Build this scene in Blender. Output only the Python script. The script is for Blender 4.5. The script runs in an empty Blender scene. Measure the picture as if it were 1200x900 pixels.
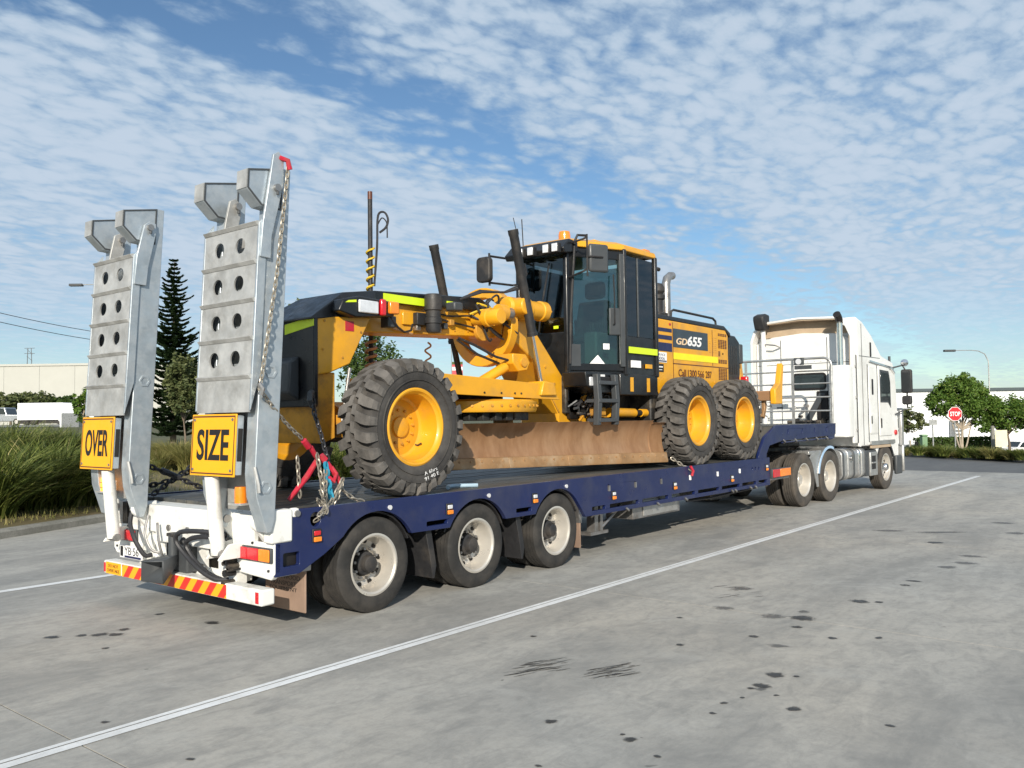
import bpy, bmesh, math, random
from mathutils import Vector, Matrix
import numpy as np
R_ = math.radians
random.seed(7)
scene = bpy.context.scene
COL = scene.collection

# ---------------------------------------------------------------- camera
FPX = 1000.0; CAM = np.array([-5.10, -5.81, 1.72])
_u = np.array([810, 30, FPX]); _u = _u/np.linalg.norm(_u)
_v = np.array([-1234., 57, FPX]); _v = _v-_u*_v.dot(_u); _v = _v/np.linalg.norm(_v)
_w = np.cross(_u, _v)
if _w[1] > 0: _w = -_w
RM = np.array([_u, _v, _w])            # camera axes (right, down, forward) -> world
cam_d = bpy.data.cameras.new('camera'); cam = bpy.data.objects.new('camera', cam_d); COL.objects.link(cam)
cam_d.sensor_width = 36; cam_d.lens = 36*FPX/1200; cam_d.clip_end = 6000; cam_d.clip_start = .05
_r = RM @ np.array([1, 0, 0]); _up = RM @ np.array([0, -1, 0]); _bk = RM @ np.array([0, 0, -1])
cam.matrix_world = Matrix(((_r[0], _up[0], _bk[0], CAM[0]), (_r[1], _up[1], _bk[1], CAM[1]), (_r[2], _up[2], _bk[2], CAM[2]), (0, 0, 0, 1)))
scene.camera = cam

# ---------------------------------------------------------------- sky, sun, exposure
SUN = Vector((-1.95, -1.42, 1.0)).normalized()
world = bpy.data.worlds.new('World'); scene.world = world; world.use_nodes = True
wn = world.node_tree.nodes; wl = world.node_tree.links; bg = wn['Background']
sky = wn.new('ShaderNodeTexSky'); sky.sky_type = 'NISHITA'; sky.sun_disc = False
sky.sun_elevation = math.asin(SUN.z); sky.sun_rotation = math.atan2(SUN.x, SUN.y)
sky.altitude = 20; sky.air_density = 1.0; sky.dust_density = .15; sky.ozone_density = 2.2
bg.inputs[1].default_value = .088
def wnode(t, **k):
    n = wn.new(t)
    for a, b in k.items(): setattr(n, a, b)
    return n
def wmath(op, a, b=None, c=None):
    n = wn.new('ShaderNodeMath'); n.operation = op
    for i, x in enumerate((a, b, c)):
        if x is None: continue
        if isinstance(x, (int, float)): n.inputs[i].default_value = x
        else: wl.new(x, n.inputs[i])
    return n.outputs[0]
def wrange(x, a, b, c=0., d=1., smooth=True):
    n = wn.new('ShaderNodeMapRange'); n.interpolation_type = 'SMOOTHSTEP' if smooth else 'LINEAR'
    wl.new(x, n.inputs[0])
    for i, q in enumerate((a, b, c, d)): n.inputs[i+1].default_value = q
    return n.outputs[0]
tc = wnode('ShaderNodeTexCoord'); sp = wnode('ShaderNodeSeparateXYZ'); wl.new(tc.outputs['Generated'], sp.inputs[0])
zz = wmath('ADD', wmath('MAXIMUM', sp.outputs[2], 0.0), .10)
cb = wnode('ShaderNodeCombineXYZ'); wl.new(wmath('DIVIDE', sp.outputs[0], zz), cb.inputs[0]); wl.new(wmath('DIVIDE', sp.outputs[1], zz), cb.inputs[1])
def wnoise(scale, detail, rough, off=(0, 0, 0), stretch=(1, 1, 1), rot=0, dist=0.):
    m = wnode('ShaderNodeMapping'); wl.new(cb.outputs[0], m.inputs[0]); m.inputs[1].default_value = off; m.inputs[3].default_value = stretch; m.inputs[2].default_value = (0, 0, rot)
    n = wnode('ShaderNodeTexNoise'); wl.new(m.outputs[0], n.inputs[0]); n.inputs['Scale'].default_value = scale; n.inputs['Detail'].default_value = detail
    n.inputs['Roughness'].default_value = rough; n.inputs['Distortion'].default_value = dist
    return n.outputs['Fac']
big = wnoise(.55, 3, .5, (2.0, 1.2, 0), (.45, 1.3, 1), R_(4))        # sheets of cloud
mid = wnoise(2.6, 2, .55, (5, 1, 0), (.8, 1.3, 1), R_(12), .3)
fine = wnoise(15, 4, .6, (0, 3, 0), (.9, 1.25, 1), R_(25), .2)
nv = wnode('ShaderNodeTexNoise'); wl.new(cb.outputs[0], nv.inputs[0]); nv.inputs['Scale'].default_value = 4; nv.inputs['Detail'].default_value = 2
vw = wnode('ShaderNodeVectorMath', operation='MULTIPLY_ADD'); wl.new(nv.outputs['Color'], vw.inputs[0]); vw.inputs[1].default_value = (.22, .22, 0); wl.new(cb.outputs[0], vw.inputs[2])
vm = wnode('ShaderNodeMapping'); wl.new(vw.outputs[0], vm.inputs[0]); vm.inputs[2].default_value = (0, 0, R_(28)); vm.inputs[3].default_value = (.85, 1.35, 1)
vo = wnode('ShaderNodeTexVoronoi', feature='F1'); wl.new(vm.outputs[0], vo.inputs['Vector']); vo.inputs['Scale'].default_value = 12.0
puff = wrange(vo.outputs['Distance'], .72, .10)                       # mackerel puffs
cells = wmath('ADD', wmath('MULTIPLY', puff, .27), wmath('MULTIPLY', fine, .73))
py_ = wmath('DIVIDE', sp.outputs[1], zz); px_ = wmath('DIVIDE', sp.outputs[0], zz)
wob = wmath('ADD', wmath('MULTIPLY', wmath('SUBTRACT', mid, .5), .55), wmath('MULTIPLY', wmath('SUBTRACT', big, .5), .5))
ln = wmath('ABSOLUTE', wmath('ADD', wmath('SUBTRACT', py_, 1.46), wob))
lane = wrange(ln, .0, .26)                                          # a long clear lane between two sheets
dens = wmath('ADD', wmath('ADD', wmath('MULTIPLY', wrange(big, .25, .60), .42), .40), wmath('MULTIPLY', wmath('SUBTRACT', mid, .5), .8))
dens = wmath('ADD', dens, wmath('MULTIPLY', wmath('SUBTRACT', cells, .52), 1.75))
dens = wmath('SUBTRACT', dens, wmath('MULTIPLY', wmath('SUBTRACT', 1.0, lane), .62))
mask = wrange(dens, -.20, .70)
rad = wmath('POWER', wmath('ADD', wmath('MULTIPLY', px_, px_), wmath('MULTIPLY', py_, py_)), .5)
edge = wrange(wmath('ADD', rad, wmath('MULTIPLY', wob, 2.2)), 3.6, 6.2, 1.0, .45)   # the sheet thins out towards its far rim
mask = wmath('MULTIPLY', wmath('MULTIPLY', mask, edge), .93)
mixc = wnode('ShaderNodeMix', data_type='RGBA', clamp_factor=True)
shade = wnode('ShaderNodeMix', data_type='RGBA'); wl.new(wrange(dens, .25, 1.0), shade.inputs[0])
shade.inputs[6].default_value = (4.5, 5.8, 7.2, 1); shade.inputs[7].default_value = (5.7, 6.7, 7.9, 1)
wl.new(mask, mixc.inputs[0]); wl.new(shade.outputs[2], mixc.inputs[7])
tint = wnode('ShaderNodeMix', data_type='RGBA', blend_type='MULTIPLY'); tint.inputs[0].default_value = 1; tint.inputs[7].default_value = (.90, 1.04, 1.12, 1)
wl.new(sky.outputs[0], tint.inputs[6]); wl.new(tint.outputs[2], mixc.inputs[6])
wl.new(mixc.outputs[2], bg.inputs[0])
sun_d = bpy.data.lights.new('sun', 'SUN'); sun_d.energy = 5.0; sun_d.angle = R_(.5); sun_d.color = (1, .92, .79)
sun = bpy.data.objects.new('sun', sun_d); COL.objects.link(sun); sun.location = SUN*60
sun.rotation_euler = SUN.to_track_quat('Z', 'Y').to_euler()
scene.view_settings.view_transform = 'Standard'; scene.view_settings.look = 'None'
scene.view_settings.exposure = 0.18; scene.view_settings.gamma = 1; scene.view_settings.use_curve_mapping = False

# ---------------------------------------------------------------- helpers
W = {}                                  # build-space position of every object's origin
def at(px, py, dist):                   # point seen at a photograph pixel, at a horizontal distance from the camera
    d = RM @ np.array([px-600, py-450, FPX]); t = dist/math.hypot(d[0], d[1]); return Vector(CAM+t*d)
def gnd(px, py, z=0.):
    d = RM @ np.array([px-600, py-450, FPX]); t = (z-CAM[2])/d[2]; return Vector(CAM+t*d)
def tag(o, label=None, cat=None, group=None, kind=None):
    if label: o['label'] = label
    if cat: o['category'] = cat
    if group: o['group'] = group
    if kind: o['kind'] = kind
    return o
def empty(name, loc, parent=None):
    o = bpy.data.objects.new(name, None); COL.objects.link(o); o.empty_display_size = .2
    W[o] = Vector(loc)
    if parent: o.parent = parent; o.location = W[o]-W[parent]
    else: o.location = loc
    return o
def thing(name, loc, label, cat, group=None): return tag(empty(name, loc), label, cat, group)
def obj(name, me, mat, parent=None, loc=None):
    o = bpy.data.objects.new(name, me); COL.objects.link(o)
    if mat is not None and not me.materials: me.materials.append(mat)
    c = Vector(loc or (0, 0, 0)); W[o] = c
    if parent: o.parent = parent; o.location = c-W[parent]
    else: o.location = c
    return o
def dup(o, parent, loc, rot=None):      # copy of one mesh object placed under another parent
    c = o.copy(); COL.objects.link(c); c.parent = parent; W[c] = Vector(loc); c.location = W[c]-W[parent] if parent else W[c]
    if rot is not None: c.rotation_euler = rot
    return c
def copy_tree(o, parent=None, off=Vector((0, 0, 0))):
    c = o.copy(); COL.objects.link(c); W[c] = W[o]+off
    c.parent = parent
    if parent is None: c.location = W[c]
    for ch in [x for x in list(COL.objects) if x.parent == o]: copy_tree(ch, c, off)
    return c
_ax = {'x': lambda a, b, h: (h, a, b), 'y': lambda a, b, h: (a, h, b), 'z': lambda a, b, h: (a, b, h)}
class B:
    def __init__(s, xf=None): s.bm = bmesh.new(); s.xf = xf
    def V(s, p): return s.bm.verts.new(p)
    def faces(s, vs, fs):
        v = [s.V(p) for p in vs]
        for f in fs:
            try: s.bm.faces.new([v[i] for i in f])
            except ValueError: pass
        return s
    def box(s, x0, x1, y0, y1, z0, z1):
        return s.faces([(x0,y0,z0),(x1,y0,z0),(x1,y1,z0),(x0,y1,z0),(x0,y0,z1),(x1,y0,z1),(x1,y1,z1),(x0,y1,z1)],
                       [(0,3,2,1),(4,5,6,7),(0,1,5,4),(1,2,6,5),(2,3,7,6),(3,0,4,7)])
    def prism(s, pts, axis, a, b):
        f = _ax[axis]; n = len(pts)
        return s.faces([f(p[0], p[1], a) for p in pts]+[f(p[0], p[1], b) for p in pts],
                       [tuple(range(n)), tuple(range(2*n-1, n-1, -1))]+[(i, (i+1) % n, n+(i+1) % n, n+i) for i in range(n)])
    def plate(s, outer, holes, axis, a, b):
        f = _ax[axis]; t = bmesh.new(); ed = []
        for lp in [outer]+list(holes):
            vs = [t.verts.new(f(p[0], p[1], a)) for p in lp]
            ed += [t.edges.new((vs[i], vs[(i+1) % len(vs)])) for i in range(len(vs))]
        g = bmesh.ops.triangle_fill(t, use_beauty=True, edges=ed)
        fs = [x for x in g['geom'] if isinstance(x, bmesh.types.BMFace)]
        e = bmesh.ops.extrude_face_region(t, geom=fs, use_keep_orig=True)
        d = Vector(f(0, 0, b-a))
        for v in e['geom']:
            if isinstance(v, bmesh.types.BMVert): v.co += d
        t.verts.index_update()
        return s.faces([v.co[:] for v in t.verts], [tuple(v.index for v in q.verts) for q in t.faces])
    def tube(s, pts, r, n=8, cap=True, closed=False):
        pts = [Vector(p) for p in pts]; m = len(pts); rings = []
        rr = r if isinstance(r, (list, tuple)) else [r]*m
        up = None
        for i, p in enumerate(pts):
            d = (pts[(i+1) % m]-pts[i-1]) if closed else (pts[min(i+1, m-1)]-pts[max(i-1, 0)])
            d.normalize()
            if up is None: up = Vector((0, 0, 1)) if abs(d.z) < .9 else Vector((1, 0, 0))
            a = d.cross(up)
            if a.length < 1e-5: a = d.orthogonal()
            a.normalize(); b = a.cross(d); up = b
            rings.append([s.V(p+(a*math.cos(2*math.pi*k/n)+b*math.sin(2*math.pi*k/n))*rr[i]) for k in range(n)])
        for i in range(m if closed else m-1):
            A, C = rings[i], rings[(i+1) % m]
            for k in range(n): s.bm.faces.new((A[k], A[(k+1) % n], C[(k+1) % n], C[k]))
        if cap and not closed: s.bm.faces.new(rings[0][::-1]); s.bm.faces.new(rings[-1])
        return s
    def cyl(s, p0, p1, r0, r1=None, n=20): return s.tube([p0, p1], [r0, r0 if r1 is None else r1], n)
    def lathe(s, prof, c, axis='y', n=40, close=False, cap=True):
        rings = []
        for r, h in prof:
            ring = []
            for k in range(n):
                t = 2*math.pi*k/n; a, b = r*math.cos(t), r*math.sin(t)
                q = (a, h, b) if axis == 'y' else ((h, a, b) if axis == 'x' else (a, b, h))
                ring.append(s.V(Vector(c)+Vector(q)))
            rings.append(ring)
        m = len(rings)
        for i in range(m if close else m-1):
            A, C = rings[i], rings[(i+1) % m]
            for k in range(n): s.bm.faces.new((A[k], A[(k+1) % n], C[(k+1) % n], C[k]))
        if not close and cap:
            if prof[0][0] > 1e-4: s.bm.faces.new(rings[0])
            if prof[-1][0] > 1e-4: s.bm.faces.new(rings[-1][::-1])
        return s
    def mesh(s, center=True, smooth=35):
        if s.xf is not None: s.bm.transform(s.xf)
        bmesh.ops.remove_doubles(s.bm, verts=s.bm.verts, dist=1e-5)
        bmesh.ops.recalc_face_normals(s.bm, faces=s.bm.faces)
        c = Vector((0, 0, 0))
        if center and s.bm.verts:
            P = np.array([v.co for v in s.bm.verts]); c = Vector((P.min(0)+P.max(0))/2)
            bmesh.ops.translate(s.bm, verts=s.bm.verts, vec=-c)
        me = bpy.data.meshes.new('mesh'); s.bm.to_mesh(me); s.bm.free()
        if smooth:
            me.shade_smooth(); me.set_sharp_from_angle(angle=R_(smooth))
        return me, c
    def obj(s, name, mat, parent=None, bevel=0, smooth=35, seg=2):
        me, c = s.mesh(smooth=smooth); o = obj(name, me, mat, parent, c)
        if bevel:
            m = o.modifiers.new('bevel', 'BEVEL'); m.width = bevel; m.segments = seg; m.limit_method = 'ANGLE'; m.angle_limit = R_(40); m.harden_normals = False
        return o
def circ(cx, cy, r, n=24, ry=None, a0=0): return [(cx+r*math.cos(a0+2*math.pi*i/n), cy+(ry or r)*math.sin(a0+2*math.pi*i/n)) for i in range(n)]
def rect(x0, x1, y0, y1): return [(x0, y0), (x1, y0), (x1, y1), (x0, y1)]
def rrect(x0, x1, y0, y1, r, n=5):
    P = []
    for cx, cy, a in ((x1-r, y0+r, -90), (x1-r, y1-r, 0), (x0+r, y1-r, 90), (x0+r, y0+r, 180)):
        P += [(cx+r*math.cos(R_(a+90*i/n)), cy+r*math.sin(R_(a+90*i/n))) for i in range(n+1)]
    return P
def text(name, s, mat, parent, loc, xdir, ydir, width, height, depth=.003, shear=0., bold=.0):
    cu = bpy.data.curves.new('txt', 'FONT'); cu.body = s; cu.align_x = 'CENTER'; cu.align_y = 'CENTER'; cu.extrude = .01; cu.offset = bold; cu.shear = shear; cu.resolution_u = 4
    o = bpy.data.objects.new('tmp', cu); COL.objects.link(o); me = bpy.data.meshes.new_from_object(o); bpy.data.objects.remove(o); bpy.data.curves.remove(cu)
    P = np.array([v.co for v in me.vertices]); lo, hi = P.min(0), P.max(0)
    X, Y = Vector(xdir), Vector(ydir); Z = X.cross(Y)
    for v in me.vertices:
        a = ((v.co.x-lo[0])/(hi[0]-lo[0])-.5)*width; b = ((v.co.y-lo[1])/(hi[1]-lo[1])-.5)*height; h = depth if v.co.z > 0 else -.002
        v.co = X*a+Y*b+Z*h
    return obj(name, me, mat, parent, loc)

# ---------------------------------------------------------------- materials
def mat(name, col, rough=.5, metal=0., var=.10, scale=5, dirt=None, damt=.5, dscale=2.5, dlo=.48, dhi=.68, bump=0., bscale=60, coat=0., rvar=.12, stretch=(1, 1, 1), emit=None, alpha=None, trans=0.):
    m = bpy.data.materials.new(name); m.use_nodes = True; nt = m.node_tree; N = nt.nodes; L = nt.links; P = N['Principled BSDF']
    P.inputs['Roughness'].default_value = rough; P.inputs['Metallic'].default_value = metal
    P.inputs['Base Color'].default_value = (*col, 1)
    if coat: P.inputs['Coat Weight'].default_value = coat; P.inputs['Coat Roughness'].default_value = .08
    if trans: P.inputs['Transmission Weight'].default_value = trans
    if emit: P.inputs['Emission Color'].default_value = (*emit[:3], 1); P.inputs['Emission Strength'].default_value = emit[3]
    tcn = N.new('ShaderNodeTexCoord'); oi = N.new('ShaderNodeObjectInfo'); va = N.new('ShaderNodeVectorMath'); va.operation = 'MULTIPLY_ADD'
    mp = N.new('ShaderNodeMapping'); mp.inputs[3].default_value = stretch; L.new(tcn.outputs['Object'], mp.inputs[0])
    rn = N.new('ShaderNodeMath'); rn.operation = 'MULTIPLY'; rn.inputs[1].default_value = 37; L.new(oi.outputs['Random'], rn.inputs[0])
    va.operation = 'ADD'; L.new(mp.outputs[0], va.inputs[0]); L.new(rn.outputs[0], va.inputs[1])
    def noise(sc, det=5, ro=.6):
        n = N.new('ShaderNodeTexNoise'); L.new(va.outputs[0], n.inputs['Vector']); n.inputs['Scale'].default_value = sc; n.inputs['Detail'].default_value = det; n.inputs['Roughness'].default_value = ro
        return n.outputs['Fac']
    def rng(x, a, b, c, d):
        n = N.new('ShaderNodeMapRange'); L.new(x, n.inputs[0])
        for i, q in enumerate((a, b, c, d)): n.inputs[i+1].default_value = q
        return n.outputs[0]
    n1 = noise(scale)
    hs = N.new('ShaderNodeMix'); hs.data_type = 'RGBA'; hs.inputs[6].default_value = (*[c*(1-var) for c in col], 1); hs.inputs[7].default_value = (*[min(1, c*(1+var)) for c in col], 1)
    L.new(rng(n1, .3, .7, 0, 1), hs.inputs[0]); out = hs.outputs[2]
    if dirt:
        dm = N.new('ShaderNodeMix'); dm.data_type = 'RGBA'; dm.inputs[7].default_value = (*dirt, 1); L.new(out, dm.inputs[6]); L.new(rng(noise(dscale, 7, .65), dlo, dhi, 0, damt), dm.inputs[0]); out = dm.outputs[2]
    L.new(out, P.inputs['Base Color'])
    L.new(rng(noise(scale*2.3), .3, .7, max(.02, rough-rvar), min(1, rough+rvar)), P.inputs['Roughness'])
    if bump:
        bp = N.new('ShaderNodeBump'); bp.inputs['Strength'].default_value = bump; bp.inputs['Distance'].default_value = .02; L.new(noise(bscale, 6), bp.inputs['Height']); L.new(bp.outputs[0], P.inputs['Normal'])
    return m
DUST = (.30, .24, .17)
m_yel = mat('yellow_paint', (.70, .335, .012), .42, 0, .08, 3, (.36, .20, .07), .55, 2.6, .47, .74, .04, 70, .15)
m_yel2 = mat('worn_yellow', (.60, .29, .03), .55, 0, .12, 4, (.16, .09, .04), .7, 3.5, .48, .66, .06, 60)
m_hivizy = mat('reflective_gold', (.88, .74, .01), .4, 0, .05, 8)
m_hiviz = mat('reflective_yellow', (.62, .78, .02), .4, 0, .05, 8)
m_blk = mat('black_paint', (.008, .009, .011), .36, 0, .2, 5, DUST, .05, 2, .5, .75, .02, 60, .05)
m_blkm = mat('matt_black', (.018, .018, .02), .6, 0, .2, 6, DUST, .15, 3, .5, .75, .08, 60)
m_dark = mat('dark_grease', (.02, .019, .018), .55, .1, .3, 8, DUST, .35, 4, .5, .7, .15, 30)
m_blue = mat('blue_paint', (.008, .016, .075), .36, 0, .12, 2.5, (.085, .085, .095), .40, 1.8, .48, .8, .03, 40, .12)
m_wht = mat('white_paint', (.76, .76, .74), .36, 0, .05, 2, (.34, .30, .25), .42, 1.5, .50, .8, .02, 40, .2)
m_wtr = mat('trailer_white', (.74, .74, .71), .45, 0, .05, 4, (.22, .19, .15), .65, 3.2, .52, .72, .03, 40)
m_galv = mat('galvanised_side', (.40, .45, .49), .42, .55, .14, 7, (.52, .55, .57), .6, 9, .45, .6, .03, 30)
m_galv2 = mat('galvanised_tread', (.45, .45, .44), .5, .35, .22, 5, (.24, .235, .22), .7, 3.6, .46, .68, .08, 40)
m_steel = mat('bare_steel', (.35, .34, .33), .4, .8, .15, 8, (.12, .08, .05), .5, 5, .5, .7, .05, 60)
m_chain = mat('chain_zinc', (.34, .31, .26), .45, .6, .3, 20)
m_chaind = mat('chain_dark', (.05, .05, .055), .45, .6, .25, 20)
m_chrome = mat('chrome', (.75, .75, .76), .14, 1.0, .04, 10)
m_alum = mat('polished_alloy', (.58, .55, .50), .36, .45, .05, 3, (.36, .30, .23), .45, 1.6, .45, .75)
m_tyre = mat('road_tyre', (.022, .021, .020), .75, 0, .25, 6, (.10, .085, .07), .35, 3, .45, .7, .12, 50)
m_tyred = mat('dusty_tyre', (.055, .049, .043), .85, 0, .25, 6, (.14, .115, .09), .45, 4, .45, .68, .2, 40)
m_glug = mat('dusty_lug', (.072, .067, .062), .9, 0, .22, 6, (.19, .175, .16), .6, 4, .42, .66, .25, 40)
m_gtyre = mat('grader_tyre', (.034, .032, .031), .85, 0, .25, 5, (.105, .098, .09), .55, 3, .42, .66, .25, 35)  # carcass darkened: shade of the gaps between lugs is in this colour
m_rust = mat('worn_blade_steel', (.31, .165, .08), .42, .3, .16, 2.2, (.46, .31, .19), .5, 1.1, .40, .70, .03, 40, stretch=(2.6, .05, .9))
m_edge = mat('cutting_edge', (.36, .21, .10), .5, .3, .2, 5, (.5, .40, .28), .5, 4, .48, .68)
m_deck = mat('deck_board', (.050, .055, .056), .55, 0, .3, 3, (.14, .125, .10), .65, 1.6, .45, .68, .2, 25, stretch=(.35, 3, 1))
m_flap = mat('mud_flap', (.25, .17, .125), .8, 0, .15, 3, (.12, .08, .06), .6, 2, .45, .7)
m_red = mat('red_lens', (.55, .012, .02), .2, 0, .1, 10, coat=.6)
m_amb = mat('amber_lens', (.85, .24, .015), .22, 0, .1, 10, coat=.6)
m_amblit = mat('lit_beacon', (.9, .30, .02), .2, 0, .1, 10, emit=(1, .42, .05, 1.6))
m_lamp = mat('lamp_glass', (.75, .76, .78), .12, .3, .1, 20)
m_signy = mat('sign_yellow', (.86, .40, .008), .42, 0, .03, 4)
m_ink = mat('black_ink', (.012, .01, .01), .5)
m_inkw = mat('white_ink', (.8, .8, .8), .5)
m_inkr = mat('brown_ink', (.10, .03, .015), .5)
m_navy = mat('navy_decal', (.012, .015, .07), .4)
m_slate = mat('slate_decal', (.035, .05, .065), .4)
m_redp = mat('red_paint', (.45, .012, .035), .4, 0, .12, 10, (.2, .1, .06), .4, 12)
m_teal = mat('teal_paint', (.02, .22, .34), .45, 0, .2, 12)
m_hose = mat('rubber_hose', (.022, .022, .025), .5, 0, .2, 20)
m_hosey = mat('striped_cable', (.62, .42, .03), .5, 0, .15, 20)
m_hoset = mat('tan_conduit', (.42, .24, .12), .55, 0, .15, 20)
m_rope = mat('pale_blue_hose', (.30, .42, .52), .5)
m_seat = mat('seat_cloth', (.02, .02, .022), .85)
m_interior = mat('cab_interior', (.10, .11, .105), .7)
m_cav = mat('fairing_inside', (.42, .32, .22), .7, 0, .12, 3)
m_dkgrey = mat('dark_grey_paint', (.05, .055, .06), .5, 0, .12, 5)
m_tank = mat('brushed_alloy_tank', (.50, .50, .49), .36, .7, .08, 8, (.22, .18, .14), .4, 3)
def glass_mat(name, col, a):
    m = bpy.data.materials.new(name); m.use_nodes = True; nt = m.node_tree; N = nt.nodes; L = nt.links; N.remove(N['Principled BSDF'])
    out = N['Material Output']; t = N.new('ShaderNodeBsdfTransparent'); t.inputs[0].default_value = (*col, 1); g = N.new('ShaderNodeBsdfGlossy'); g.inputs['Roughness'].default_value = .02; g.inputs[0].default_value = (.9, .95, 1, 1)
    fr = N.new('ShaderNodeFresnel'); fr.inputs[0].default_value = 1.5; ad = N.new('ShaderNodeMath'); ad.operation = 'ADD'; ad.inputs[1].default_value = a; L.new(fr.outputs[0], ad.inputs[0])
    mx = N.new('ShaderNodeMixShader'); L.new(ad.outputs[0], mx.inputs[0]); L.new(t.outputs[0], mx.inputs[1]); L.new(g.outputs[0], mx.inputs[2]); L.new(mx.outputs[0], out.inputs[0])
    return m
m_glass = glass_mat('tinted_cab_glass', (.58, .74, .72), .03)
m_glassd = glass_mat('dark_tinted_glass', (.36, .43, .44), .02)
m_carglass = mat('dark_car_glass', (.02, .028, .032), .08, 0, .1, 3, coat=.5)
m_mirror = mat('mirror_glass', (.02, .022, .025), .08, 0, .1, 3, coat=.5)

def stripe_mat(name, c1, c2, period, axis_vec, edge=.5):
    m = mat(name, c1, .4); nt = m.node_tree; N = nt.nodes; L = nt.links; P = N['Principled BSDF']
    t = N.new('ShaderNodeTexCoord'); d = N.new('ShaderNodeVectorMath'); d.operation = 'DOT_PRODUCT'; d.inputs[1].default_value = axis_vec; L.new(t.outputs['Object'], d.inputs[0])
    k = N.new('ShaderNodeMath'); k.operation = 'DIVIDE'; k.inputs[1].default_value = period; L.new(d.outputs['Value'], k.inputs[0])
    f = N.new('ShaderNodeMath'); f.operation = 'FRACT'; L.new(k.outputs[0], f.inputs[0])
    g = N.new('ShaderNodeMath'); g.operation = 'GREATER_THAN'; g.inputs[1].default_value = edge; L.new(f.outputs[0], g.inputs[0])
    x = N.new('ShaderNodeMix'); x.data_type = 'RGBA'; x.inputs[6].default_value = (*c1, 1); x.inputs[7].default_value = (*c2, 1); L.new(g.outputs[0], x.inputs[0]); L.new(x.outputs[2], P.inputs['Base Color'])
    return m
m_chev = stripe_mat('chevron_tape', (.86, .38, .01), (.62, .03, .02), .20, (0, 1, .9))

def soft_blot(name, col, amt):
    m = mat(name, col, .6, 0, .2, 10); nt = m.node_tree; N = nt.nodes; L = nt.links
    t = N.new('ShaderNodeTexCoord'); ctr = N.new('ShaderNodeVectorMath'); ctr.operation = 'SUBTRACT'; ctr.inputs[1].default_value = (.5, .5, .5); L.new(t.outputs['Generated'], ctr.inputs[0])
    mp = N.new('ShaderNodeVectorMath'); mp.operation = 'MULTIPLY'; mp.inputs[1].default_value = (1, 1, 0); L.new(ctr.outputs[0], mp.inputs[0]); ln = N.new('ShaderNodeVectorMath'); ln.operation = 'LENGTH'; L.new(mp.outputs[0], ln.inputs[0])
    g = N.new('ShaderNodeNewGeometry'); nz = N.new('ShaderNodeTexNoise'); nz.inputs['Scale'].default_value = 28; nz.inputs['Detail'].default_value = 5; L.new(g.outputs['Position'], nz.inputs['Vector'])
    ad = N.new('ShaderNodeMath'); ad.operation = 'MULTIPLY_ADD'; ad.inputs[1].default_value = .55; L.new(nz.outputs['Fac'], ad.inputs[0]); L.new(ln.outputs['Value'], ad.inputs[2])
    mr = N.new('ShaderNodeMapRange'); mr.interpolation_type = 'SMOOTHSTEP'; L.new(ad.outputs[0], mr.inputs[0])
    for i, q in enumerate((.76, .42, 0, amt)): mr.inputs[i+1].default_value = q
    tr_ = N.new('ShaderNodeBsdfTransparent'); mx = N.new('ShaderNodeMixShader'); L.new(mr.outputs[0], mx.inputs[0]); L.new(tr_.outputs[0], mx.inputs[1]); L.new(N['Principled BSDF'].outputs[0], mx.inputs[2]); L.new(mx.outputs[0], N['Material Output'].inputs[0]); return m
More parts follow.
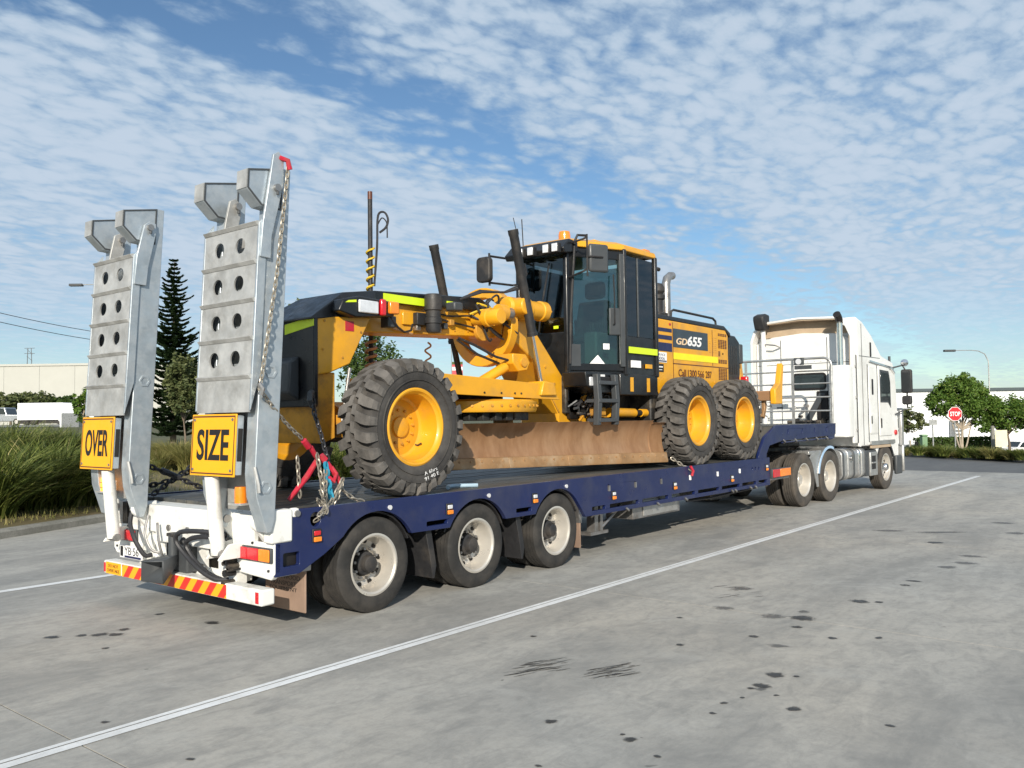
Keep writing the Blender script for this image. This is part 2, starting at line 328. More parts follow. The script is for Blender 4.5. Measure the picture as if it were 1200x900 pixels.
# ================================================================ ground
def ground_mat(name, base, warm, dark, spots, scale=1.0, bump=.15, rough=.8):
    m = bpy.data.materials.new(name); m.use_nodes = True; nt = m.node_tree; N = nt.nodes; L = nt.links; P = N['Principled BSDF']
    g = N.new('ShaderNodeNewGeometry')
    def noise(sc, det=6, ro=.6, st=(1, 1, 1), rot=0, dist=0.):
        mp = N.new('ShaderNodeMapping'); mp.inputs[3].default_value = st; mp.inputs[2].default_value = (0, 0, rot); L.new(g.outputs['Position'], mp.inputs[0])
        n = N.new('ShaderNodeTexNoise'); L.new(mp.outputs[0], n.inputs['Vector']); n.inputs['Scale'].default_value = sc*scale; n.inputs['Detail'].default_value = det; n.inputs['Roughness'].default_value = ro; n.inputs['Distortion'].default_value = dist
        return n.outputs['Fac']
    def rng(x, a, b, c=0., d=1.):
        n = N.new('ShaderNodeMapRange'); L.new(x, n.inputs[0])
        for i, q in enumerate((a, b, c, d)): n.inputs[i+1].default_value = q
        return n.outputs[0]
    def mixc(f, a, b):
        x = N.new('ShaderNodeMix'); x.data_type = 'RGBA'; L.new(f, x.inputs[0])
        for i, q in ((6, a), (7, b)):
            if isinstance(q, tuple): x.inputs[i].default_value = (*q, 1)
            else: L.new(q, x.inputs[i])
        return x.outputs[2]
    c = mixc(rng(noise(.22, 4, .55, dist=.6), .35, .68), base, warm)
    c = mixc(rng(noise(.55, 7, .62, (.45, 1.6, 1), R_(8), .5), .44, .70, 0, .75), c, dark)       # tyre-smear mottling along the parking lane
    c = mixc(rng(noise(2.6, 9, .72, dist=.5), .47, .74, 0, .55), c, dark)
    c = mixc(rng(noise(5.5, 6, .7, (.55, 1.3, 1), R_(-6), .8), .46, .70, 0, .50), c, dark)
    c = mixc(rng(noise(14, 5, .7), .45, .75, 0, .35), c, dark)
    c = mixc(rng(noise(1.1, 8, .7, dist=1.2), .55, .72, 0, .30), c, tuple(min(1, q*1.25) for q in base))
    c = mixc(rng(noise(55, 3, .6), .35, .75, 0, .22), c, tuple(q*.62 for q in base))
    if spots:
        for sc, th, am in ((1.15, .05, .6), (3.1, .05, .5)):
            v = N.new('ShaderNodeTexVoronoi'); v.inputs['Scale'].default_value = sc; ps = N.new('ShaderNodeVectorMath'); ps.operation = 'MULTIPLY_ADD'
            nz = N.new('ShaderNodeTexNoise'); nz.inputs['Scale'].default_value = 7; L.new(g.outputs['Position'], nz.inputs['Vector'])
            ps.inputs[1].default_value = (.13, .13, 0); L.new(nz.outputs['Color'], ps.inputs[0]); L.new(g.outputs['Position'], ps.inputs[2]); L.new(ps.outputs[0], v.inputs['Vector'])
            pw = N.new('ShaderNodeMath'); pw.operation = 'POWER'; pw.inputs[1].default_value = 5; sx = N.new('ShaderNodeSeparateColor'); L.new(v.outputs['Color'], sx.inputs[0]); L.new(sx.outputs[0], pw.inputs[0])
            ml = N.new('ShaderNodeMath'); ml.operation = 'MULTIPLY'; ml.inputs[1].default_value = th; L.new(pw.outputs[0], ml.inputs[0])
            dv = N.new('ShaderNodeMath'); dv.operation = 'DIVIDE'; L.new(v.outputs['Distance'], dv.inputs[0]); L.new(ml.outputs[0], dv.inputs[1]); lt = N.new('ShaderNodeMapRange'); L.new(dv.outputs[0], lt.inputs[0]); lt.inputs[1].default_value = 1.25; lt.inputs[2].default_value = .6; lt.inputs[3].default_value = 0; lt.inputs[4].default_value = 1
            am_ = N.new('ShaderNodeMath'); am_.operation = 'MULTIPLY'; am_.inputs[1].default_value = am; L.new(lt.outputs[0], am_.inputs[0])
            c = mixc(am_.outputs[0], c, (.045, .045, .045))
    L.new(c, P.inputs['Base Color']); P.inputs['Roughness'].default_value = rough
    b = N.new('ShaderNodeBump'); b.inputs['Strength'].default_value = bump; b.inputs['Distance'].default_value = .012; L.new(noise(38, 8, .7), b.inputs['Height']); L.new(b.outputs[0], P.inputs['Normal'])
    return m
m_conc = ground_mat('concrete', (.385, .378, .352), (.42, .39, .34), (.175, .175, .168), True)
m_conc2 = ground_mat('kerb_concrete', (.30, .29, .26), (.26, .25, .22), (.12, .12, .10), False, 3)
m_asph = ground_mat('asphalt', (.115, .118, .12), (.13, .13, .125), (.075, .076, .08), False)
m_soil = ground_mat('dry_grass_soil', (.16, .115, .055), (.20, .15, .07), (.07, .075, .03), False, 1.5)
m_far = ground_mat('far_ground', (.085, .095, .04), (.14, .12, .06), (.05, .06, .025), False, .3)
m_line = ground_mat('line_paint', (.78, .79, .79), (.74, .75, .75), (.50, .50, .49), False, 2)
m_stain = soft_blot('oil_shade_blot', (.045, .045, .045), .92)
m_stain_shade = soft_blot('faint_stain_shade', (.10, .10, .10), .55)  # faint stains, and the cast shadow painted as thin strips
m_scrub = mat('rubber_mark', (.07, .07, .07), .7, 0, .3, 20)
def sheet(name, pts, z, m, kind='structure'):
    b = B(); b.faces([(x, y, z) for x, y in pts], [tuple(range(len(pts)))]); o = b.obj(name, m, None, smooth=0); o['kind'] = kind; return o
sheet('ground', [(-1500, -1500), (3000, -1500), (3000, 3000), (-1500, 3000)], -3.3, m_far)
base = sheet('pavement', [(-14, -16), (23, -16), (23, 16), (-14, 16)], -.022, m_dark)
sheet('road', [(22.6, -16), (22.9, -14), (27.4, -5.6), (30.0, -.84), (32.5, 3.6), (36.3, 10), (41.3, 18), (46, 26), (46, 40), (22.6, 40)], -.012, m_asph)
sheet('road', [(-30, 15.6), (22.6, 15.6), (22.6, 40), (-30, 40)], -.012, m_asph)
XJ = [-13, -7.95, -2.95, 2.05, 7.05, 12.05, 17.05, 22.6]; YJ = [-15, -11, -6, -1, 4, 9, 15.8]
for i in range(len(XJ)-1):
    for j in range(len(YJ)-1):
        g = .005
        b = B(); b.box(XJ[i]+g, XJ[i+1]-g, YJ[j]+g, YJ[j+1]-g, -.1, 0); b.obj('slab', m_conc, base, smooth=0)
# the lane lines, painted over a slab joint
for (y0, y1) in ((-1.082, -1.006), (-.994, -.952), (3.86, 3.985)):
    sheet('lane_line', [(-7, y0), (20.9, y0), (20.9, y1), (-7, y1)], .004, m_line)
rs = random.Random(3)
def blot(x, y, rx, ry, m, rot=0., n=18, z=.003, wob=.35, name='oil_shade_blot'):
    ph = [rs.random()*6.28 for _ in range(3)]; P = []
    for i in range(n):
        t = 2*math.pi*i/n; k = 1+wob*(.5*math.sin(2*t+ph[0])+.35*math.sin(3*t+ph[1])+.3*math.sin(5*t+ph[2]))
        a, b = rx*k*math.cos(t), ry*k*math.sin(t); P.append((x+a*math.cos(rot)-b*math.sin(rot), y+a*math.sin(rot)+b*math.cos(rot)))
    sheet(name, P, z, m)
VA = math.atan2(_r[1], _r[0])       # stains and painted shade seen as wide in the photograph lie across the view
for px, py, w, h, f in ((61,747,9,2,0),(95,745,6,2,0),(117,744,9,2.5,0),(135,744,8,2.5,0),(145,738,7,2,0),(123,760,4,1.5,0),(248,730,10,2,0),(187,720,5,1.5,0),(123,847,5,2,0),(223,890,6,2,0),
        (941,725,15,4,0),(905,722,16,4,1),(942,717,8,2,1),(934,735,7,2,0),(883,746,7,2,0),(911,757,12,3,1),(1007,705,9,3,0),(1030,706,5,1.5,0),(976,748,6,2,0),(1030,748,5,2,0),(909,791,12,4,0),(894,804,11,4,0),(892,808,7,3,1),
        (931,831,11,3,0),(933,793,4,1.5,0),(849,824,5,2,0),(835,836,5,2,0),(910,815,4,1.5,0),(645,846,8,4,0),(739,867,9,4,0),(771,887,5,2.5,0),(730,861,4,1.5,0),(797,756,5,2,0),(796,724,4,1.5,0),(1043,851,6,2,0),(631,898,6,2,0),
        (1096,636,9,1.5,0),(1070,681,7,1.5,0),(1139,652,12,2,1),(1060,686,5,1.5,0),(1175,613,10,1.5,1),(1130,660,12,2,1),(1110,665,12,2,1),(1190,625,12,1.5,1),(1040,622,20,1.2,1),(1100,624,30,1.2,1),(880,807,5,2,0),(870,818,3,1.5,0),(625,746,4,1.5,0),(870,690,14,2.5,1),(850,713,14,3,1)):  # long thin strips near the right edge paint a cast shadow, others stains
    c = gnd(px, py); d = math.hypot(c.x-CAM[0], c.y-CAM[1])
    blot(c.x, c.y, w*1.25*d/FPX, h*1.3*d*d/FPX/CAM[2]*.55, m_stain_shade if f else m_stain, VA)
for k in range(90):                  # two scrub marks left by a braking dual wheel
    g_ = k % 2; cx, cy = ((632, 782), (716, 788))[g_]
    c = gnd(cx+(k//2-22)*1.3*(.95 if g_ == 0 else .8)+rs.uniform(-8, 8), cy-(k//2-22)*.18+rs.uniform(-7, 7)); blot(c.x, c.y, rs.uniform(.02, .10), rs.uniform(.002, .006), m_scrub, VA+R_(28)+rs.uniform(-.08, .08), 10, .0032, .5, 'tyre_scrub_mark')
for k in range(14):
    c = gnd(520+rs.uniform(0, 0)+rs.uniform(320, 375), 692+rs.uniform(-8, 8)); blot(c.x, c.y, rs.uniform(.05, .14), rs.uniform(.006, .014), m_stain_shade, VA+R_(20), 10, .0032, .5, 'tyre_scrub_mark')
def kerb(name, pts, w=.16, h=.14):
    b = B(); P = [Vector((x, y, 0)) for x, y in pts]; rings = []
    for i, p in enumerate(P):
        d = (P[min(i+1, len(P)-1)]-P[max(i-1, 0)]).normalized(); n = Vector((-d.y, d.x, 0))
        rings.append([b.V(p+n*a+Vector((0, 0, z))) for a, z in ((0, -.1), (0, h*.7), (.03, h), (w, h), (w, -.1))])
    for A, C in zip(rings, rings[1:]):
        for k in range(4): b.bm.faces.new((A[k], A[k+1], C[k+1], C[k]))
    b.bm.faces.new(rings[0]); b.bm.faces.new(rings[-1])
    o = b.obj(name, m_conc2, None, smooth=20); o['kind'] = 'structure'; return o
KL = [(-9, 3.6), (-4, 6.45), (.1, 8.40), (2.1, 9.25), (6, 10.6), (12, 12.1), (20, 13.3), (26, 13.9)]
kerb('kerb', KL)
bed = [(x, y+.15) for x, y in KL]+[(26, 21), (6, 19), (-9, 14)]
def bed_sheet(name, edge, back, zf, zb, m, n=8):
    b = B(); g = []
    for (x0, y0), (x1, y1) in zip(edge, back):
        g.append([b.V((x0+(x1-x0)*k/n, y0+(y1-y0)*k/n, zf+(zb-zf)*math.sin(math.pi/2*min(1, k/n*1.6))+rs.uniform(-.02, .02)*(k > 0))) for k in range(n+1)])
    for A, C in zip(g, g[1:]):
        for k in range(n): b.bm.faces.new((A[k], A[k+1], C[k+1], C[k]))
    o = b.obj(name, m, None, smooth=60); o['kind'] = 'structure'; return o
bed_sheet('planting_bed', [(x, y+.15) for x, y in KL], [(x-1.5, y+7) for x, y in KL], .10, .42, m_soil)
KR = [(22.5, -14), (27.1, -5.6), (29.7, -.84), (32.2, 3.6), (36, 10), (41, 18)]
kerb('kerb', [(x, y) for x, y in KR[::-1]], .18, .16)
bed_sheet('verge', [(x+.17, y-.06) for x, y in KR], [(x+9, y-5) for x, y in KR], .12, -.3, m_far)
b = B(); ra = [b.V((x+9, y-5, -.3)) for x, y in KR]; rb_ = [b.V((x+40, y-22, -3.31)) for x, y in KR]
for i in range(len(KR)-1): b.bm.faces.new((ra[i], ra[i+1], rb_[i+1], rb_[i]))
o = b.obj('terrain', m_far, None, smooth=0); o['kind'] = 'structure'

# ================================================================ trailer
YC = 1.33; YW = 2*YC
tr = thing('low_loader_trailer', (4, YC, 0), 'navy blue low loader trailer with white rear and two raised galvanised ramps', 'trailer')
def arch(xc, zc, r, zcut, n=14):
    a0 = math.asin((zcut-zc)/r); return [(xc+r*math.cos(math.pi-a0-(math.pi-2*a0)*i/n), zc+r*math.sin(math.pi-a0-(math.pi-2*a0)*i/n)) for i in range(n+1)]
HX = [.13, 1.52, 2.91]; HZ = .425
outl = [(-.79, 1.0), (-.79, .745), (-.955, .745), (-.955, .475), (-.72, .475), (-.46, .60)]
outl += arch(HX[0], .40, .505, .66)[1:]+arch(HX[1], .40, .505, .655)+arch(HX[2], .40, .505, .655)[:-1]
outl += [(3.46, .53), (9.08, .53), (9.08, 1.0)]
holes = [rrect(-.88, -.72, .545, .655, .015)]
holes += [circ(-.555, .90, .055, 16, .062)]
holes += [rrect(x0, x1, .70, .745, .012) for x0, x1 in ((.76, 1.05), (2.13, 2.4))]
sl = [3.55, 3.95, 4.75, 5.55, 6.35, 7.15, 7.9, 8.55]
holes += [rrect(x+.05, min(x+(sl[i+1]-x if i+1 < len(sl) else .5), 9.0)-.05, .585, .635, .012) for i, x in enumerate(sl)]
holes += [rrect(x-.022, x+.022, .80, .885, .02) for x in (3.98, 4.62, 5.3, 6.15, 7.05, 7.85)]
holes += [circ(x, .84, .028, 10) for x in (8.35, 8.48, 8.62)]
for y0, y1 in ((.0, .05), (YW-.05, YW)):
    r = B(); r.plate(outl, holes, 'y', y0, y1); o = r.obj('side_rail', m_blue, tr, .004)
    e = B()
    for (a, c) in ((-.78, 9.06),): e.box(a, c, y0+(.05 if y0 < 1 else -.05), y0+(.10 if y0 < 1 else .0), .92, .985)
    e.obj('rail_flange', m_steel, tr)
# inner faces behind the pockets
for ya, za in ((.9, .45), (YW-1.05, .45)):
    b = B(); b.box(-.9, 9.0, ya, ya+.15, za, .95); b.obj('chassis_beam', m_dark, tr)
for ya in (.16, YW-.24):
    for xa, xb in ((-.95, -.42), (3.45, 9.0)):
        b = B(); b.box(xa, xb, ya, ya+.08, .66, .953); b.obj('dark_pocket_back', m_dark, tr)
    b = B(); b.box(-.9, -.5, ya, ya+.08, .50, .66); b.obj('dark_pocket_back', m_dark, tr)
for x in np.arange(-.4, 9.0, .8):
    b = B(); b.box(x, x+.08, .12, YW-.12, .80, .955); b.obj('cross_member', m_dark, tr)
# deck boards run the length of the bed
nb = 12; bw = (YW-.22)/nb
for k in range(nb):
    b = B(); y = .11+k*bw; zt = .988+rs.uniform(-.004, .003); b.box(-.72, 9.0, y+.006, y+bw-.006, .955, zt); b.obj('deck_board', m_deck, tr, .004)
# gooseneck
gp = [(8.62, 1.0), (8.66, 1.09), (8.90, 1.35), (9.43, 1.545), (12.52, 1.545), (12.50, 1.33), (12.02, 1.30), (9.66, 1.265), (9.10, 1.20), (8.96, 1.06), (8.96, 1.0)]
gh = [rrect(x-.02, x+.02, 1.38, 1.47, .018) for x in (9.95, 10.65, 11.3, 11.95)]
for y0, y1 in ((0, .05), (YW-.05, YW)):
    r = B(); r.plate(gp, gh, 'y', y0, y1); r.obj('gooseneck_side', m_blue, tr, .004)
b = B(); b.box(9.35, 12.45, .052, YW-.052, 1.47, 1.54); b.obj('gooseneck_deck', m_deck, tr)
b = B(); b.prism([(8.7, 1.0), (8.92, 1.33), (9.36, 1.52), (9.36, 1.46), (8.97, 1.27), (8.80, 1.0)], 'y', .052, YW-.052); b.obj('gooseneck_ramp_plate', m_deck, tr)
for ya in (.85, YW-1.05):
    b = B(); b.box(9.0, 12.3, ya, ya+.2, 1.12, 1.44); b.obj('gooseneck_beam', m_dark, tr)
for x in np.arange(9.7, 12.4, .55):
    b = B(); b.tube([(x, .0, 1.29), (x+.04, -.03, 1.25), (x+.08, .02, 1.22)], .014, 6); b.obj('rope_hook', m_steel, tr)
b = B(); b.tube([(9.7, .02, 1.235), (12.4, .02, 1.255)], .014, 6); b.obj('rope_rail', m_blue, tr)
b = B(); b.prism([(12.05, 1.30), (12.5, 1.33), (12.44, 1.24), (12.2, 1.22)], 'y', .01, .03); b.obj('tie_eye', m_blue, tr)
# outer lamp on a bar in front of the lower rail
b = B(); b.box(9.08, 9.98, .02, .07, .60, .64); b.obj('lamp_bar', m_steel, tr)
lb = B(); lb.box(9.12, 9.95, -.03, .02, .635, .80); lbo = lb.obj('marker_lamp', m_dkgrey, tr, .01)
b = B(); b.box(9.14, 9.44, -.042, -.03, .65, .785); b.obj('red_lens', m_red, lbo, .005)
b = B(); b.box(9.46, 9.93, -.042, -.03, .65, .785); b.obj('amber_lens', m_amb, lbo, .005)
# rail fittings: marker lamps and rope hooks
for x, z in ((-.55, .76), (1.07, .835), (2.45, .83), (4.08, .735), (5.68, .745), (7.55, .73), (8.93, .83)):
    o = B(); o.box(x-.045, x+.045, -.012, .0, z-.05, z+.06); p = o.obj('side_marker', m_blkm, tr, .004)
    l = B(); l.box(x-.038, x+.038, -.03, -.012, z-.045, z-.005); l.obj('amber_lens', m_amb, p, .006)
    l = B(); l.box(x-.034, x+.034, -.024, -.012, z+.006, z+.045); l.obj('clear_lens', m_lamp if x > 0 else m_red, p, .006)
for x in (3.98, 4.62, 5.3, 6.15, 7.05, 7.85):
    b = B(); b.box(x-.008, x+.020, -.012, .03, .80, .87); b.obj('hook_plate', m_inkw if x > 6 else m_steel, tr)
for x in (4.35, 5.15, 5.95, 7.5, 7.62, 8.2, 8.4):
    b = B(); b.tube([(x, -.02, .56), (x+.03, -.035, .535), (x+.07, -.02, .52), (x+.09, .03, .53)], .013, 6); b.obj('rope_hook', m_steel, tr)
for x in (HX[0], HX[1], HX[2]):
    b = B(); b.cyl((x+.15, -.014, .925), (x+.15, .02, .925), .022, n=12); b.obj('arch_lamp', m_lamp, tr)
# under-deck furniture
b = B(); b.box(4.75, 6.05, .12, .55, .36, .625); o = b.obj('tool_box', m_steel, tr, .01)
b = B(); b.box(5.0, 5.95, .10, .12, .385, .60); l = b.obj('lid', m_tank, o, .006)
b = B(); b.cyl((5.42, .085, .57), (5.42, .10, .57), .022, n=10); b.obj('latch', m_blkm, o)
b = B(); b.box(3.92, 4.0, .18, .30, .28, .60); b.obj('landing_leg', m_steel, tr)
b = B(); b.box(4.05, 4.11, .18, .28, .28, .60); b.obj('landing_leg', m_steel, tr)
b = B(); b.box(3.80, 4.2, .16, .34, .25, .29); b.obj('landing_foot', m_steel, tr)
b = B(); b.tube([(4.1, .2, .33), (4.6, .22, .56)], .025, 8); b.obj('leg_brace', m_steel, tr)
b = B(); b.cyl((6.3, .5, .56), (7.9, .5, .56), .13, n=24); b.obj('air_tank', m_dark, tr)
b = B(); b.tube([(6.3, .14, .48), (7.0, .14, .46), (8.8, .14, .50)], .018, 6); b.obj('air_line', m_hose, tr)
b = B(); b.box(7.3, 8.0, .25, .7, .40, .50); b.obj('battery_tray', m_dark, tr)
# ---- trailer wheels
def road_tyre(R, rr, w, mname, mat_, grooves=3):
    hw = w/2; P = []
    P += [(rr-.02, -hw*.80), (rr+.012, -hw*.86), (rr+(R-rr)*.45, -hw), (R-.045, -hw*.97), (R-.014, -hw*.88)]
    t0, t1 = -hw*.80, hw*.80; step = (t1-t0)/(grooves+1)
    for i in range(grooves+1):
        a = t0+i*step; c = a+step
        P += [(R, a+.006 if i else a), (R, c-.006)]
        if i < grooves: P += [(R-.013, c-.005), (R-.013, c+.005)]
    P += [(R-.014, hw*.88), (R-.045, hw*.97), (R-(R-rr)*.55, hw), (rr+.012, hw*.86), (rr-.02, hw*.80)]
    b = B(); b.lathe(P, (0, 0, 0), 'y', 56, cap=False); me, c = b.mesh(False, 30); me.materials.append(mat_); return me
def dish_rim(rr, w, dish, mat_, holes=10, hole_r=.026):     # -y is the outer side
    hw = w/2
    b = B(); b.lathe([(rr+.008, -hw*.86), (rr+.012, -hw*.90), (rr-.006, -hw*.92), (rr-.022, -hw*.80), (rr-.03, -hw*.55), (rr-.038, dish-.05), (rr-.06, dish), (rr*.62, dish+.012), (rr*.45, dish-.01), (rr*.45, dish+.03), (rr-.02, dish+.05), (rr+.008, hw*.8)], (0, 0, 0), 'y', 48, cap=False)
    me, c = b.mesh(False, 30); me.materials.append(mat_); return me
def bits(fn, mat_, smooth=35):
    b = B(); fn(b); me, c = b.mesh(False, smooth); me.materials.append(mat_); return me
TR = .425; TW = .245
me_tt = road_tyre(TR, .268, TW, 'tyre', m_tyre); me_tr = dish_rim(.268, TW, .06, m_alum)
me_th = bits(lambda b: b.lathe([(.0, -.075), (.055, -.075), (.072, -.065), (.080, -.01), (.105, .0), (.11, .07)], (0, 0, 0), 'y', 24), m_blkm)
me_tn = bits(lambda b: [b.cyl((.135*math.cos(t), .03, .135*math.sin(t)), (.135*math.cos(t), -.005, .135*math.sin(t)), .014, n=6) for t in [2*math.pi*k/10 for k in range(10)]], m_steel)
me_to = bits(lambda b: [b.cyl((.198*math.cos(t), .062, .198*math.sin(t)), (.198*math.cos(t), .056, .198*math.sin(t)), .024, n=14) for t in [2*math.pi*(k+.5)/10 for k in range(10)]], m_ink)
def put_wheel(parent, c, flip, parts, rotx=0.):
    w = empty('wheel', c, parent)
    if flip: w.rotation_euler = (0, 0, math.pi)
    for nm, me in parts:
        o = obj(nm, me, None, w, c); o.rotation_euler = (0, rotx, 0)
        if nm.endswith(('nuts', 'holes', 'bolts', 'lugs')): o['kind'] = 'stuff'
    return w
tparts = [('tyre', me_tt), ('rim', me_tr), ('hub', me_th), ('wheel_nuts', me_tn), ('hand_holes', me_to)]
for x in HX:
    put_wheel(tr, (x, .15, HZ), False, tparts, x*1.3); put_wheel(tr, (x, .46, HZ), True, tparts[:2])
    put_wheel(tr, (x, YW-.15, HZ), True, tparts, x); put_wheel(tr, (x, YW-.46, HZ), False, tparts[:2])
    b = B(); b.cyl((x, .3, HZ), (x, YW-.3, HZ), .065, n=16); b.obj('axle', m_dark, tr)
    for yy in (.02, YW-.62):      # inner guard over the duals
        g = B(); P = [(x+.50*math.cos(a), .40+.50*math.sin(a)) for a in [R_(25+130*i/12) for i in range(13)]]; Q = [(x+.485*math.cos(a), .40+.485*math.sin(a)) for a in [R_(155-130*i/12) for i in range(13)]]
        g.prism(P+Q, 'y', yy+.05, yy+.60); g.obj('mudguard', m_blkm, tr)
for x in (.82, 2.21):            # rubber guards hanging between the wheels
    b = B(); b.prism([(x-.02, .66), (x+.06, .66), (x+.13, .30), (x+.10, .18), (x+.08, .18), (x+.04, .40)], 'y', .06, .60); b.obj('mud_flap', m_blkm, tr, .005)
b = B(); P = [(HX[2]+.53*math.cos(a), .40+.53*math.sin(a)) for a in [R_(14+66*i/10) for i in range(11)]]; Q = [(HX[2]+.50*math.cos(a), .40+.50*math.sin(a)) for a in [R_(80-66*i/10) for i in range(11)]]
b.prism(P+Q, 'y', .055, .60); b.obj('front_guard', m_steel, tr)
b = B(); b.box(3.405, 3.425, .05, .58, .16, .50); b.obj('mud_flap', m_flap, tr, .006)
b = B(); b.box(3.40, 3.44, .05, .58, .46, .56); b.obj('flap_clamp', m_steel, tr)
# ---- rear end
b = B(); b.box(-.955, -.70, .30, YW-.30, .70, .955); b.obj('hinge_crossbeam', m_wtr, tr, .012)
for s in (0, 1):
    def Y(a): return a if s == 0 else YW-a
    b = B(); b.box(-1.0, -.795, min(Y(-.012), Y(.10)), max(Y(-.012), Y(.10)), .745, 1.01); b.obj('hinge_block', m_wtr, tr, .014)
    b = B(); b.box(-.80, -.715, min(Y(-.004), Y(.06)), max(Y(-.004), Y(.06)), .93, 1.012); p = b.obj('pin_lug', m_wtr, tr, .02)
    c = B(); c.cyl((-.748, Y(-.02), .968), (-.748, Y(.0), .968), .026, n=14); c.obj('pin', m_steel, p)
    for y in (.13, .62):
        b = B(); b.prism([(-.96, .74)]+[(-1.02+.075*math.cos(t), .915+.075*math.sin(t)) for t in [R_(250-220*i/10) for i in range(11)]]+[(-.86, .985), (-.86, .74)], 'y', Y(y)-.025, Y(y)+.025); p = b.obj('hinge_lug', m_wtr, tr, .006)
        c = B(); c.cyl((-1.02, Y(y)-.045, .915), (-1.02, Y(y)+.045, .915), .034, n=16); q = c.obj('hinge_pin', m_steel, p)
    y0, y1 = sorted((Y(.0), Y(.80)))
    pts = [(.0, .745), (.72, .745), (.60, .62), (.50, .47), (.06, .445), (.0, .50)]
    b = B(); b.prism([(Y(q[0]), q[1]) for q in pts], 'x', -.96, -.90); b.obj('tail_panel', m_wtr, tr, .012)
    b = B(); b.box(-.93, -.70, min(Y(.065), Y(.7)), max(Y(.065), Y(.7)), .46, .70); b.obj('tail_box', m_wtr, tr)
    l = B(); l.box(-.985, -.96, min(Y(.02), Y(.49)), max(Y(.02), Y(.49)), .585, .705); p = l.obj('tail_light', m_dkgrey, tr, .008)
    for (a, c, m) in ((.03, .175, m_amb), (.182, .33, m_red), (.337, .48, m_red)):
        l = B(); l.box(-1.0, -.985, min(Y(a), Y(c)), max(Y(a), Y(c)), .595, .695); l.obj('lens', m, p, .008)
    if s == 0: b = B(); b.prism([(.60, .73), (.74, .76), (.66, .62)], 'x', -1.10, -.96); b.obj('gusset', m_wtr, tr, .006)
    b = B(); b.box(-.91, -.69, min(Y(.053), Y(.06)), max(Y(.053), Y(.06)), .52, .68); b.obj('dark_pocket_back', m_ink, tr)  # added black sheet paints the shade inside the rail pocket
    for (y, z) in ((.48, .50), (.08, .52), (.3, .73)):
        c = B(); c.cyl((-.972, Y(y), z), (-.95, Y(y), z), .011, n=8); c.obj('bolt', m_blkm, tr)
b = B(); b.box(-.90, -.76, .6, YW-.6, .36, .76); b.obj('rear_plate', m_wtr, tr, .01)
b = B(); b.box(-.96, -.92, .80, YW-.80, .62, .74); b.obj('upper_ledge', m_wtr, tr, .01)
for y in (1.05, 1.30, 1.62):
    c = B(); c.cyl((-.97, y, .76), (-.90, y, .76), .03, n=10); c.obj('ledge_bolt', m_steel, tr)
bp = B(); bp.prism([(-1.06, .255), (-.93, .255), (-.93, .385), (-1.06, .385)], 'y', .04, YW-.0); bump = bp.obj('bumper', m_wtr, tr, .014)
b = B(); b.box(-1.066, -1.06, .53, 2.28, .265, .375); b.obj('chevron_tape', m_chev, bump)
b = B(); b.box(-1.066, -1.06, 2.31, 2.60, .265, .375); b.obj('notice_plate', m_signy, bump)
text('notice_lettering', 'DO NOT\nOVERTAKE', m_inkr, bump, (-1.067, 2.455, .32), (0, -1, 0), (0, 0, 1), .24, .075, .001)
b = B(); b.box(-1.066, -1.06, .075, .115, .275, .365); b.obj('reflector', m_red, bump)
b = B(); b.box(-1.066, -1.06, 2.615, 2.645, .275, .365); b.obj('reflector', m_red, bump)
for y in (.55, 2.05):
    b = B(); b.box(-.95, -.85, y, y+.12, .36, .50); b.obj('bumper_bracket', m_wtr, tr)
# number plate and coupling
pl = B(); pl.box(-1.02, -1.005, 2.0, 2.42, .43, .55); plate = pl.obj('number_plate', m_inkw, tr, .004)
text('plate_lettering', 'YB·56', m_ink, plate, (-1.021, 2.19, .50), (0, -1, 0), (0, 0, 1), .27, .075, .001)
b = B(); b.box(-1.023, -1.019, 2.01, 2.32, .436, .456); b.obj('plate_strip', m_navy, plate)
b = B(); b.box(-1.023, -1.019, 2.35, 2.40, .445, .54); b.obj('plate_badge', m_ink, plate)
cp = B(); cp.box(-1.0, -.88, 1.24, 1.56, .38, .64); coup = cp.obj('tow_coupling', m_dkgrey, tr, .02)
b = B(); b.faces([(-1.24, 1.20, .335), (-1.24, 1.58, .32), (-1.24, 1.58, .50), (-1.24, 1.20, .535), (-1.02, 1.36, .46), (-1.02, 1.54, .45), (-1.02, 1.54, .53), (-1.02, 1.36, .55)],
        [(0, 1, 5, 4), (1, 2, 6, 5), (2, 3, 7, 6), (3, 0, 4, 7), (4, 5, 6, 7)]); f = b.obj('coupling_funnel', m_dkgrey, coup, smooth=20)
md = f.modifiers.new('thick', 'SOLIDIFY'); md.thickness = .018
b = B(); b.cyl((-1.04, 1.40, .50), (-1.04, 1.40, .72), .042, n=18); b.obj('coupling_pin_housing', m_dkgrey, coup)
b = B(); b.box(-1.08, -1.0, 1.35, 1.45, .71, .74); b.obj('coupling_cap', m_blkm, coup, .006)
b = B(); b.tube([(-1.02, 1.30, .66), (-1.06, 1.20, .70), (-1.04, 1.12, .60), (-1.0, 1.16, .5)], .022, 8); b.obj('coupling_handle', m_blkm, coup)
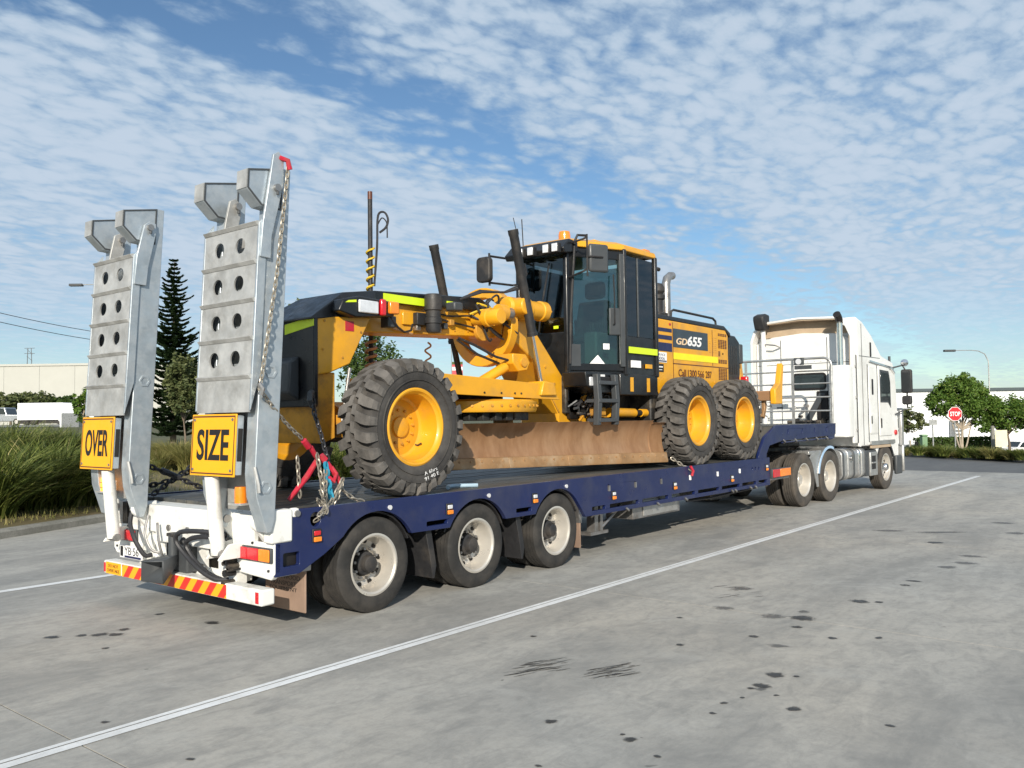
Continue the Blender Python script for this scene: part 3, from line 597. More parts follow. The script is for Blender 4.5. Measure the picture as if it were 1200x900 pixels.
for i, P in enumerate([[(-1.0, .62, .78), (-1.12, .85, .80), (-1.16, 1.08, .78), (-1.15, 1.16, .70), (-1.12, 1.05, .58), (-1.10, .86, .47), (-1.05, .70, .40), (-.98, .62, .40)],
        [(-1.0, .60, .74), (-1.08, .85, .75), (-1.10, 1.02, .72), (-1.09, 1.10, .66), (-1.07, 1.0, .54), (-1.05, .82, .44), (-1.0, .68, .39)],
        [(-1.05, 2.1, .92), (-1.1, 2.06, .80), (-1.12, 1.96, .68), (-1.10, 1.90, .58), (-1.06, 1.86, .50), (-1.0, 1.84, .50)],
        [(-.98, 1.95, .86), (-1.04, 1.9, .7), (-1.02, 1.82, .55), (-.95, 1.75, .52)], [(-1.0, 1.75, .80), (-1.02, 1.68, .62), (-.98, 1.66, .46), (-.92, 1.7, .42)]]):
    Q = []
    for k in range(len(P)-1):
        for t in (0, .25, .5, .75):
            p0, p1, p2, p3 = [Vector(P[max(0, min(len(P)-1, k+j))]) for j in (-1, 0, 1, 2)]
            Q.append(.5*((2*p1)+(p2-p0)*t+(2*p0-5*p1+4*p2-p3)*t*t+(3*p1-p0-3*p2+p3)*t**3))
    Q.append(Vector(P[-1])); b = B(); b.tube(Q, .021 if i < 3 else .012, 8); b.obj('hydraulic_hose', m_hose if i < 3 else m_steel, tr)
for k in range(8):
    b = B(); y, z = .56+rs.uniform(-.08, .08), .42+rs.uniform(-.05, .28); b.cyl((-1.06, y, z), (-.96, y, z), rs.uniform(.015, .03), n=8); b.obj('valve_fitting', m_dark, tr)
for k in range(6):
    a = R_(60*k); b = B(); b.tube([(-.99, .98+.05*math.cos(a), .46+.03*math.sin(a)), (-1.0, .98+.05*math.cos(a+1.2), .47+.03*math.sin(a+1.2))], .008, 5); b.obj('safety_chain_link', m_steel, tr)
# lettered rear flap
b = B(); b.box(-.62, -.60, .06, .62, .12, .48); rf = b.obj('mud_flap', m_flap, tr, .01)
for t, z, w in (('BRIGHTWOOD', .40, .46), ('TRANSPORT', .345, .36), ('EQUIPMENT', .295, .38)):
    text('flap_lettering', t, m_ink, rf, (-.6205, .36, z), (0, -1, 0), (0, 0, 1), w, .038, .001)
b = B(); b.box(-.66, -.56, .05, .62, .47, .55); b.obj('flap_bracket', m_steel, tr, .01)
# ---- loading ramps, folded and raised
HGX, HGZ = -1.02, .915
TILT = Matrix.Translation((HGX, 0, HGZ)) @ Matrix.Rotation(R_(3.2), 4, 'Y') @ Matrix.Translation((-HGX, 0, -HGZ))
FX = -1.268
def ramp(y0, y1, word, tall_outer, lit):
    # side beams with hooked heads are the ramp itself
    w = y1-y0
    b = B(TILT)
    prof = [(-1.055, .84), (-1.01, .845), (-.985, .95), (-.985, 3.79), (-1.06, 3.79), (-1.385, 3.705), (-1.385, 3.545), (-1.25, 3.435), (-1.17, 3.435), (-1.17, 3.34), (-1.19, 3.30), (-1.19, 1.30), (-1.165, 1.12)]
    b.prism(prof, 'y', y0+.005, y0+.145); rp = b.obj('ramp', m_galv, tr, .006)
    b = B(TILT); b.prism(prof, 'y', y1-.145, y1-.005); b.obj('side_beam', m_galv, rp, .006)
    for a in ((y0, y1-.15)):
        c = B(TILT); c.box(-1.392, -1.386, a+.008, a+.142, 3.55, 3.70); c.obj('hook_face', m_galv2, rp)
        c = B(TILT); c.plate([(-1.385, 3.55), (-1.385, 3.702), (-1.06, 3.786), (-1.06, 3.438), (-1.25, 3.438)], [[(-1.372, 3.557), (-1.372, 3.692), (-1.073, 3.769), (-1.073, 3.451), (-1.245, 3.451)]], 'y', a-.001, a+.006); c.obj('hook_rim', m_dkgrey, rp)
    # web plates of the main ramp behind the folded flap
    c = B(TILT); c.box(-1.03, -.99, y0+.14, y1-.14, 1.0, 3.30); c.obj('ramp_web', m_galv2, rp)
    # folded flap: cheeks, treads with holes
    ck = [(FX, 1.80), (FX, 3.29), (-1.193, 3.40), (-1.193, 2.1)]
    for a in (y0-.012, y1-.012):
        c = B(TILT); c.prism(ck, 'y', a, a+.024); c.obj('flap_cheek', m_galv, rp, .003)
    rows = [3.29, 2.98, 2.675, 2.37, 2.065, 1.775]
    for i in range(5):
        zt, zb = rows[i], rows[i+1]
        hs = [circ(y0+w*k, zb+.5*(zt-zb), .068, 24, .064) for k in (.31, .70)] if i < 4 else []
        c = B(TILT); c.plate(rect(y0+.014, y1-.014, zb+.012, zt-.012), hs, 'x', FX, FX+.014); c.obj('tread_plate', m_galv2, rp)
        c = B(TILT); c.prism([(FX-.028, zt+.012), (FX-.004, zt+.022), (FX+.02, zt+.02), (FX+.02, zt-.02), (FX-.006, zt-.016)], 'y', y0+.006, y1-.006); c.obj('grouser_bar', m_galv2, rp, .003)
        if i < 4:
            c = B(TILT); c.box(FX+.06, FX+.07, y0+.15, y1-.15, zb+.02, zb+.12); c.obj('inner_rib', m_galv, rp)
    # fold arms with pins
    for j, a in enumerate((y0-.03, y1-.26)):
        big_ = tall_outer and j == 0
        if big_: pr = [(FX+.01, 3.02), (FX+.02, 3.3), (-1.215, 3.56), (-1.18, 3.87), (-1.13, 3.905), (-1.08, 3.86), (-1.07, 3.66), (-1.10, 3.5), (-1.16, 3.2), (-1.16, 3.02)]
        elif j == 0: pr = [(FX+.01, 3.02), (FX+.02, 3.3), (-1.19, 3.60), (-1.14, 3.645), (-1.08, 3.63), (-1.07, 3.55), (-1.13, 3.2), (-1.14, 3.02)]
        else: pr = [(FX+.01, 3.24), (FX+.03, 3.40), (-1.21, 3.57), (-1.16, 3.60), (-1.11, 3.57), (-1.10, 3.48), (-1.14, 3.24)]
        c = B(TILT); c.prism(pr, 'y', a, a+.026); k = c.obj('fold_arm', m_galv if j == 0 else m_galv2, rp, .004)
        pz = 3.60 if big_ else (3.58 if j == 0 else 3.535)
        c = B(TILT); c.cyl((-1.14, a-.03, pz), (-1.14, a+.08, pz), .03, n=14); c.obj('fold_pin', m_steel, k)
        c = B(TILT); c.tube([(-1.14, a-.022, pz-.035), (-1.14, a-.022, pz-.06)], .012, 6); c.obj('clip', m_dkgrey, k)
    # sign box with the oversize sign
    c = B(TILT); c.box(-1.262, -1.20, y0+.17, y1+.01, 1.29, 1.765); sb = c.obj('sign_box', m_galv, rp, .004)
    c = B(TILT); c.box(-1.25, -1.21, y0+.166, y0+.171, 1.40, 1.66); c.obj('slot', m_ink, sb)
    c = B(TILT); c.box(-1.275, -1.263, y0+.165, y1+.03, 1.275, 1.775); sg = c.obj('oversize_sign', m_signy, rp, .002)
    c = B(TILT); yy0, yy1 = y0+.165, y1+.03
    c.plate(rect(yy0+.012, yy1-.012, 1.29, 1.762), [rect(yy0+.022, yy1-.022, 1.301, 1.750)], 'x', -1.277, -1.274); c.obj('sign_border', m_inkr, sg)
    t = text('sign_lettering', word, m_ink, sg, TILT @ Vector((-1.2765, (yy0+yy1)/2, 1.527)), (0, -1, 0), (0, 0, 1), .46, .255, .0015, 0, .022)
    t.rotation_euler = (0, R_(3.2), 0)
    for yv in (yy0+.045, yy1-.045):
        for zv in (1.325, 1.73):
            c = B(TILT); c.cyl((-1.284, yv, zv), (-1.274, yv, zv), .012, n=8); c.obj('sign_bolt', m_steel, sg)
    # lifting cylinder
    yc = y0+.56 if word == 'SIZE' else y1-.43
    c = B(); c.cyl((-1.14, yc, .64), (-1.20, yc, 1.28), .058, n=20); cy = c.obj('lift_cylinder', m_wtr, rp)
    c = B(); c.cyl((-1.14, yc-.075, .645), (-1.14, yc+.075, .645), .036, n=14); c.obj('cylinder_pin', m_steel, cy)
    for ya in ((yc-.1, yc+.075) if word == 'SIZE' else (yc+.075,)):
        c = B(); c.prism([(-1.2, .60), (-.9, .60), (-.9, .74), (-1.10, .72)], 'y', ya, ya+.025); c.obj('cylinder_bracket', m_wtr, cy, .005)
    # beacon below the sign, on a shelf
    yb = y0+.30 if word == 'SIZE' else y1-.19
    c = B(); c.box(-1.16, -1.0, yb-.09, yb+.09, 1.055, 1.07); sh = c.obj('beacon_shelf', m_galv2, rp)
    c = B(); c.lathe([(.0, 0), (.05, 0), (.05, .1), (.046, .13), (.0, .135)], (-1.10, yb, 1.07), 'z', 20); c.obj('beacon', m_amblit if lit else m_amb, rp)
    if lit:
        for zz_ in (1.10, 1.15):
            c = B(); c.lathe([(.052, 0), (.055, .005), (.052, .01)], (-1.10, yb, zz_), 'z', 20); c.obj('beacon_ring', m_amb, rp)
    # embossed hexagon pads on the beam sides
    for zz_ in (1.20, 2.12):
        c = B(TILT); c.plate(circ(-1.085, zz_, .058, 6), [circ(-1.085, zz_, .035, 6)], 'y', y0-.002, y0+.006); c.obj('beam_pad', m_galv, rp, .002)
    c = B(TILT); c.tube([(-1.20, y0+.0, 1.36), (-1.17, y0-.02, 1.22), (-1.16, y0-.02, 1.16)], .014, 6); c.obj('stay_rod', m_galv2, rp)
    c = B(TILT); c.cyl((-.985, y0+.05, 3.0), (-.97, y0+.05, 3.0), .014, n=8); c.obj('stop_bolt', m_dkgrey, rp)
    return rp
ramp(-.04, .73, 'SIZE', True, False)
ramp(1.955, 2.725, 'OVER', False, True)
b = B(TILT); b.tube([(-1.0, 2.62, 3.74), (-1.03, 2.62, 3.84), (-1.08, 2.62, 3.87)], .03, 8); b.obj('chain_shackle', m_steel, tr)
# headboard gate on the gooseneck
gt = B(); gy0, gy1 = .02, YW-.02
path = [(12.4, gy0, 1.54), (12.4, gy0, 2.72)]+[(12.4, gy0+.16-.16*math.cos(R_(a)), 2.72+.16*math.sin(R_(a))) for a in range(15, 91, 15)]+[(12.4, gy1-.16+.16*math.sin(R_(a)), 2.72+.16*math.cos(R_(a))) for a in range(0, 91, 15)]+[(12.4, gy1, 1.54)]
gt.tube(path, .026, 10); gate = gt.obj('headboard_frame', m_tank, tr)
for z in (1.80, 2.08, 2.36, 2.62):
    b = B(); b.tube([(12.4, gy0+.02, z), (12.4, gy1-.02, z)], .017, 8); b.obj('headboard_rail', m_tank, gate)
for y in (.82, YW-.82):
    b = B(); b.box(12.385, 12.415, y-.025, y+.025, 1.53, 2.87); b.obj('headboard_upright', m_tank, gate)
b = B(); b.box(12.30, 12.36, .55, .75, 2.75, 2.90); p = b.obj('work_lamp', m_dkgrey, gate, .01)
b = B(); b.cyl((12.29, .65, 2.82), (12.31, .65, 2.82), .06, n=16); b.obj('lens', m_lamp, p)
b = B(); b.box(12.33, 12.36, .40, .75, 2.66, 2.74); b.obj('lamp_bracket', m_dkgrey, gate)
# ================================================================ grader
YG = 1.25
gr = thing('motor_grader', (4, YG, .99), 'yellow and black motor grader with dusty chunky tyres chained on the trailer deck', 'grader')
def mir(y): return 2*YG-y
GR, GHW = .668, .225
def grader_tyre():
    b = B()
    P = [(.36, -.17), (.375, -.185), (.43, -.212), (.50, -.222), (.555, -.216), (.59, -.20), (.600, -.165), (.602, -.08), (.602, .08), (.600, .165), (.59, .20), (.555, .216), (.50, .222), (.43, .212), (.375, .185), (.36, .17)]
    b.lathe(P, (0, 0, 0), 'y', 66, cap=False)
    for r in (.455, .535):
        for s in (-1, 1): b.lathe([(r-.006, s*.205), (r-.003, s*.228), (r+.003, s*.228), (r+.006, s*.205)], (0, 0, 0), 'y', 66, cap=False)
    me, c = b.mesh(False, 40); me.materials.append(m_gtyre); return me
def grader_lugs():
    b = B(); N = 25; r2 = random.Random(5)
    st = [(.004, GR, .59, .0, .082), (.060, GR, .59, .020, .082), (.064, GR, .59, .100, .080), (.145, GR-.005, .59, .145, .078), (.198, GR-.014, .58, .165, .076), (.224, .625, .565, .172, .072), (.233, .574, .55, .172, .066), (.228, .545, .53, .175, .05)]
    for s in (-1, 1):
        for i in range(N):
            t0 = 2*math.pi*(i+(.5 if s > 0 else 0))/N; rows = []; jw = r2.uniform(.96, 1.04)
            for y, rt, rb, dt, hw in st:
                q = []
                for (rad, th) in ((rb, -hw), (rt, -hw*.95), (rt, hw*.95), (rb, hw)):
                    t = t0+dt+th*jw; q.append(b.V((rad*math.cos(t), s*y, rad*math.sin(t))))
                rows.append(q)
            for A, C in zip(rows, rows[1:]):
                for k in range(3): b.bm.faces.new((A[k], A[k+1], C[k+1], C[k]))
            b.bm.faces.new(rows[0]); b.bm.faces.new(rows[-1])
    bmesh.ops.recalc_face_normals(b.bm, faces=b.bm.faces)
    me, c = b.mesh(False, 0); me.materials.append(m_glug); return me
me_gt = grader_tyre(); me_gl = grader_lugs()
me_gf = bits(lambda b: b.lathe([(.372, -.172), (.378, -.188), (.362, -.196), (.346, -.190), (.338, -.165), (.322, -.15), (.318, -.02), (.300, .045), (.275, .06), (.205, .052), (.20, .09), (.30, .10), (.372, .172)], (0, 0, 0), 'y', 56, cap=False), m_yel)
me_gh = bits(lambda b: b.lathe([(0, .012), (.085, .012), (.10, .02), (.105, .045), (.205, .05), (.21, .075)], (0, 0, 0), 'y', 36), m_yel)
me_gb = bits(lambda b: [b.cyl((.165*math.cos(t), .055, .165*math.sin(t)), (.165*math.cos(t), .025, .165*math.sin(t)), .014, n=6) for t in [2*math.pi*k/12 for k in range(12)]], m_yel2)
me_gv = bits(lambda b: b.tube([(.27, .05, -.08), (.275, .02, -.085), (.278, -.02, -.06)], .008, 6), m_dark)
gparts = [('tyre', me_gt), ('tread_lugs', me_gl), ('rim', me_gf), ('hub', me_gh), ('wheel_bolts', me_gb), ('valve', me_gv)]
GZ = 1.654
for i, x in enumerate((.70, 6.62, 8.27)):
    put_wheel(gr, (x, .258, GZ), False, gparts, .4+i*.9)
    put_wheel(gr, (x, mir(.258), GZ), True, gparts, .2+i)
txt = text('tyre_chalk', 'A 6hrs\n91 40 E', m_inkw, gr, (.86, .030, 1.20), (.96, 0, .27), (-.27, 0, .96), .20, .085, .001, 0, -.012)
def gpart(name, m, fn, bevel=0, parent=None, smooth=35, xf=None):
    b = B(xf); fn(b); return b.obj(name, m, parent or gr, bevel, smooth)
# ---- front frame
SP = [(.11, 2.74), (.80, 2.78), (.52, 2.29), (.26, 2.19), (.12, 2.17)]
fr = gpart('front_frame', m_yel, lambda b: b.prism(SP, 'y', .82, mir(.82)), .012)
gpart('front_pillar', m_yel2, lambda b: b.prism([(.14, 2.2), (.36, 2.2), (.36, 1.55), (.20, 1.50), (.14, 1.62)], 'y', .86, mir(.86)), .01)
for x, z in ((.18, 2.42), (.42, 2.35), (.66, 2.62), (.2, 2.7)):
    gpart('plate_bolt', m_yel2, lambda b: b.cyl((x, .812, z), (x, .83, z), .012, n=8), 0, fr)
gpart('warning_decal', m_redp, lambda b: b.box(.46, .57, .816, .82, 2.62, 2.72), 0, fr)
pan = gpart('front_panel', m_blk, lambda b: b.box(.055, .11, .80, mir(.80), 1.86, 2.73), .012)
gpart('front_weight', m_dkgrey, lambda b: b.prism([(.055, 2.36), (-.06, 2.30), (-.08, 2.0), (.055, 1.92)], 'y', 1.02, mir(1.02)), .02)
gpart('front_stripe', m_hiviz, lambda b: b.faces([(.05, .80, 2.64), (.05, .80, 2.73), (.05, 1.25, 2.68), (.05, 1.25, 2.58), (.058, .80, 2.64), (.058, .80, 2.73), (.058, 1.25, 2.68), (.058, 1.25, 2.58)], [(0, 1, 2, 3), (7, 6, 5, 4), (0, 4, 5, 1), (1, 5, 6, 2), (2, 6, 7, 3), (3, 7, 4, 0)]), 0, pan)
hood = gpart('front_hood', m_blk, lambda b: b.faces(
    [(.02, .79, 2.72), (.02, mir(.79), 2.72), (.30, .84, 2.90), (.30, mir(.84), 2.90), (.50, .90, 3.02), (.50, mir(.90), 3.02), (1.0, .98, 3.10), (1.0, mir(.98), 3.10), (2.72, 1.0, 3.20), (2.72, mir(1.0), 3.20), (2.95, 1.02, 3.12), (2.95, mir(1.02), 3.12),
     (.02, .79, 2.70), (.02, mir(.79), 2.70), (.30, .82, 2.74), (.30, mir(.82), 2.74), (.80, .84, 2.79), (.80, mir(.84), 2.79), (1.02, .98, 2.98), (1.02, mir(.98), 2.98), (2.72, 1.0, 3.04), (2.72, mir(1.0), 3.04), (2.95, 1.02, 3.03), (2.95, mir(1.02), 3.03)],
    [(0, 1, 3, 2), (2, 3, 5, 4), (4, 5, 7, 6), (6, 7, 9, 8), (8, 9, 11, 10), (0, 2, 14, 12), (2, 4, 16, 14), (4, 6, 18, 16), (6, 8, 20, 18), (8, 10, 22, 20), (1, 13, 15, 3), (3, 15, 17, 5), (5, 17, 19, 7), (7, 19, 21, 9), (9, 21, 23, 11), (0, 12, 13, 1), (10, 11, 23, 22), (12, 14, 15, 13), (14, 16, 17, 15), (16, 18, 19, 17), (18, 20, 21, 19), (20, 22, 23, 21)]), .012, smooth=20)
gpart('hood_stripe', m_hiviz, lambda b: b.box(1.12, 1.86, .972, .99, 3.0, 3.085), 0, hood)
gpart('hood_stripe', m_hiviz, lambda b: b.box(2.12, 2.22, .98, .996, 3.04, 3.10), 0, hood)
# lamp cluster
lc = gpart('lamp_bracket', m_blk, lambda b: b.prism([(.28, 2.80), (.50, 2.75), (1.02, 2.80), (1.02, 2.95), (.55, 2.97), (.34, 2.92)], 'y', .70, .90), .015)
gpart('headlamp', m_lamp, lambda b: b.box(.52, .78, .672, .70, 2.80, 2.93), .012, lc)
gpart('indicator', m_red, lambda b: b.box(.80, .87, .655, .70, 2.79, 2.96), .015, lc)
gpart('indicator', m_amb, lambda b: b.box(.93, 1.06, .665, .72, 2.82, 2.95), .015, lc)
gpart('lamp_stripe', m_hiviz, lambda b: b.prism([(.36, 2.885), (.50, 2.90), (.50, 2.925), (.40, 2.91)], 'y', .694, .70), 0, lc)
gpart('lamp_cable', m_hose, lambda b: b.tube([(1.0, .74, 2.80), (1.1, .74, 2.70), (1.25, .80, 2.66), (1.45, .9, 2.70), (1.55, .98, 2.78)], .012, 6), 0, lc)
gpart('lamp_cable', m_hoset, lambda b: b.tube([(1.02, .95, 2.92), (1.12, .97, 2.80), (1.3, 1.02, 2.72), (1.6, 1.03, 2.68)], .012, 6), 0, lc)
gpart('junction_box', m_dkgrey, lambda b: b.box(1.02, 1.14, .80, .92, 2.70, 2.82), .01, lc)
gpart('work_lamp', m_dkgrey, lambda b: b.box(2.05, 2.20, .80, .95, 2.97, 3.07), .02, lc)
# main beam and rear slope of the frame
gpart('main_beam', m_yel, lambda b: b.faces([(.5, 1.05, 2.64), (3.05, 1.05, 2.74), (3.05, 1.05, 3.10), (.5, 1.05, 3.0), (.5, 1.45, 2.64), (3.05, 1.45, 2.74), (3.05, 1.45, 3.10), (.5, 1.45, 3.0)],
      [(0, 1, 2, 3), (7, 6, 5, 4), (0, 4, 5, 1), (1, 5, 6, 2), (2, 6, 7, 3), (3, 7, 4, 0)]), .014)
AP = [(3.04, 2.74), (3.32, 2.68), (3.62, 2.52), (4.22, 1.78), (4.22, 1.52), (5.3, 1.52), (5.3, 1.66), (4.98, 1.68), (4.74, 1.84), (4.47, 2.14), (4.0, 2.60), (3.60, 2.98), (3.30, 3.10), (3.04, 3.10)]
gpart('gooseneck_frame', m_yel, lambda b: b.prism(AP, 'y', .93, mir(.93)), .016)
gpart('rear_frame', m_yel2, lambda b: b.box(5.0, 9.1, .92, mir(.92), 1.48, 1.78), .01)
gpart('beam_plate', m_yel, lambda b: b.box(1.45, 1.75, 1.02, 1.05, 2.78, 2.92), .006)
# accumulator canister on the beam
cn = gpart('canister', m_blkm, lambda b: b.lathe([(0, 2.70), (.075, 2.70), (.085, 2.73), (.085, 2.80), (.10, 2.80), (.10, 2.86), (.085, 2.87), (.085, 2.94), (.10, 2.95), (.10, 3.10), (.09, 3.13), (0, 3.13)], (1.78, .88, 0), 'z', 24), 0)
gpart('canister_bracket', m_blkm, lambda b: b.box(1.60, 1.96, .95, 1.05, 2.78, 2.92), .01, cn)
gpart('canister_label', m_inkw, lambda b: b.box(1.87, 1.883, .84, .92, 3.0, 3.05), 0, cn)
for k in range(6):
    x = 1.62+.11*k; z = 2.72+.05*(k % 3)
    gpart('valve_block', (m_steel, m_dkgrey, m_yel2)[k % 3], lambda b: b.box(x, x+.07, .98, 1.06, z, z+.07), .008, cn)
# receiver mast with coiled cable
ms = gpart('receiver_mast', m_blkm, lambda b: b.cyl((1.42, 1.52, 2.30), (1.42, 1.52, 4.30), .027, n=12))
gpart('mast_cap', m_inkr, lambda b: b.cyl((1.42, 1.52, 4.25), (1.42, 1.52, 4.34), .028, n=12), 0, ms)
gpart('coiled_cable', m_hosey, lambda b: b.tube([(1.42+.042*math.cos(t), 1.52+.042*math.sin(t), 3.18+.52*t/(2*math.pi*5)) for t in np.arange(0, 2*math.pi*5, .35)], .013, 5), 0, ms)
gpart('coiled_cable', m_hoset, lambda b: b.tube([(1.42+.06*math.cos(t), 1.52+.06*math.sin(t), 2.22+.42*t/(2*math.pi*5)) for t in np.arange(0, 2*math.pi*5, .35)], .017, 5), 0, ms)
def smooth_path(P, k=4):
    P = [Vector(p) for p in P]; Q = []
    for i in range(len(P)-1):
        p0, p1, p2, p3 = [P[max(0, min(len(P)-1, i+j))] for j in (-1, 0, 1, 2)]
        for t in np.arange(0, 1, 1/k): Q.append(.5*((2*p1)+(p2-p0)*t+(2*p0-5*p1+4*p2-p3)*t*t+(3*p1-p0-3*p2+p3)*t**3))
    return Q+[P[-1]]
gpart('mast_cable', m_hose, lambda b: b.tube(smooth_path([(1.44, 1.48, 3.25), (1.46, 1.45, 3.7), (1.46, 1.44, 4.0), (1.475, 1.42, 4.09), (1.51, 1.37, 4.09), (1.53, 1.34, 4.01), (1.515, 1.36, 3.92), (1.47, 1.42, 3.86)]), .013, 6), 0, ms)
gpart('mast_cable', m_hose, lambda b: b.tube(smooth_path([(1.46, 1.44, 3.95), (1.49, 1.40, 4.03), (1.52, 1.355, 3.98), (1.525, 1.35, 3.88), (1.525, 1.35, 3.80)]), .008, 6), 0, ms)
gpart('mast_foot', m_hoset, lambda b: b.cyl((1.42, 1.52, 2.0), (1.42, 1.52, 2.32), .05, n=12), 0, ms)
# saddle ring and its arms
gpart('saddle_ring', m_yel, lambda b: b.plate(circ(YG, 2.88, .50, 36), [circ(YG, 2.88, .37, 32)], 'x', 3.02, 3.16), .012)
gpart('saddle_lug', m_yel, lambda b: b.prism([(3.0, 2.52), (3.26, 2.52), (3.34, 2.42), (3.28, 2.32), (3.10, 2.30), (3.0, 2.40)], 'y', .72, .98), .012)
gpart('saddle_pin', m_yel2, lambda b: b.cyl((3.2, .70, 2.42), (3.2, 1.0, 2.42), .06, n=20))
for s in (0, 1):
    f = (lambda y: y) if s == 0 else mir
    yk = gpart('saddle_arm', m_yel, lambda b: b.lathe([(0, -.36), (.10, -.36), (.125, -.33), (.125, -.10), (.14, -.09), (.14, .05), (.115, .07), (.115, .30), (.13, .31), (.13, .42), (.10, .46), (0, .47)], (3.32, f(.80), 3.10), 'x', 28), .006)
    gpart('cylinder_yoke', m_yel, lambda b: b.prism(circ(3.10, 3.10, .11, 20), 'y', min(f(.56), f(.82)), max(f(.56), f(.82))), .015, yk)
    for q in range(6): gpart('yoke_bolt', m_yel2, lambda b: b.cyl((3.79, f(.80)+.085*math.cos(q*1.05), 3.10+.085*math.sin(q*1.05)), (3.80, f(.80)+.085*math.cos(q*1.05), 3.10+.085*math.sin(q*1.05)), .015, n=6), 0, yk)
    top = Vector((2.86, f(.585), 4.0)); end = Vector((3.40, f(.585), 2.10)); d = end-top
    lift = gpart('lift_cylinder', m_blkm, lambda b: b.tube([top, top+d*.03, top+d*.04, top+d*.64, top+d*.645, top+d*.665], [.064, .064, .057, .057, .065, .065], 20), 0)
    gpart('cylinder_rod', m_chrome if s == 0 else m_blkm, lambda b: b.tube([top+d*.66, end], .024 if s == 0 else .04, 14), 0, lift)
    gpart('rod_end', m_dark, lambda b: b.cyl(end+Vector((-.07, 0, 0)), end+Vector((.07, 0, -.02)), .065, n=16), .01, lift)
    gpart('cylinder_pipe', m_blkm, lambda b: b.tube([top+d*.02+Vector((.05, 0, 0)), top+d*.12+Vector((.075, 0, 0)), top+d*.40+Vector((.07, 0, 0))], .013, 6), 0, lift)
gpart('bank_motor', m_yel, lambda b: b.lathe([(0, -.22), (.085, -.22), (.095, -.20), (.095, -.05), (.11, -.04), (.11, .02), (.08, .03), (.08, .2), (0, .2)], (2.62, .80, 2.93), 'y', 28), 0)
gpart('bank_motor_cap', m_steel, lambda b: b.lathe([(0, -.02), (.07, -.02), (.075, .10), (0, .10)], (2.86, .72, 3.0), 'x', 24), 0)
gpart('bank_motor_body', m_yel, lambda b: b.lathe([(0, -.12), (.095, -.12), (.10, -.10), (.10, .0), (0, .0)], (2.84, .72, 3.0), 'x', 28), 0)
gpart('bank_flange', m_yel2, lambda b: b.lathe([(.05, -.03), (.13, -.03), (.13, .02), (.05, .02)], (2.72, .98, 2.80), 'y', 28), .004)
gpart('swing_cylinder', m_yel, lambda b: b.cyl((3.02, .86, 2.36), (2.48, .98, 2.08), .062, n=20), 0)
gpart('swing_rod', m_dark, lambda b: b.cyl((3.22, .84, 2.44), (3.0, .86, 2.35), .03, n=14))
rh = random.Random(11)
for k in range(16):        # hoses round the saddle
    p = Vector((rh.uniform(2.4, 2.75), rh.uniform(.80, 1.0), rh.uniform(2.95, 3.12))); q = Vector((rh.uniform(2.75, 3.3), rh.uniform(.75, .95), rh.uniform(2.65, 3.2)))
    mm = (p+q)/2+Vector((rh.uniform(-.1, .1), rh.uniform(-.12, -.02), rh.uniform(-.28, .22)))
    Q = [p*(1-t)**2+mm*2*t*(1-t)+q*t*t for t in np.linspace(0, 1, 9)]
    gpart('hydraulic_hose', m_hosey if k % 8 == 0 else m_hose, lambda b: b.tube(Q, .013, 6), 0)
for k in range(5):
    P = [(2.35, 1.0, 3.14), (2.6, .86, 3.24+.012*k), (2.95, .78, 3.27), (3.1, .66, 3.32+.02*k), (3.14, .60, 3.5), (3.10, .60, 3.62)]
    if k < 3: gpart('mirror_hose', m_hose, lambda b: b.tube([Vector(p)+Vector((0, .02*k, 0)) for p in P], .014, 6), 0)
gpart('hose_loop', m_hose, lambda b: b.tube([(2.3, .98, 2.68), (2.5, .9, 2.60), (2.8, .82, 2.47), (3.0, .80, 2.44), (3.15, .78, 2.40)], .016, 6), 0)
gpart('hose_loop', m_hose, lambda b: b.tube([(2.3, 1.0, 2.66), (2.6, .95, 2.5), (2.95, .9, 2.40)], .016, 6), 0)
gpart('spiral_hose', m_hoset, lambda b: b.tube([(2.32+.05*math.sin(t), 1.5, 2.66-.30*t/14) for t in np.arange(0, 14, .4)], .012, 5), 0)
# ---- drawbar and circle
gpart('drawbar', m_yel, lambda b: b.prism([(.95, 1.13), (.95, 1.37), (1.75, 1.98), (3.55, 1.98), (3.72, 1.7), (3.72, .80), (3.55, .52), (1.75, .52)], 'z', 2.02, 2.12), .01)
gpart('drawbar_skirt', m_yel, lambda b: b.prism([(1.45, 2.22), (3.40, 2.14), (3.52, 2.08), (3.66, 1.95), (1.45, 2.0)], 'y', .50, .53), .006)
gpart('drawbar_skirt', m_yel, lambda b: b.prism([(1.45, 2.22), (3.40, 2.14), (3.66, 1.95), (1.45, 2.0)], 'y', mir(.53), mir(.50)), .006)
for x in (2.5, 2.75, 2.87, 2.2): gpart('skirt_bolt', m_dark, lambda b: b.cyl((x, .49, 2.02), (x, .51, 2.02), .012, n=8))
gpart('lift_bracket', m_yel, lambda b: b.prism([(3.22, 2.0), (3.55, 2.0), (3.5, 2.16), (3.28, 2.18)], 'y', .46, .72), .015)
gpart('circle', m_yel, lambda b: b.lathe([(.60, 1.80), (.82, 1.80), (.84, 1.83), (.84, 1.925), (.80, 1.95), (.60, 1.95)], (2.78, YG, 0), 'z', 64, close=True), 0)
gpart('circle_drive', m_dark, lambda b: b.cyl((2.78, YG, 1.70), (2.78, YG, 2.02), .42, n=32))
for k in range(14):
    a = R_(180+14*k); x, y = 2.78+.66*math.cos(a), YG+.66*math.sin(a)
    gpart('circle_shoe', m_dark, lambda b: b.box(x-.06, x+.06, y-.05, y+.05, 1.70, 1.80), .01)
for x in (2.2, 3.4): gpart('blade_arm', m_yel2, lambda b: b.prism([(x-.05, 1.82), (x+.05, 1.82), (x+.10, 1.30), (x-.10, 1.30)], 'y', 1.10, 1.34), .01)
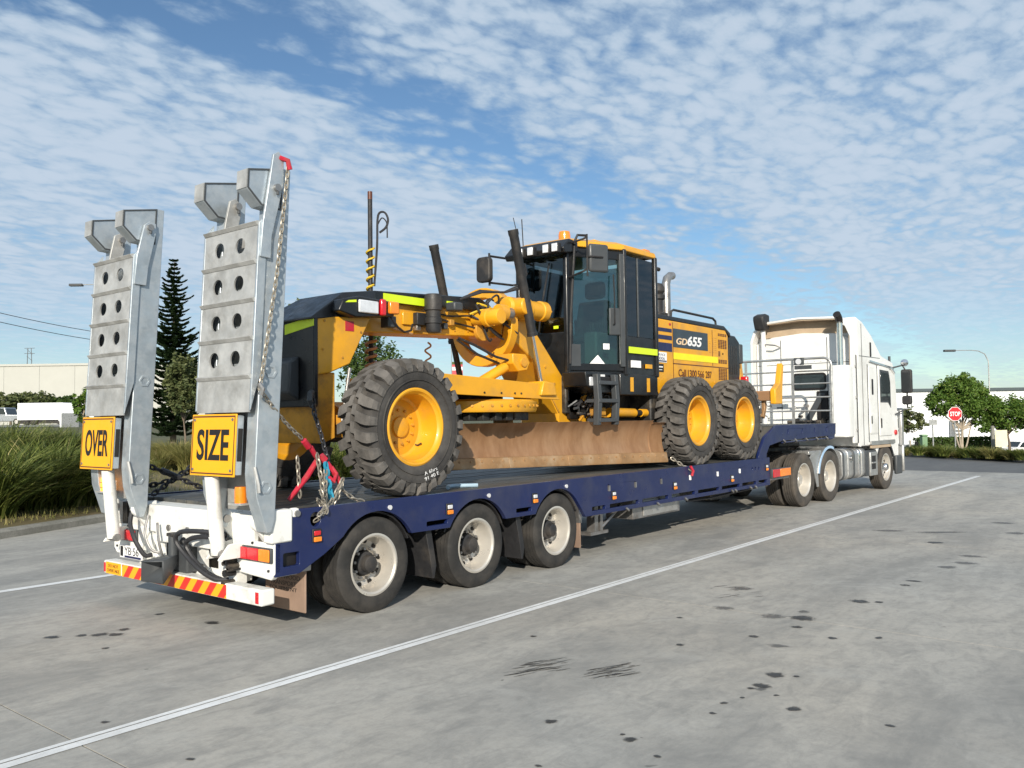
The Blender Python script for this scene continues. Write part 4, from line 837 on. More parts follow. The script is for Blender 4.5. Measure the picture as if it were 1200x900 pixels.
# ---- moldboard: concave towards the near side
MA, MBp = Vector((2.0, 1.0, 0)), Vector((5.99, .29, 0)); mu = (MBp-MA).normalized(); mv = Vector((-mu.y, mu.x, 0))
ML = (MBp-MA).length
mold_prof = [(-.035, 1.665), (.02, 1.60), (.06, 1.50), (.078, 1.38), (.066, 1.26), (.035, 1.15), (.012, 1.10)]
def sweep(b, prof, L0, L1, th):
    Q = prof+[(o+th, z) for o, z in prof[::-1]]
    def zf(z, L): return 1.67-(1.665-z)*(.79+.115*L/ML)
    P0 = [MA+mu*L0+mv*o+Vector((0, 0, zf(z, L0))) for o, z in Q]; P1 = [MA+mu*L1+mv*o+Vector((0, 0, zf(z, L1))) for o, z in Q]; n = len(Q)
    b.faces(P0+P1, [tuple(range(n)), tuple(range(2*n-1, n-1, -1))]+[(i, (i+1) % n, n+(i+1) % n, n+i) for i in range(n)])
mb = gpart('moldboard', m_rust, lambda b: sweep(b, mold_prof, 0, ML-.30, .03), .003, smooth=50)
gpart('moldboard_end', m_rust, lambda b: sweep(b, [(o, min(z, 1.63)) for o, z in mold_prof], ML-.298, ML, .034), .004, mb, 50)
gpart('end_weld', m_rust, lambda b: sweep(b, [(o-.006, min(z, 1.63)) for o, z in mold_prof], ML-.308, ML-.292, .02), 0, mb, 50)
nseg = 4
for k in range(nseg):
    a, c = ML*k/nseg+.004, ML*(k+1)/nseg-.004
    gpart('cutting_edge', m_edge, lambda b: sweep(b, [(.006, 1.155), (-.012, 1.15), (-.040, 1.02), (-.036, .992), (-.02, .992)], a, c, .02), .003, mb)
    for j in range(6):
        Lq = a+(c-a)*(j+.5)/6; p = MA+mu*Lq+mv*(-.02)+Vector((0, 0, 1.67-.565*(.79+.115*Lq/ML)))
        gpart('edge_bolt', m_edge, lambda b: b.cyl(p+mv*.02, p-mv*.012, .018, .013, n=8), 0, mb)
# ---- front axle, deck clutter below the circle
gpart('front_axle', m_yel2, lambda b: b.prism([(.48, 1.55), (2.02, 1.55), (2.02, 1.72), (1.6, 1.80), (1.25, 1.92), (.9, 1.80), (.48, 1.72)], 'x', .58, .80), .012)
gpart('tie_rod', m_dark, lambda b: b.cyl((.92, .5, 1.52), (.92, 2.0, 1.52), .03, n=12))
gpart('lean_bar', m_yel2, lambda b: b.box(.40, .52, .5, 2.0, 1.68, 1.78), .008)
for s in (0, 1):
    f = (lambda y: y) if s == 0 else mir
    gpart('spindle', m_dark, lambda b: b.cyl((.70, f(.30), GZ), (.70, f(.60), GZ), .10, n=20))
gpart('axle_strut', m_steel, lambda b: b.cyl((.55, .86, 2.25), (.40, .80, 1.72), .018, n=10))
# ---- cab
CF, CM, CRr = 4.32, 5.15, 6.02
PLN = [(CF, .84), (CM, .44), (CRr, .44), (CRr, mir(.44)), (CM, mir(.44)), (CF, mir(.84))]
def ins(P, k, c=(5.1, YG)): return [(c[0]+(x-c[0])*k, c[1]+(y-c[1])*k) for x, y in P]
cabf = gpart('cab_floor', m_blk, lambda b: b.prism(ins(PLN, .985), 'z', 2.28, 2.40), .012)
def panel(name, m, a, c, z0, z1, th=.02, parent=None, off=0., holes=(), bevel=.004):   # upright panel between two plan points; holes in (0..1, z)
    A, C = Vector((*a, 0)), Vector((*c, 0)); d = (C-A); L = d.length; d.normalize(); n = Vector((d.y, -d.x, 0))
    b = B(); b.plate(rect(0, L, z0, z1), [[(h[0]*L, h[1]) for h in H] for H in holes], 'y', -off, -off+th)
    b.bm.transform(Matrix(((d.x, -n.x, 0, A.x), (d.y, -n.y, 0, A.y), (0, 0, 1, 0), (0, 0, 0, 1))))
    return b.obj(name, m, parent or gr, bevel)
def hr(u0, u1, z0, z1): return [(u0, z0), (u1, z0), (u1, z1), (u0, z1)]
ZR = 4.08
# pillars
for i, (x, y) in enumerate(PLN):
    gpart('cab_pillar', m_blk, lambda b: b.box(x-.035, x+.035, y-.035, y+.035, 2.3, ZR), .02, cabf)
# front screen and lower front panel
near_f, far_f = (CF, .84), (CF, mir(.84))
panel('front_glass', m_glassd, far_f, near_f, 2.86, 4.0, .012)
panel('front_lower_panel', m_blk, far_f, near_f, 1.95, 2.86, .03)
gpart('front_skirt', m_blk, lambda b: b.prism([(CF-.005, 2.90), (CF-.005, 1.95), (CF+.10, 1.70), (CF+.35, 1.70), (CF+.35, 2.35)], 'y', .86, mir(.86)), .02)
gpart('wiper', m_blkm, lambda b: b.tube([(CF-.03, 1.30, 2.86), (CF-.05, 1.24, 3.2), (CF-.03, 1.10, 3.85)], .012, 6))
gpart('front_sticker', m_hiviz, lambda b: b.box(CF-.006, CF-.002, .98, 1.06, 2.94, 2.98))
# doors on the angled sides
for s in (0, 1):
    A, C = ((CF, .84), (CM, .44)) if s == 0 else ((CM, mir(.44)), (CF, mir(.84)))
    dr = panel('door', m_blk, A, C, 2.36, ZR-.04, .045, None, .01, [hr(.10, .90, 2.46, 3.92)], .01)
    panel('door_glass', m_glass, A, C, 2.42, 3.95, .008, dr, -.006)
    A2, C2 = ((CM, .44), (CRr, .44)) if s == 0 else ((CRr, mir(.44)), (CM, mir(.44)))
    panel('rear_side_panel', m_blk, A2, C2, 2.05, 2.86, .03)
    qg = panel('quarter_glass', m_glassd, A2, C2, 2.86, 4.0, .010)
gpart('window_bar', m_dkgrey, lambda b: b.box(5.50, 5.53, .425, .445, 2.86, 4.0), .006)
panel('rear_glass', m_glassd, (CRr, .44), (CRr, mir(.44)), 2.86, 4.0, .012)
panel('rear_panel', m_blk, (CRr, .44), (CRr, mir(.44)), 2.05, 2.86, .03)
# door furniture: inner glass strip, lock plate, stickers, handle
dd = (Vector((CM, .44, 0))-Vector((CF, .84, 0))).normalized(); dn = Vector((dd.y, -dd.x, 0))
def dpt(u, z, o=0.): p = Vector((CF, .84, 0))+dd*u; return Vector((p.x+dn.x*o, p.y+dn.y*o, z))
DL = (Vector((CM, .44, 0))-Vector((CF, .84, 0))).length
def dbox(name, m, u0, u1, z0, z1, o0, o1, bev=.006):
    P = [dpt(u, z, o) for o in (o0, o1) for u, z in ((u0, z0), (u1, z0), (u1, z1), (u0, z1))]
    return gpart(name, m, lambda b: b.faces(P, [(0, 1, 2, 3), (7, 6, 5, 4), (0, 4, 5, 1), (1, 5, 6, 2), (2, 6, 7, 3), (3, 7, 4, 0)]), bev)
dbox('door_lock_panel', m_dkgrey, .66, .90, 2.86, 3.24, .0, .03, .04)
dbox('door_mid_pillar', m_dkgrey, .83, .90, 2.42, 4.0, .012, .045)
gpart('door_handle', m_blkm, lambda b: b.tube([dpt(.72, 3.0, .03), dpt(.72, 3.02, .07), dpt(.72, 3.40, .07), dpt(.72, 3.7, .05)], .012, 6))
gpart('grab_rail', m_blkm, lambda b: b.tube([dpt(.015, 2.45, .05), dpt(.03, 3.1, .06), dpt(.06, 3.5, .06), dpt(.10, 4.12, .08), dpt(.14, 4.20, .08), dpt(.30, 4.21, .06)], .018, 8))
dbox('door_vent', m_dkgrey, .0, .20, 2.42, 2.72, .008, .02)
gpart('triangle_sticker', m_inkw, lambda b: b.faces([dpt(.34, 2.46, .012), dpt(.58, 2.46, .012), dpt(.47, 2.58, .012), dpt(.34, 2.46, .008), dpt(.58, 2.46, .008), dpt(.47, 2.58, .008)], [(0, 1, 2), (5, 4, 3), (0, 3, 4, 1), (1, 4, 5, 2), (2, 5, 3, 0)]))
dbox('square_sticker', m_inkw, .56, .66, 2.66, 2.74, .008, .012, 0)
# interior
gpart('seat_base', m_seat, lambda b: b.box(5.05, 5.55, 1.02, 1.48, 2.40, 2.80), .04)
st = gpart('seat', m_seat, lambda b: b.prism([(5.02, 2.80), (5.55, 2.80), (5.72, 3.45), (5.58, 3.48), (5.44, 2.94), (5.0, 2.92)], 'y', .98, 1.52), .05)
gpart('head_rest', m_seat, lambda b: b.box(5.58, 5.72, 1.08, 1.42, 3.50, 3.76), .06, st)
gpart('seat_shell', m_interior, lambda b: b.prism([(5.56, 2.80), (5.74, 3.44), (5.80, 3.42), (5.66, 2.80)], 'y', 1.0, 1.5), .02, st)
cs = gpart('steering_console', m_blkm, lambda b: b.prism([(4.42, 2.40), (4.66, 2.40), (4.72, 3.0), (4.60, 3.08), (4.50, 3.02)], 'y', 1.08, 1.42), .03)
gpart('steering_wheel', m_blkm, lambda b: b.tube([(4.70+.08*math.sin(t), YG+.2*math.cos(t), 3.12+.16*math.sin(t)) for t in np.linspace(0, 2*math.pi, 24, endpoint=False)], .016, 6, closed=True), 0, cs)
gpart('control_console', m_interior, lambda b: b.box(4.85, 5.45, .72, .94, 2.40, 2.92), .03)
gpart('control_console', m_interior, lambda b: b.box(4.85, 5.45, 1.56, 1.78, 2.40, 2.92), .03)
for k in range(6): gpart('control_lever', m_blkm, lambda b: b.tube([(4.86+.07*k, .82, 2.92), (4.84+.07*k, .82, 3.06)], .012, 6))
gpart('screen', m_blkm, lambda b: b.box(4.5, 4.54, .92, 1.12, 3.05, 3.28), .01)
gpart('hanging_bag', m_redp, lambda b: b.lathe([(0, -.16), (.07, -.15), (.10, 0), (.06, .14), (0, .16)], (5.8, .72, 3.15), 'z', 14))
# roof, visor with work lamps, beacons
rf_ = gpart('roof', m_yel, lambda b: b.faces([(x, y, 4.06) for x, y in ins(PLN, 1.03)]+[(x, y, 4.14) for x, y in ins(PLN, 1.01)]+[(x, y, 4.19) for x, y in ins(PLN, .86)],
    [tuple(range(6))]+[(i, (i+1) % 6, 6+(i+1) % 6, 6+i) for i in range(6)]+[(6+i, 6+(i+1) % 6, 12+(i+1) % 6, 12+i) for i in range(6)]+[tuple(range(17, 11, -1))]), .012, smooth=20)
vs = gpart('visor', m_blk, lambda b: b.prism([(CF+.15, 4.12), (CF+.15, 3.98), (CF-.16, 3.93), (CF-.20, 4.0), (CF-.05, 4.14)], 'y', .74, mir(.74)), .015)
for k, y in enumerate((.84, .98, 1.30, 1.44, 1.66)):
    if k == 4: continue
    y = (.83, .98, 1.24, 1.42)[k]
    wl_ = gpart('work_lamp', m_blkm, lambda b: b.box(CF-.27, CF-.19, y-.055, y+.055, 3.93, 4.06), .012, vs)
    gpart('lens', m_lamp, lambda b: b.box(CF-.285, CF-.27, y-.046, y+.046, 3.94, 4.05), .01, wl_)
bc = gpart('beacon', m_amb, lambda b: b.lathe([(0, 0), (.085, 0), (.085, .10), (.075, .15), (.0, .16)], (4.62, YG-.18, 4.18), 'z', 24))
gpart('roof_lamp', m_amb, lambda b: b.box(5.86, 6.02, .50, .62, 4.06, 4.20), .02)
gpart('roof_hatch', m_yel, lambda b: b.box(4.9, 5.5, .75, 1.1, 4.18, 4.23), .03)
gpart('aerial', m_blkm, lambda b: b.cyl((4.55, 1.75, 4.15), (4.52, 1.75, 4.60), .008, n=6))
gpart('aerial', m_blkm, lambda b: b.cyl((4.3, 1.6, 4.1), (4.2, 1.65, 4.55), .006, n=6))
gpart('rear_camera', m_dark, lambda b: b.cyl((6.04, .46, 3.93), (6.16, .44, 3.92), .03, n=10))
# mirrors
mr = gpart('mirror_arm', m_blkm, lambda b: b.tube([dpt(.02, 3.62, .02), dpt(.08, 3.66, .32), dpt(.14, 3.70, .34)], .014, 6))
gpart('mirror_arm', m_blkm, lambda b: b.tube([dpt(.02, 4.08, .02), dpt(.10, 4.10, .30), dpt(.13, 4.12, .33)], .014, 6))
gpart('mirror_post', m_blkm, lambda b: b.tube([dpt(.135, 3.60, .34), dpt(.135, 4.16, .34)], .014, 6))
mh = dbox('mirror', m_dkgrey, .16, .46, 3.66, 4.04, .30, .36, .03)
P = [dpt(u, z, .36) for u, z in ((.18, 3.72), (.18, 3.98), (.42, 3.72), (.42, 3.98))]
gpart('mirror_stay', m_blkm, lambda b: b.tube([dpt(.14, 3.86, .36), dpt(.24, 3.86, .385), dpt(.36, 3.86, .37)], .012, 6), 0, mh)
for z in (3.60, 3.97):
    gpart('mirror_arm', m_blkm, lambda b: b.tube([(CF, mir(.84), z+.02), (CF-.05, mir(.76), z+.01), (CF-.50, mir(.72), z)], .016, 6))
gpart('mirror_post', m_blkm, lambda b: b.tube([(CF-.50, mir(.72), 3.56), (CF-.50, mir(.72), 4.01)], .016, 6))
gpart('mirror', m_blkm, lambda b: b.prism(rrect(mir(.80), mir(.56), 3.60, 3.95, .06), 'x', CF-.60, CF-.51), .02)
# below the cab: side boxes, ladder, lamp, clutter
gpart('side_box', m_blk, lambda b: b.box(5.0, 6.04, .43, .80, 2.03, 2.33), .015)
sbx = gpart('side_box', m_blk, lambda b: b.prism([(4.20, 2.33), (5.0, 2.33), (5.0, 2.05), (4.50, 2.05), (4.24, 2.14)], 'y', .47, .85), .015)
gpart('side_lamp', m_lamp, lambda b: b.box(4.28, 4.42, .452, .475, 2.14, 2.26), .015, sbx)
lad = gpart('ladder', m_dkgrey, lambda b: b.prism([(4.34, 2.30), (4.42, 2.30), (4.46, 1.96), (4.42, 1.62), (4.34, 1.62), (4.37, 1.96)], 'y', .38, .46), .008)
gpart('ladder_stringer', m_dkgrey, lambda b: b.prism([(4.78, 2.30), (4.86, 2.30), (4.90, 1.96), (4.86, 1.62), (4.78, 1.62), (4.81, 1.96)], 'y', .38, .46), .008, lad)
for z in (1.66, 1.92, 2.16): gpart('rung', m_dkgrey, lambda b: b.box(4.38, 4.84, .37, .58, z, z+.05), .006, lad)
gpart('ladder_grip', m_ink, lambda b: b.box(4.46, 4.78, .44, .46, 2.18, 2.27), .01, lad)
gpart('side_stripe', m_hiviz, lambda b: b.box(5.20, 6.0, .404, .41, 2.62, 2.71))
for (x0, x1, z0, z1, m) in ((5.28, 5.52, 2.42, 2.52, m_inkw), (5.68, 5.84, 2.42, 2.48, m_yel), (5.26, 5.34, 2.08, 2.28, m_yel), (5.72, 5.80, 2.08, 2.28, m_yel), (4.56, 4.66, 2.26, 2.30, m_inkw)):
    gpart('decal', m, lambda b: b.box(x0, x1, .405 if z0 > 2.3 else (.465 if x0 < 5 else .425), .43 if z0 > 2.3 else .48, z0, z1))
for k in range(46):
    p = Vector((rh.uniform(3.95, 4.45), rh.uniform(.62, .90), rh.uniform(1.68, 2.2))); L = rh.uniform(.06, .25)
    if p.x < 4.6-(p.z-1.65)*.9+.0: continue
for k in range(60):
    x = rh.uniform(4.45, 5.2); z = rh.uniform(1.70, 2.12); y = rh.uniform(.62, .88); q = Vector((x+rh.uniform(-.18, .18), y+rh.uniform(-.05, .05), z+rh.uniform(-.12, .12)))
    gpart('hydraulic_line', (m_hose, m_dark, m_steel, m_hose, m_yel2, m_dkgrey)[k % 6], lambda b: b.tube([(x, y, z), ((x+q.x)/2, y-.04, (z+q.z)/2+.04), q], rh.uniform(.010, .022), 6))
gpart('under_cab_block', m_dark, lambda b: b.box(4.3, 6.1, .86, mir(.86), 1.78, 2.29), .02)
gpart('articulation_cylinder', m_yel, lambda b: b.cyl((4.95, .60, 1.79), (5.62, .60, 1.78), .065, n=20))
gpart('articulation_rod', m_dark, lambda b: b.cyl((5.62, .60, 1.78), (5.82, .60, 1.78), .045, n=16))
gpart('articulation_end', m_yel, lambda b: b.cyl((5.80, .60, 1.78), (6.0, .60, 1.78), .058, n=20))
gpart('articulation_end', m_yel2, lambda b: b.box(4.55, 4.80, .54, .66, 1.74, 1.86), .02)
gpart('frame_clutter', m_dark, lambda b: b.box(5.05, 6.1, .70, .92, 1.45, 1.72), .03)
# ---- engine hood
HD = [(6.10, 2.10), (8.72, 2.10), (8.72, 3.10), (8.62, 3.19), (6.10, 3.21)]
eh = gpart('engine_hood', m_yel, lambda b: b.prism(HD, 'y', .545, mir(.545)), .014)
gpart('hood_top', m_blk, lambda b: b.prism([(6.08, 3.205), (8.64, 3.185), (8.85, 3.08), (8.85, 3.16), (8.60, 3.27), (6.08, 3.28)], 'y', .55, mir(.55)), .02)
gpart('lower_side', m_yel, lambda b: b.prism([(6.02, 2.30), (6.4, 2.30), (6.4, 1.96), (6.25, 1.96), (6.02, 2.12)], 'y', .54, .60), .012, eh)
# seams between the doors
for (x0, x1, z0, z1) in ((6.73, 8.70, 2.535, 2.55), (6.73, 6.742, 2.14, 3.18), (6.73, 8.7, 2.13, 2.142), (8.10, 8.112, 2.56, 3.16)):
    gpart('door_seam', m_inkr, lambda b: b.box(x0, x1, .541, .56, z0, z1), 0, eh)
gpart('model_panel', m_slate, lambda b: b.box(6.745, 7.93, .539, .56, 2.80, 3.09), 0, eh)
text('model_letters', 'GD', m_inkw, eh, (7.02, .538, 2.90), (1, 0, 0), (0, 0, 1), .36, .105, .002, .2, .02).data.materials[0] = mat('cream_ink', (.75, .55, .35), .5)
text('model_number', '655', m_inkw, eh, (7.46, .538, 2.925), (1, 0, 0), (0, 0, 1), .50, .16, .002, .2, .03)
gpart('hood_stripe', m_hivizy, lambda b: b.box(6.75, 8.30, .539, .56, 2.61, 2.715), 0, eh)
eh.children[-1] if False else None
for wd, xc, ww in (('Call', 7.02, .25), ('1300', 7.36, .30), ('566', 7.66, .22), ('287', 7.94, .22)): text('phone_lettering', wd, m_inkr, eh, (xc, .540, 2.405), (1, 0, 0), (0, 0, 1), ww, .115, .002, 0, .01)
for (z0, z1, x1) in ((3.02, 3.075, 6.70), (2.90, 2.965, 6.70), (2.72, 2.85, 6.70)):
    gpart('navy_stripe', m_navy, lambda b: b.box(6.13, x1, .539, .56, z0, z1), 0, eh)
gpart('badge', m_inkw, lambda b: b.box(6.15, 6.52, .537, .56, 2.545, 2.70), 0, eh)
gpart('badge', m_navy, lambda b: b.box(6.16, 6.51, .535, .56, 2.555, 2.575), 0, eh)
text('badge_lettering', 'SERVICE', m_navy, eh, (6.335, .5365, 2.66), (1, 0, 0), (0, 0, 1), .28, .035, .001)
text('badge_lettering', '10006', m_navy, eh, (6.335, .5365, 2.605), (1, 0, 0), (0, 0, 1), .24, .045, .001)
gpart('badge', m_ink, lambda b: b.box(6.15, 6.42, .537, .56, 2.40, 2.52), 0, eh)
gpart('badge_line', m_inkw, lambda b: b.box(6.18, 6.39, .535, .56, 2.465, 2.485), 0, eh)
gpart('badge_line', m_inkw, lambda b: b.box(6.18, 6.37, .535, .56, 2.425, 2.435), 0, eh)
gpart('small_decal', m_redp, lambda b: b.box(6.62, 6.68, .538, .56, 3.13, 3.16), 0, eh)
for (z0, z1, nrow) in ((3.075, 3.125, 2), (2.865, 3.02, 6), (2.73, 2.82, 4), (2.61, 2.68, 3), (2.33, 2.53, 8)):
    cols = 4 if not (z0 == 2.73) else 1
    for i in range(cols):
        for j in range(nrow):
            x = 8.33+.085*i; z = z0+(z1-z0)*(j+.5)/nrow; h = (z1-z0)/nrow*.34
            gpart('louvre_slot', m_inkr, lambda b: b.box(x, x+.062, .540, .556, z-h, z+h), 0, eh)
for i in range(3):
    for j in range(8):
        x = 7.98+.11*i; z = 2.78+.035*j+.0
        if i == 0 and j > 5: continue
        gpart('louvre', m_yel2, lambda b: b.box(x, x+.06, .5415, .556, z, z+.012), 0, eh)
gpart('latch', m_ink, lambda b: b.cyl((8.5, .538, 2.78), (8.5, .55, 2.78), .018, n=10), 0, eh)
gpart('latch', m_yel2, lambda b: b.cyl((8.18, .538, 2.28), (8.18, .55, 2.28), .02, n=10), 0, eh)
gpart('rear_grille', m_blk, lambda b: b.prism([(8.735, 2.05), (9.14, 2.05), (9.28, 2.45), (9.28, 3.02), (9.10, 3.13), (8.735, 3.14)], 'y', .58, mir(.58)), .025)
for k in range(4): gpart('grille_slot', m_ink, lambda b: b.box(8.84+.09*k, 8.88+.09*k, .574, .60, 2.45, 2.95), .004)
gpart('rear_lamp_box', m_dkgrey, lambda b: b.box(9.28, 9.42, .58, .74, 2.65, 3.0), .02)
gpart('hood_rail', m_blkm, lambda b: b.tube([(6.82, .62, 3.26), (6.84, .62, 3.37), (6.92, .62, 3.40), (8.3, .62, 3.38), (8.40, .62, 3.34), (8.42, .62, 3.24)], .020, 8))
ex = gpart('exhaust_pipe', m_steel, lambda b: b.tube([(7.02, .80, 3.26), (7.02, .80, 3.84), (7.06, .80, 3.93), (7.16, .80, 3.99), (7.24, .80, 4.0)], [.07, .07, .068, .064, .062], 20))
ic = gpart('air_intake', m_blkm, lambda b: b.lathe([(0, 0), (.09, 0), (.09, .26), (.12, .28), (.12, .34), (.09, .36), (.12, .40), (.12, .46), (.08, .52), (0, .54)], (6.62, .74, 3.27), 'z', 20))
gpart('intake_base', m_dark, lambda b: b.box(6.2, 6.75, .62, 1.3, 3.24, 3.34), .02)
# tandem cases, rear end and ripper
for s in (0, 1):
    f = (lambda y: y) if s == 0 else mir
    gpart('tandem_case', m_dark, lambda b: b.prism(rrect(6.25, 8.65, 1.44, 1.84, .19), 'y', min(f(.50), f(.78)), max(f(.50), f(.78))), .02)
gpart('drive_axle', m_dark, lambda b: b.box(7.2, 7.7, .78, mir(.78), 1.45, 1.85), .03)
gpart('belly', m_dark, lambda b: b.box(6.1, 8.9, .75, mir(.75), 1.75, 2.12), .03)
gpart('belly', m_dark, lambda b: b.box(5.95, 6.2, .50, .9, 1.5, 2.1), .03)
gpart('rear_counterweight', m_dark, lambda b: b.box(8.9, 9.35, .6, mir(.6), 1.55, 2.1), .03)
rp_ = gpart('ripper_frame', m_yel, lambda b: b.prism([(9.35, 1.95), (9.55, 1.95), (9.72, 2.30), (9.62, 2.72), (9.50, 2.70), (9.56, 2.34), (9.35, 2.1)], 'y', .70, .84), .015)
gpart('ripper_frame', m_yel, lambda b: b.prism([(9.35, 1.95), (9.55, 1.95), (9.72, 2.30), (9.62, 2.72), (9.50, 2.70), (9.56, 2.34), (9.35, 2.1)], 'y', mir(.84), mir(.70)), .015)
gpart('ripper_beam', m_rust, lambda b: b.box(9.60, 9.85, .10, mir(.10), 1.98, 2.16), .02)
gpart('ripper_end', m_yel, lambda b: b.prism([(9.56, 1.92), (9.88, 1.92), (9.90, 2.20), (9.98, 2.62), (9.90, 2.66), (9.78, 2.30), (9.56, 2.18)], 'y', .06, .16), .015)
for y in (.35, .85, 1.65, 2.15):
    gpart('ripper_tine', m_edge, lambda b: b.prism([(9.68, 2.0), (9.80, 2.0), (9.80, 1.86), (9.70, 1.66), (9.62, 1.70), (9.70, 1.84)], 'y', y-.03, y+.03), .008)
gpart('ripper_cylinder', m_yel, lambda b: b.cyl((9.2, YG, 2.5), (9.6, YG, 2.2), .06, n=18))
gpart('tail_light', m_red, lambda b: b.box(9.36, 9.46, .50, .62, 2.22, 2.42), .015)
gpart('tail_clutter', m_steel, lambda b: b.cyl((9.45, .5, 1.5), (9.45, .85, 1.5), .09, n=16))

# ---- small machine detail: bolts, grease pipes, decals
for k in range(18):
    a = R_(200+8*k); x, y = 2.78+.845*math.cos(a), YG+.845*math.sin(a)
    gpart('circle_bolt', m_yel2, lambda b: b.cyl((x, y, 1.875), (x+.012*math.cos(a), y+.012*math.sin(a), 1.875), .016, n=6))
for x in np.arange(.7, 3.0, .23):
    gpart('beam_bolt', m_yel2, lambda b: b.cyl((x, 1.04, 2.70+.04*(x-.5)), (x, 1.055, 2.70+.04*(x-.5)), .012, n=6))
gpart('beam_pipe', m_dark, lambda b: b.tube([(1.9, 1.03, 2.95), (2.2, 1.02, 2.93), (2.5, 1.0, 2.96), (2.7, .96, 2.9)], .012, 6))
gpart('beam_pipe', m_dark, lambda b: b.tube([(1.9, 1.03, 2.90), (2.25, 1.02, 2.86), (2.6, .98, 2.82)], .012, 6))
for (x, z) in ((3.75, 2.40), (3.95, 2.18), (4.15, 1.95), (4.4, 1.85)):
    gpart('frame_bolt', m_yel2, lambda b: b.cyl((x+.18, .918, z), (x+.18, .935, z), .018, n=6))
gpart('frame_weld', m_yel2, lambda b: b.tube([(4.22, .925, 1.80), (3.66, .925, 2.50)], .012, 6))
gpart('frame_decal', m_ink, lambda b: b.box(4.35, 4.5, .924, .93, 1.85, 1.93))
# ================================================================ prime mover (built in its own frame, near side y = 0, rear axle x = 0)
tk = thing('prime_mover', (0, 0, 0), 'white cabover prime mover with tall roof fairing coupled under the trailer gooseneck', 'truck')
W[tk] = Vector((0, 0, 0)); tk.location = (10.85, .04, 0); tk.rotation_euler = (0, 0, R_(-2.5))
KW = 2.42; KC = KW/2
def kpart(name, m, fn, bevel=0, parent=None, smooth=35):
    b = B(); fn(b); return b.obj(name, m, parent or tk, bevel, smooth)
def km(y): return KW-y
KR = .50
me_kt = road_tyre(KR, .302, .27, 'tyre', m_tyred, 4); me_kr = dish_rim(.302, .27, .085, m_alum)
me_kh = bits(lambda b: b.lathe([(0, -.05), (.09, -.05), (.11, -.02), (.115, .06), (.14, .08)], (0, 0, 0), 'y', 24), m_alum)
me_kn = bits(lambda b: [b.cyl((.168*math.cos(t), .08, .168*math.sin(t)), (.168*math.cos(t), .03, .168*math.sin(t)), .017, n=6) for t in [2*math.pi*k/10 for k in range(10)]], m_chrome)
me_fr = dish_rim(.302, .27, -.03, m_alum)
me_fh = bits(lambda b: b.lathe([(0, -.16), (.07, -.155), (.09, -.13), (.095, -.05), (.15, -.045)], (0, 0, 0), 'y', 24), m_chrome)
me_fo = bits(lambda b: [b.cyl((.215*math.cos(t), -.020, .215*math.sin(t)), (.215*math.cos(t), -.030, .215*math.sin(t)), .034, n=14) for t in [2*math.pi*(k+.5)/10 for k in range(10)]], m_ink)
kp = [('tyre', me_kt), ('rim', me_kr), ('hub', me_kh), ('wheel_nuts', me_kn)]
for x in (0, 1.27):
    put_wheel(tk, (x, .14, KR), False, kp, x); put_wheel(tk, (x, .46, KR), True, kp[:2])
    put_wheel(tk, (x, km(.14), KR), True, kp, x); put_wheel(tk, (x, km(.46), KR), False, kp[:2])
    kpart('axle', m_dark, lambda b: b.cyl((x, .3, KR), (x, km(.3), KR), .08, n=16))
    kpart('differential', m_dark, lambda b: b.lathe([(0, -.25), (.12, -.2), (.2, 0), (.12, .2), (0, .25)], (x, KC, KR), 'x', 20))
fp = [('tyre', me_kt), ('rim', me_fr), ('hub', me_fh), ('hand_holes', me_fo)]
put_wheel(tk, (4.72, .18, KR), False, fp, .3); put_wheel(tk, (4.72, km(.18), KR), True, fp, .3)
kpart('axle', m_dark, lambda b: b.cyl((4.72, .3, KR-.05), (4.72, km(.3), KR-.05), .06, n=16))
for y in (.80, KW-.92): kpart('chassis_rail', m_dark, lambda b: b.box(-1.0, 5.3, y, y+.12, .72, .98), .01)
kpart('fifth_wheel', m_dark, lambda b: b.prism([(.0, .75), (.0, 1.65), (.6, 1.75), (1.1, 1.6), (1.1, .8), (.6, .65)], 'z', 1.0, 1.10), .02)
kpart('kingpin_plate', m_dark, lambda b: b.box(.2, 1.2, .6, 1.8, 1.10, 1.17), .01)
kpart('tail_bar', m_dark, lambda b: b.box(-1.02, -.92, .5, km(.5), .62, .98), .02)
for k in range(3): kpart('air_line', m_hose, lambda b: b.tube([(2.6, .8+.1*k, 1.6), (2.1, .8+.1*k, 1.22), (1.7, .85+.1*k, 1.30), (1.5, .9+.1*k, 1.5)], .02, 6))
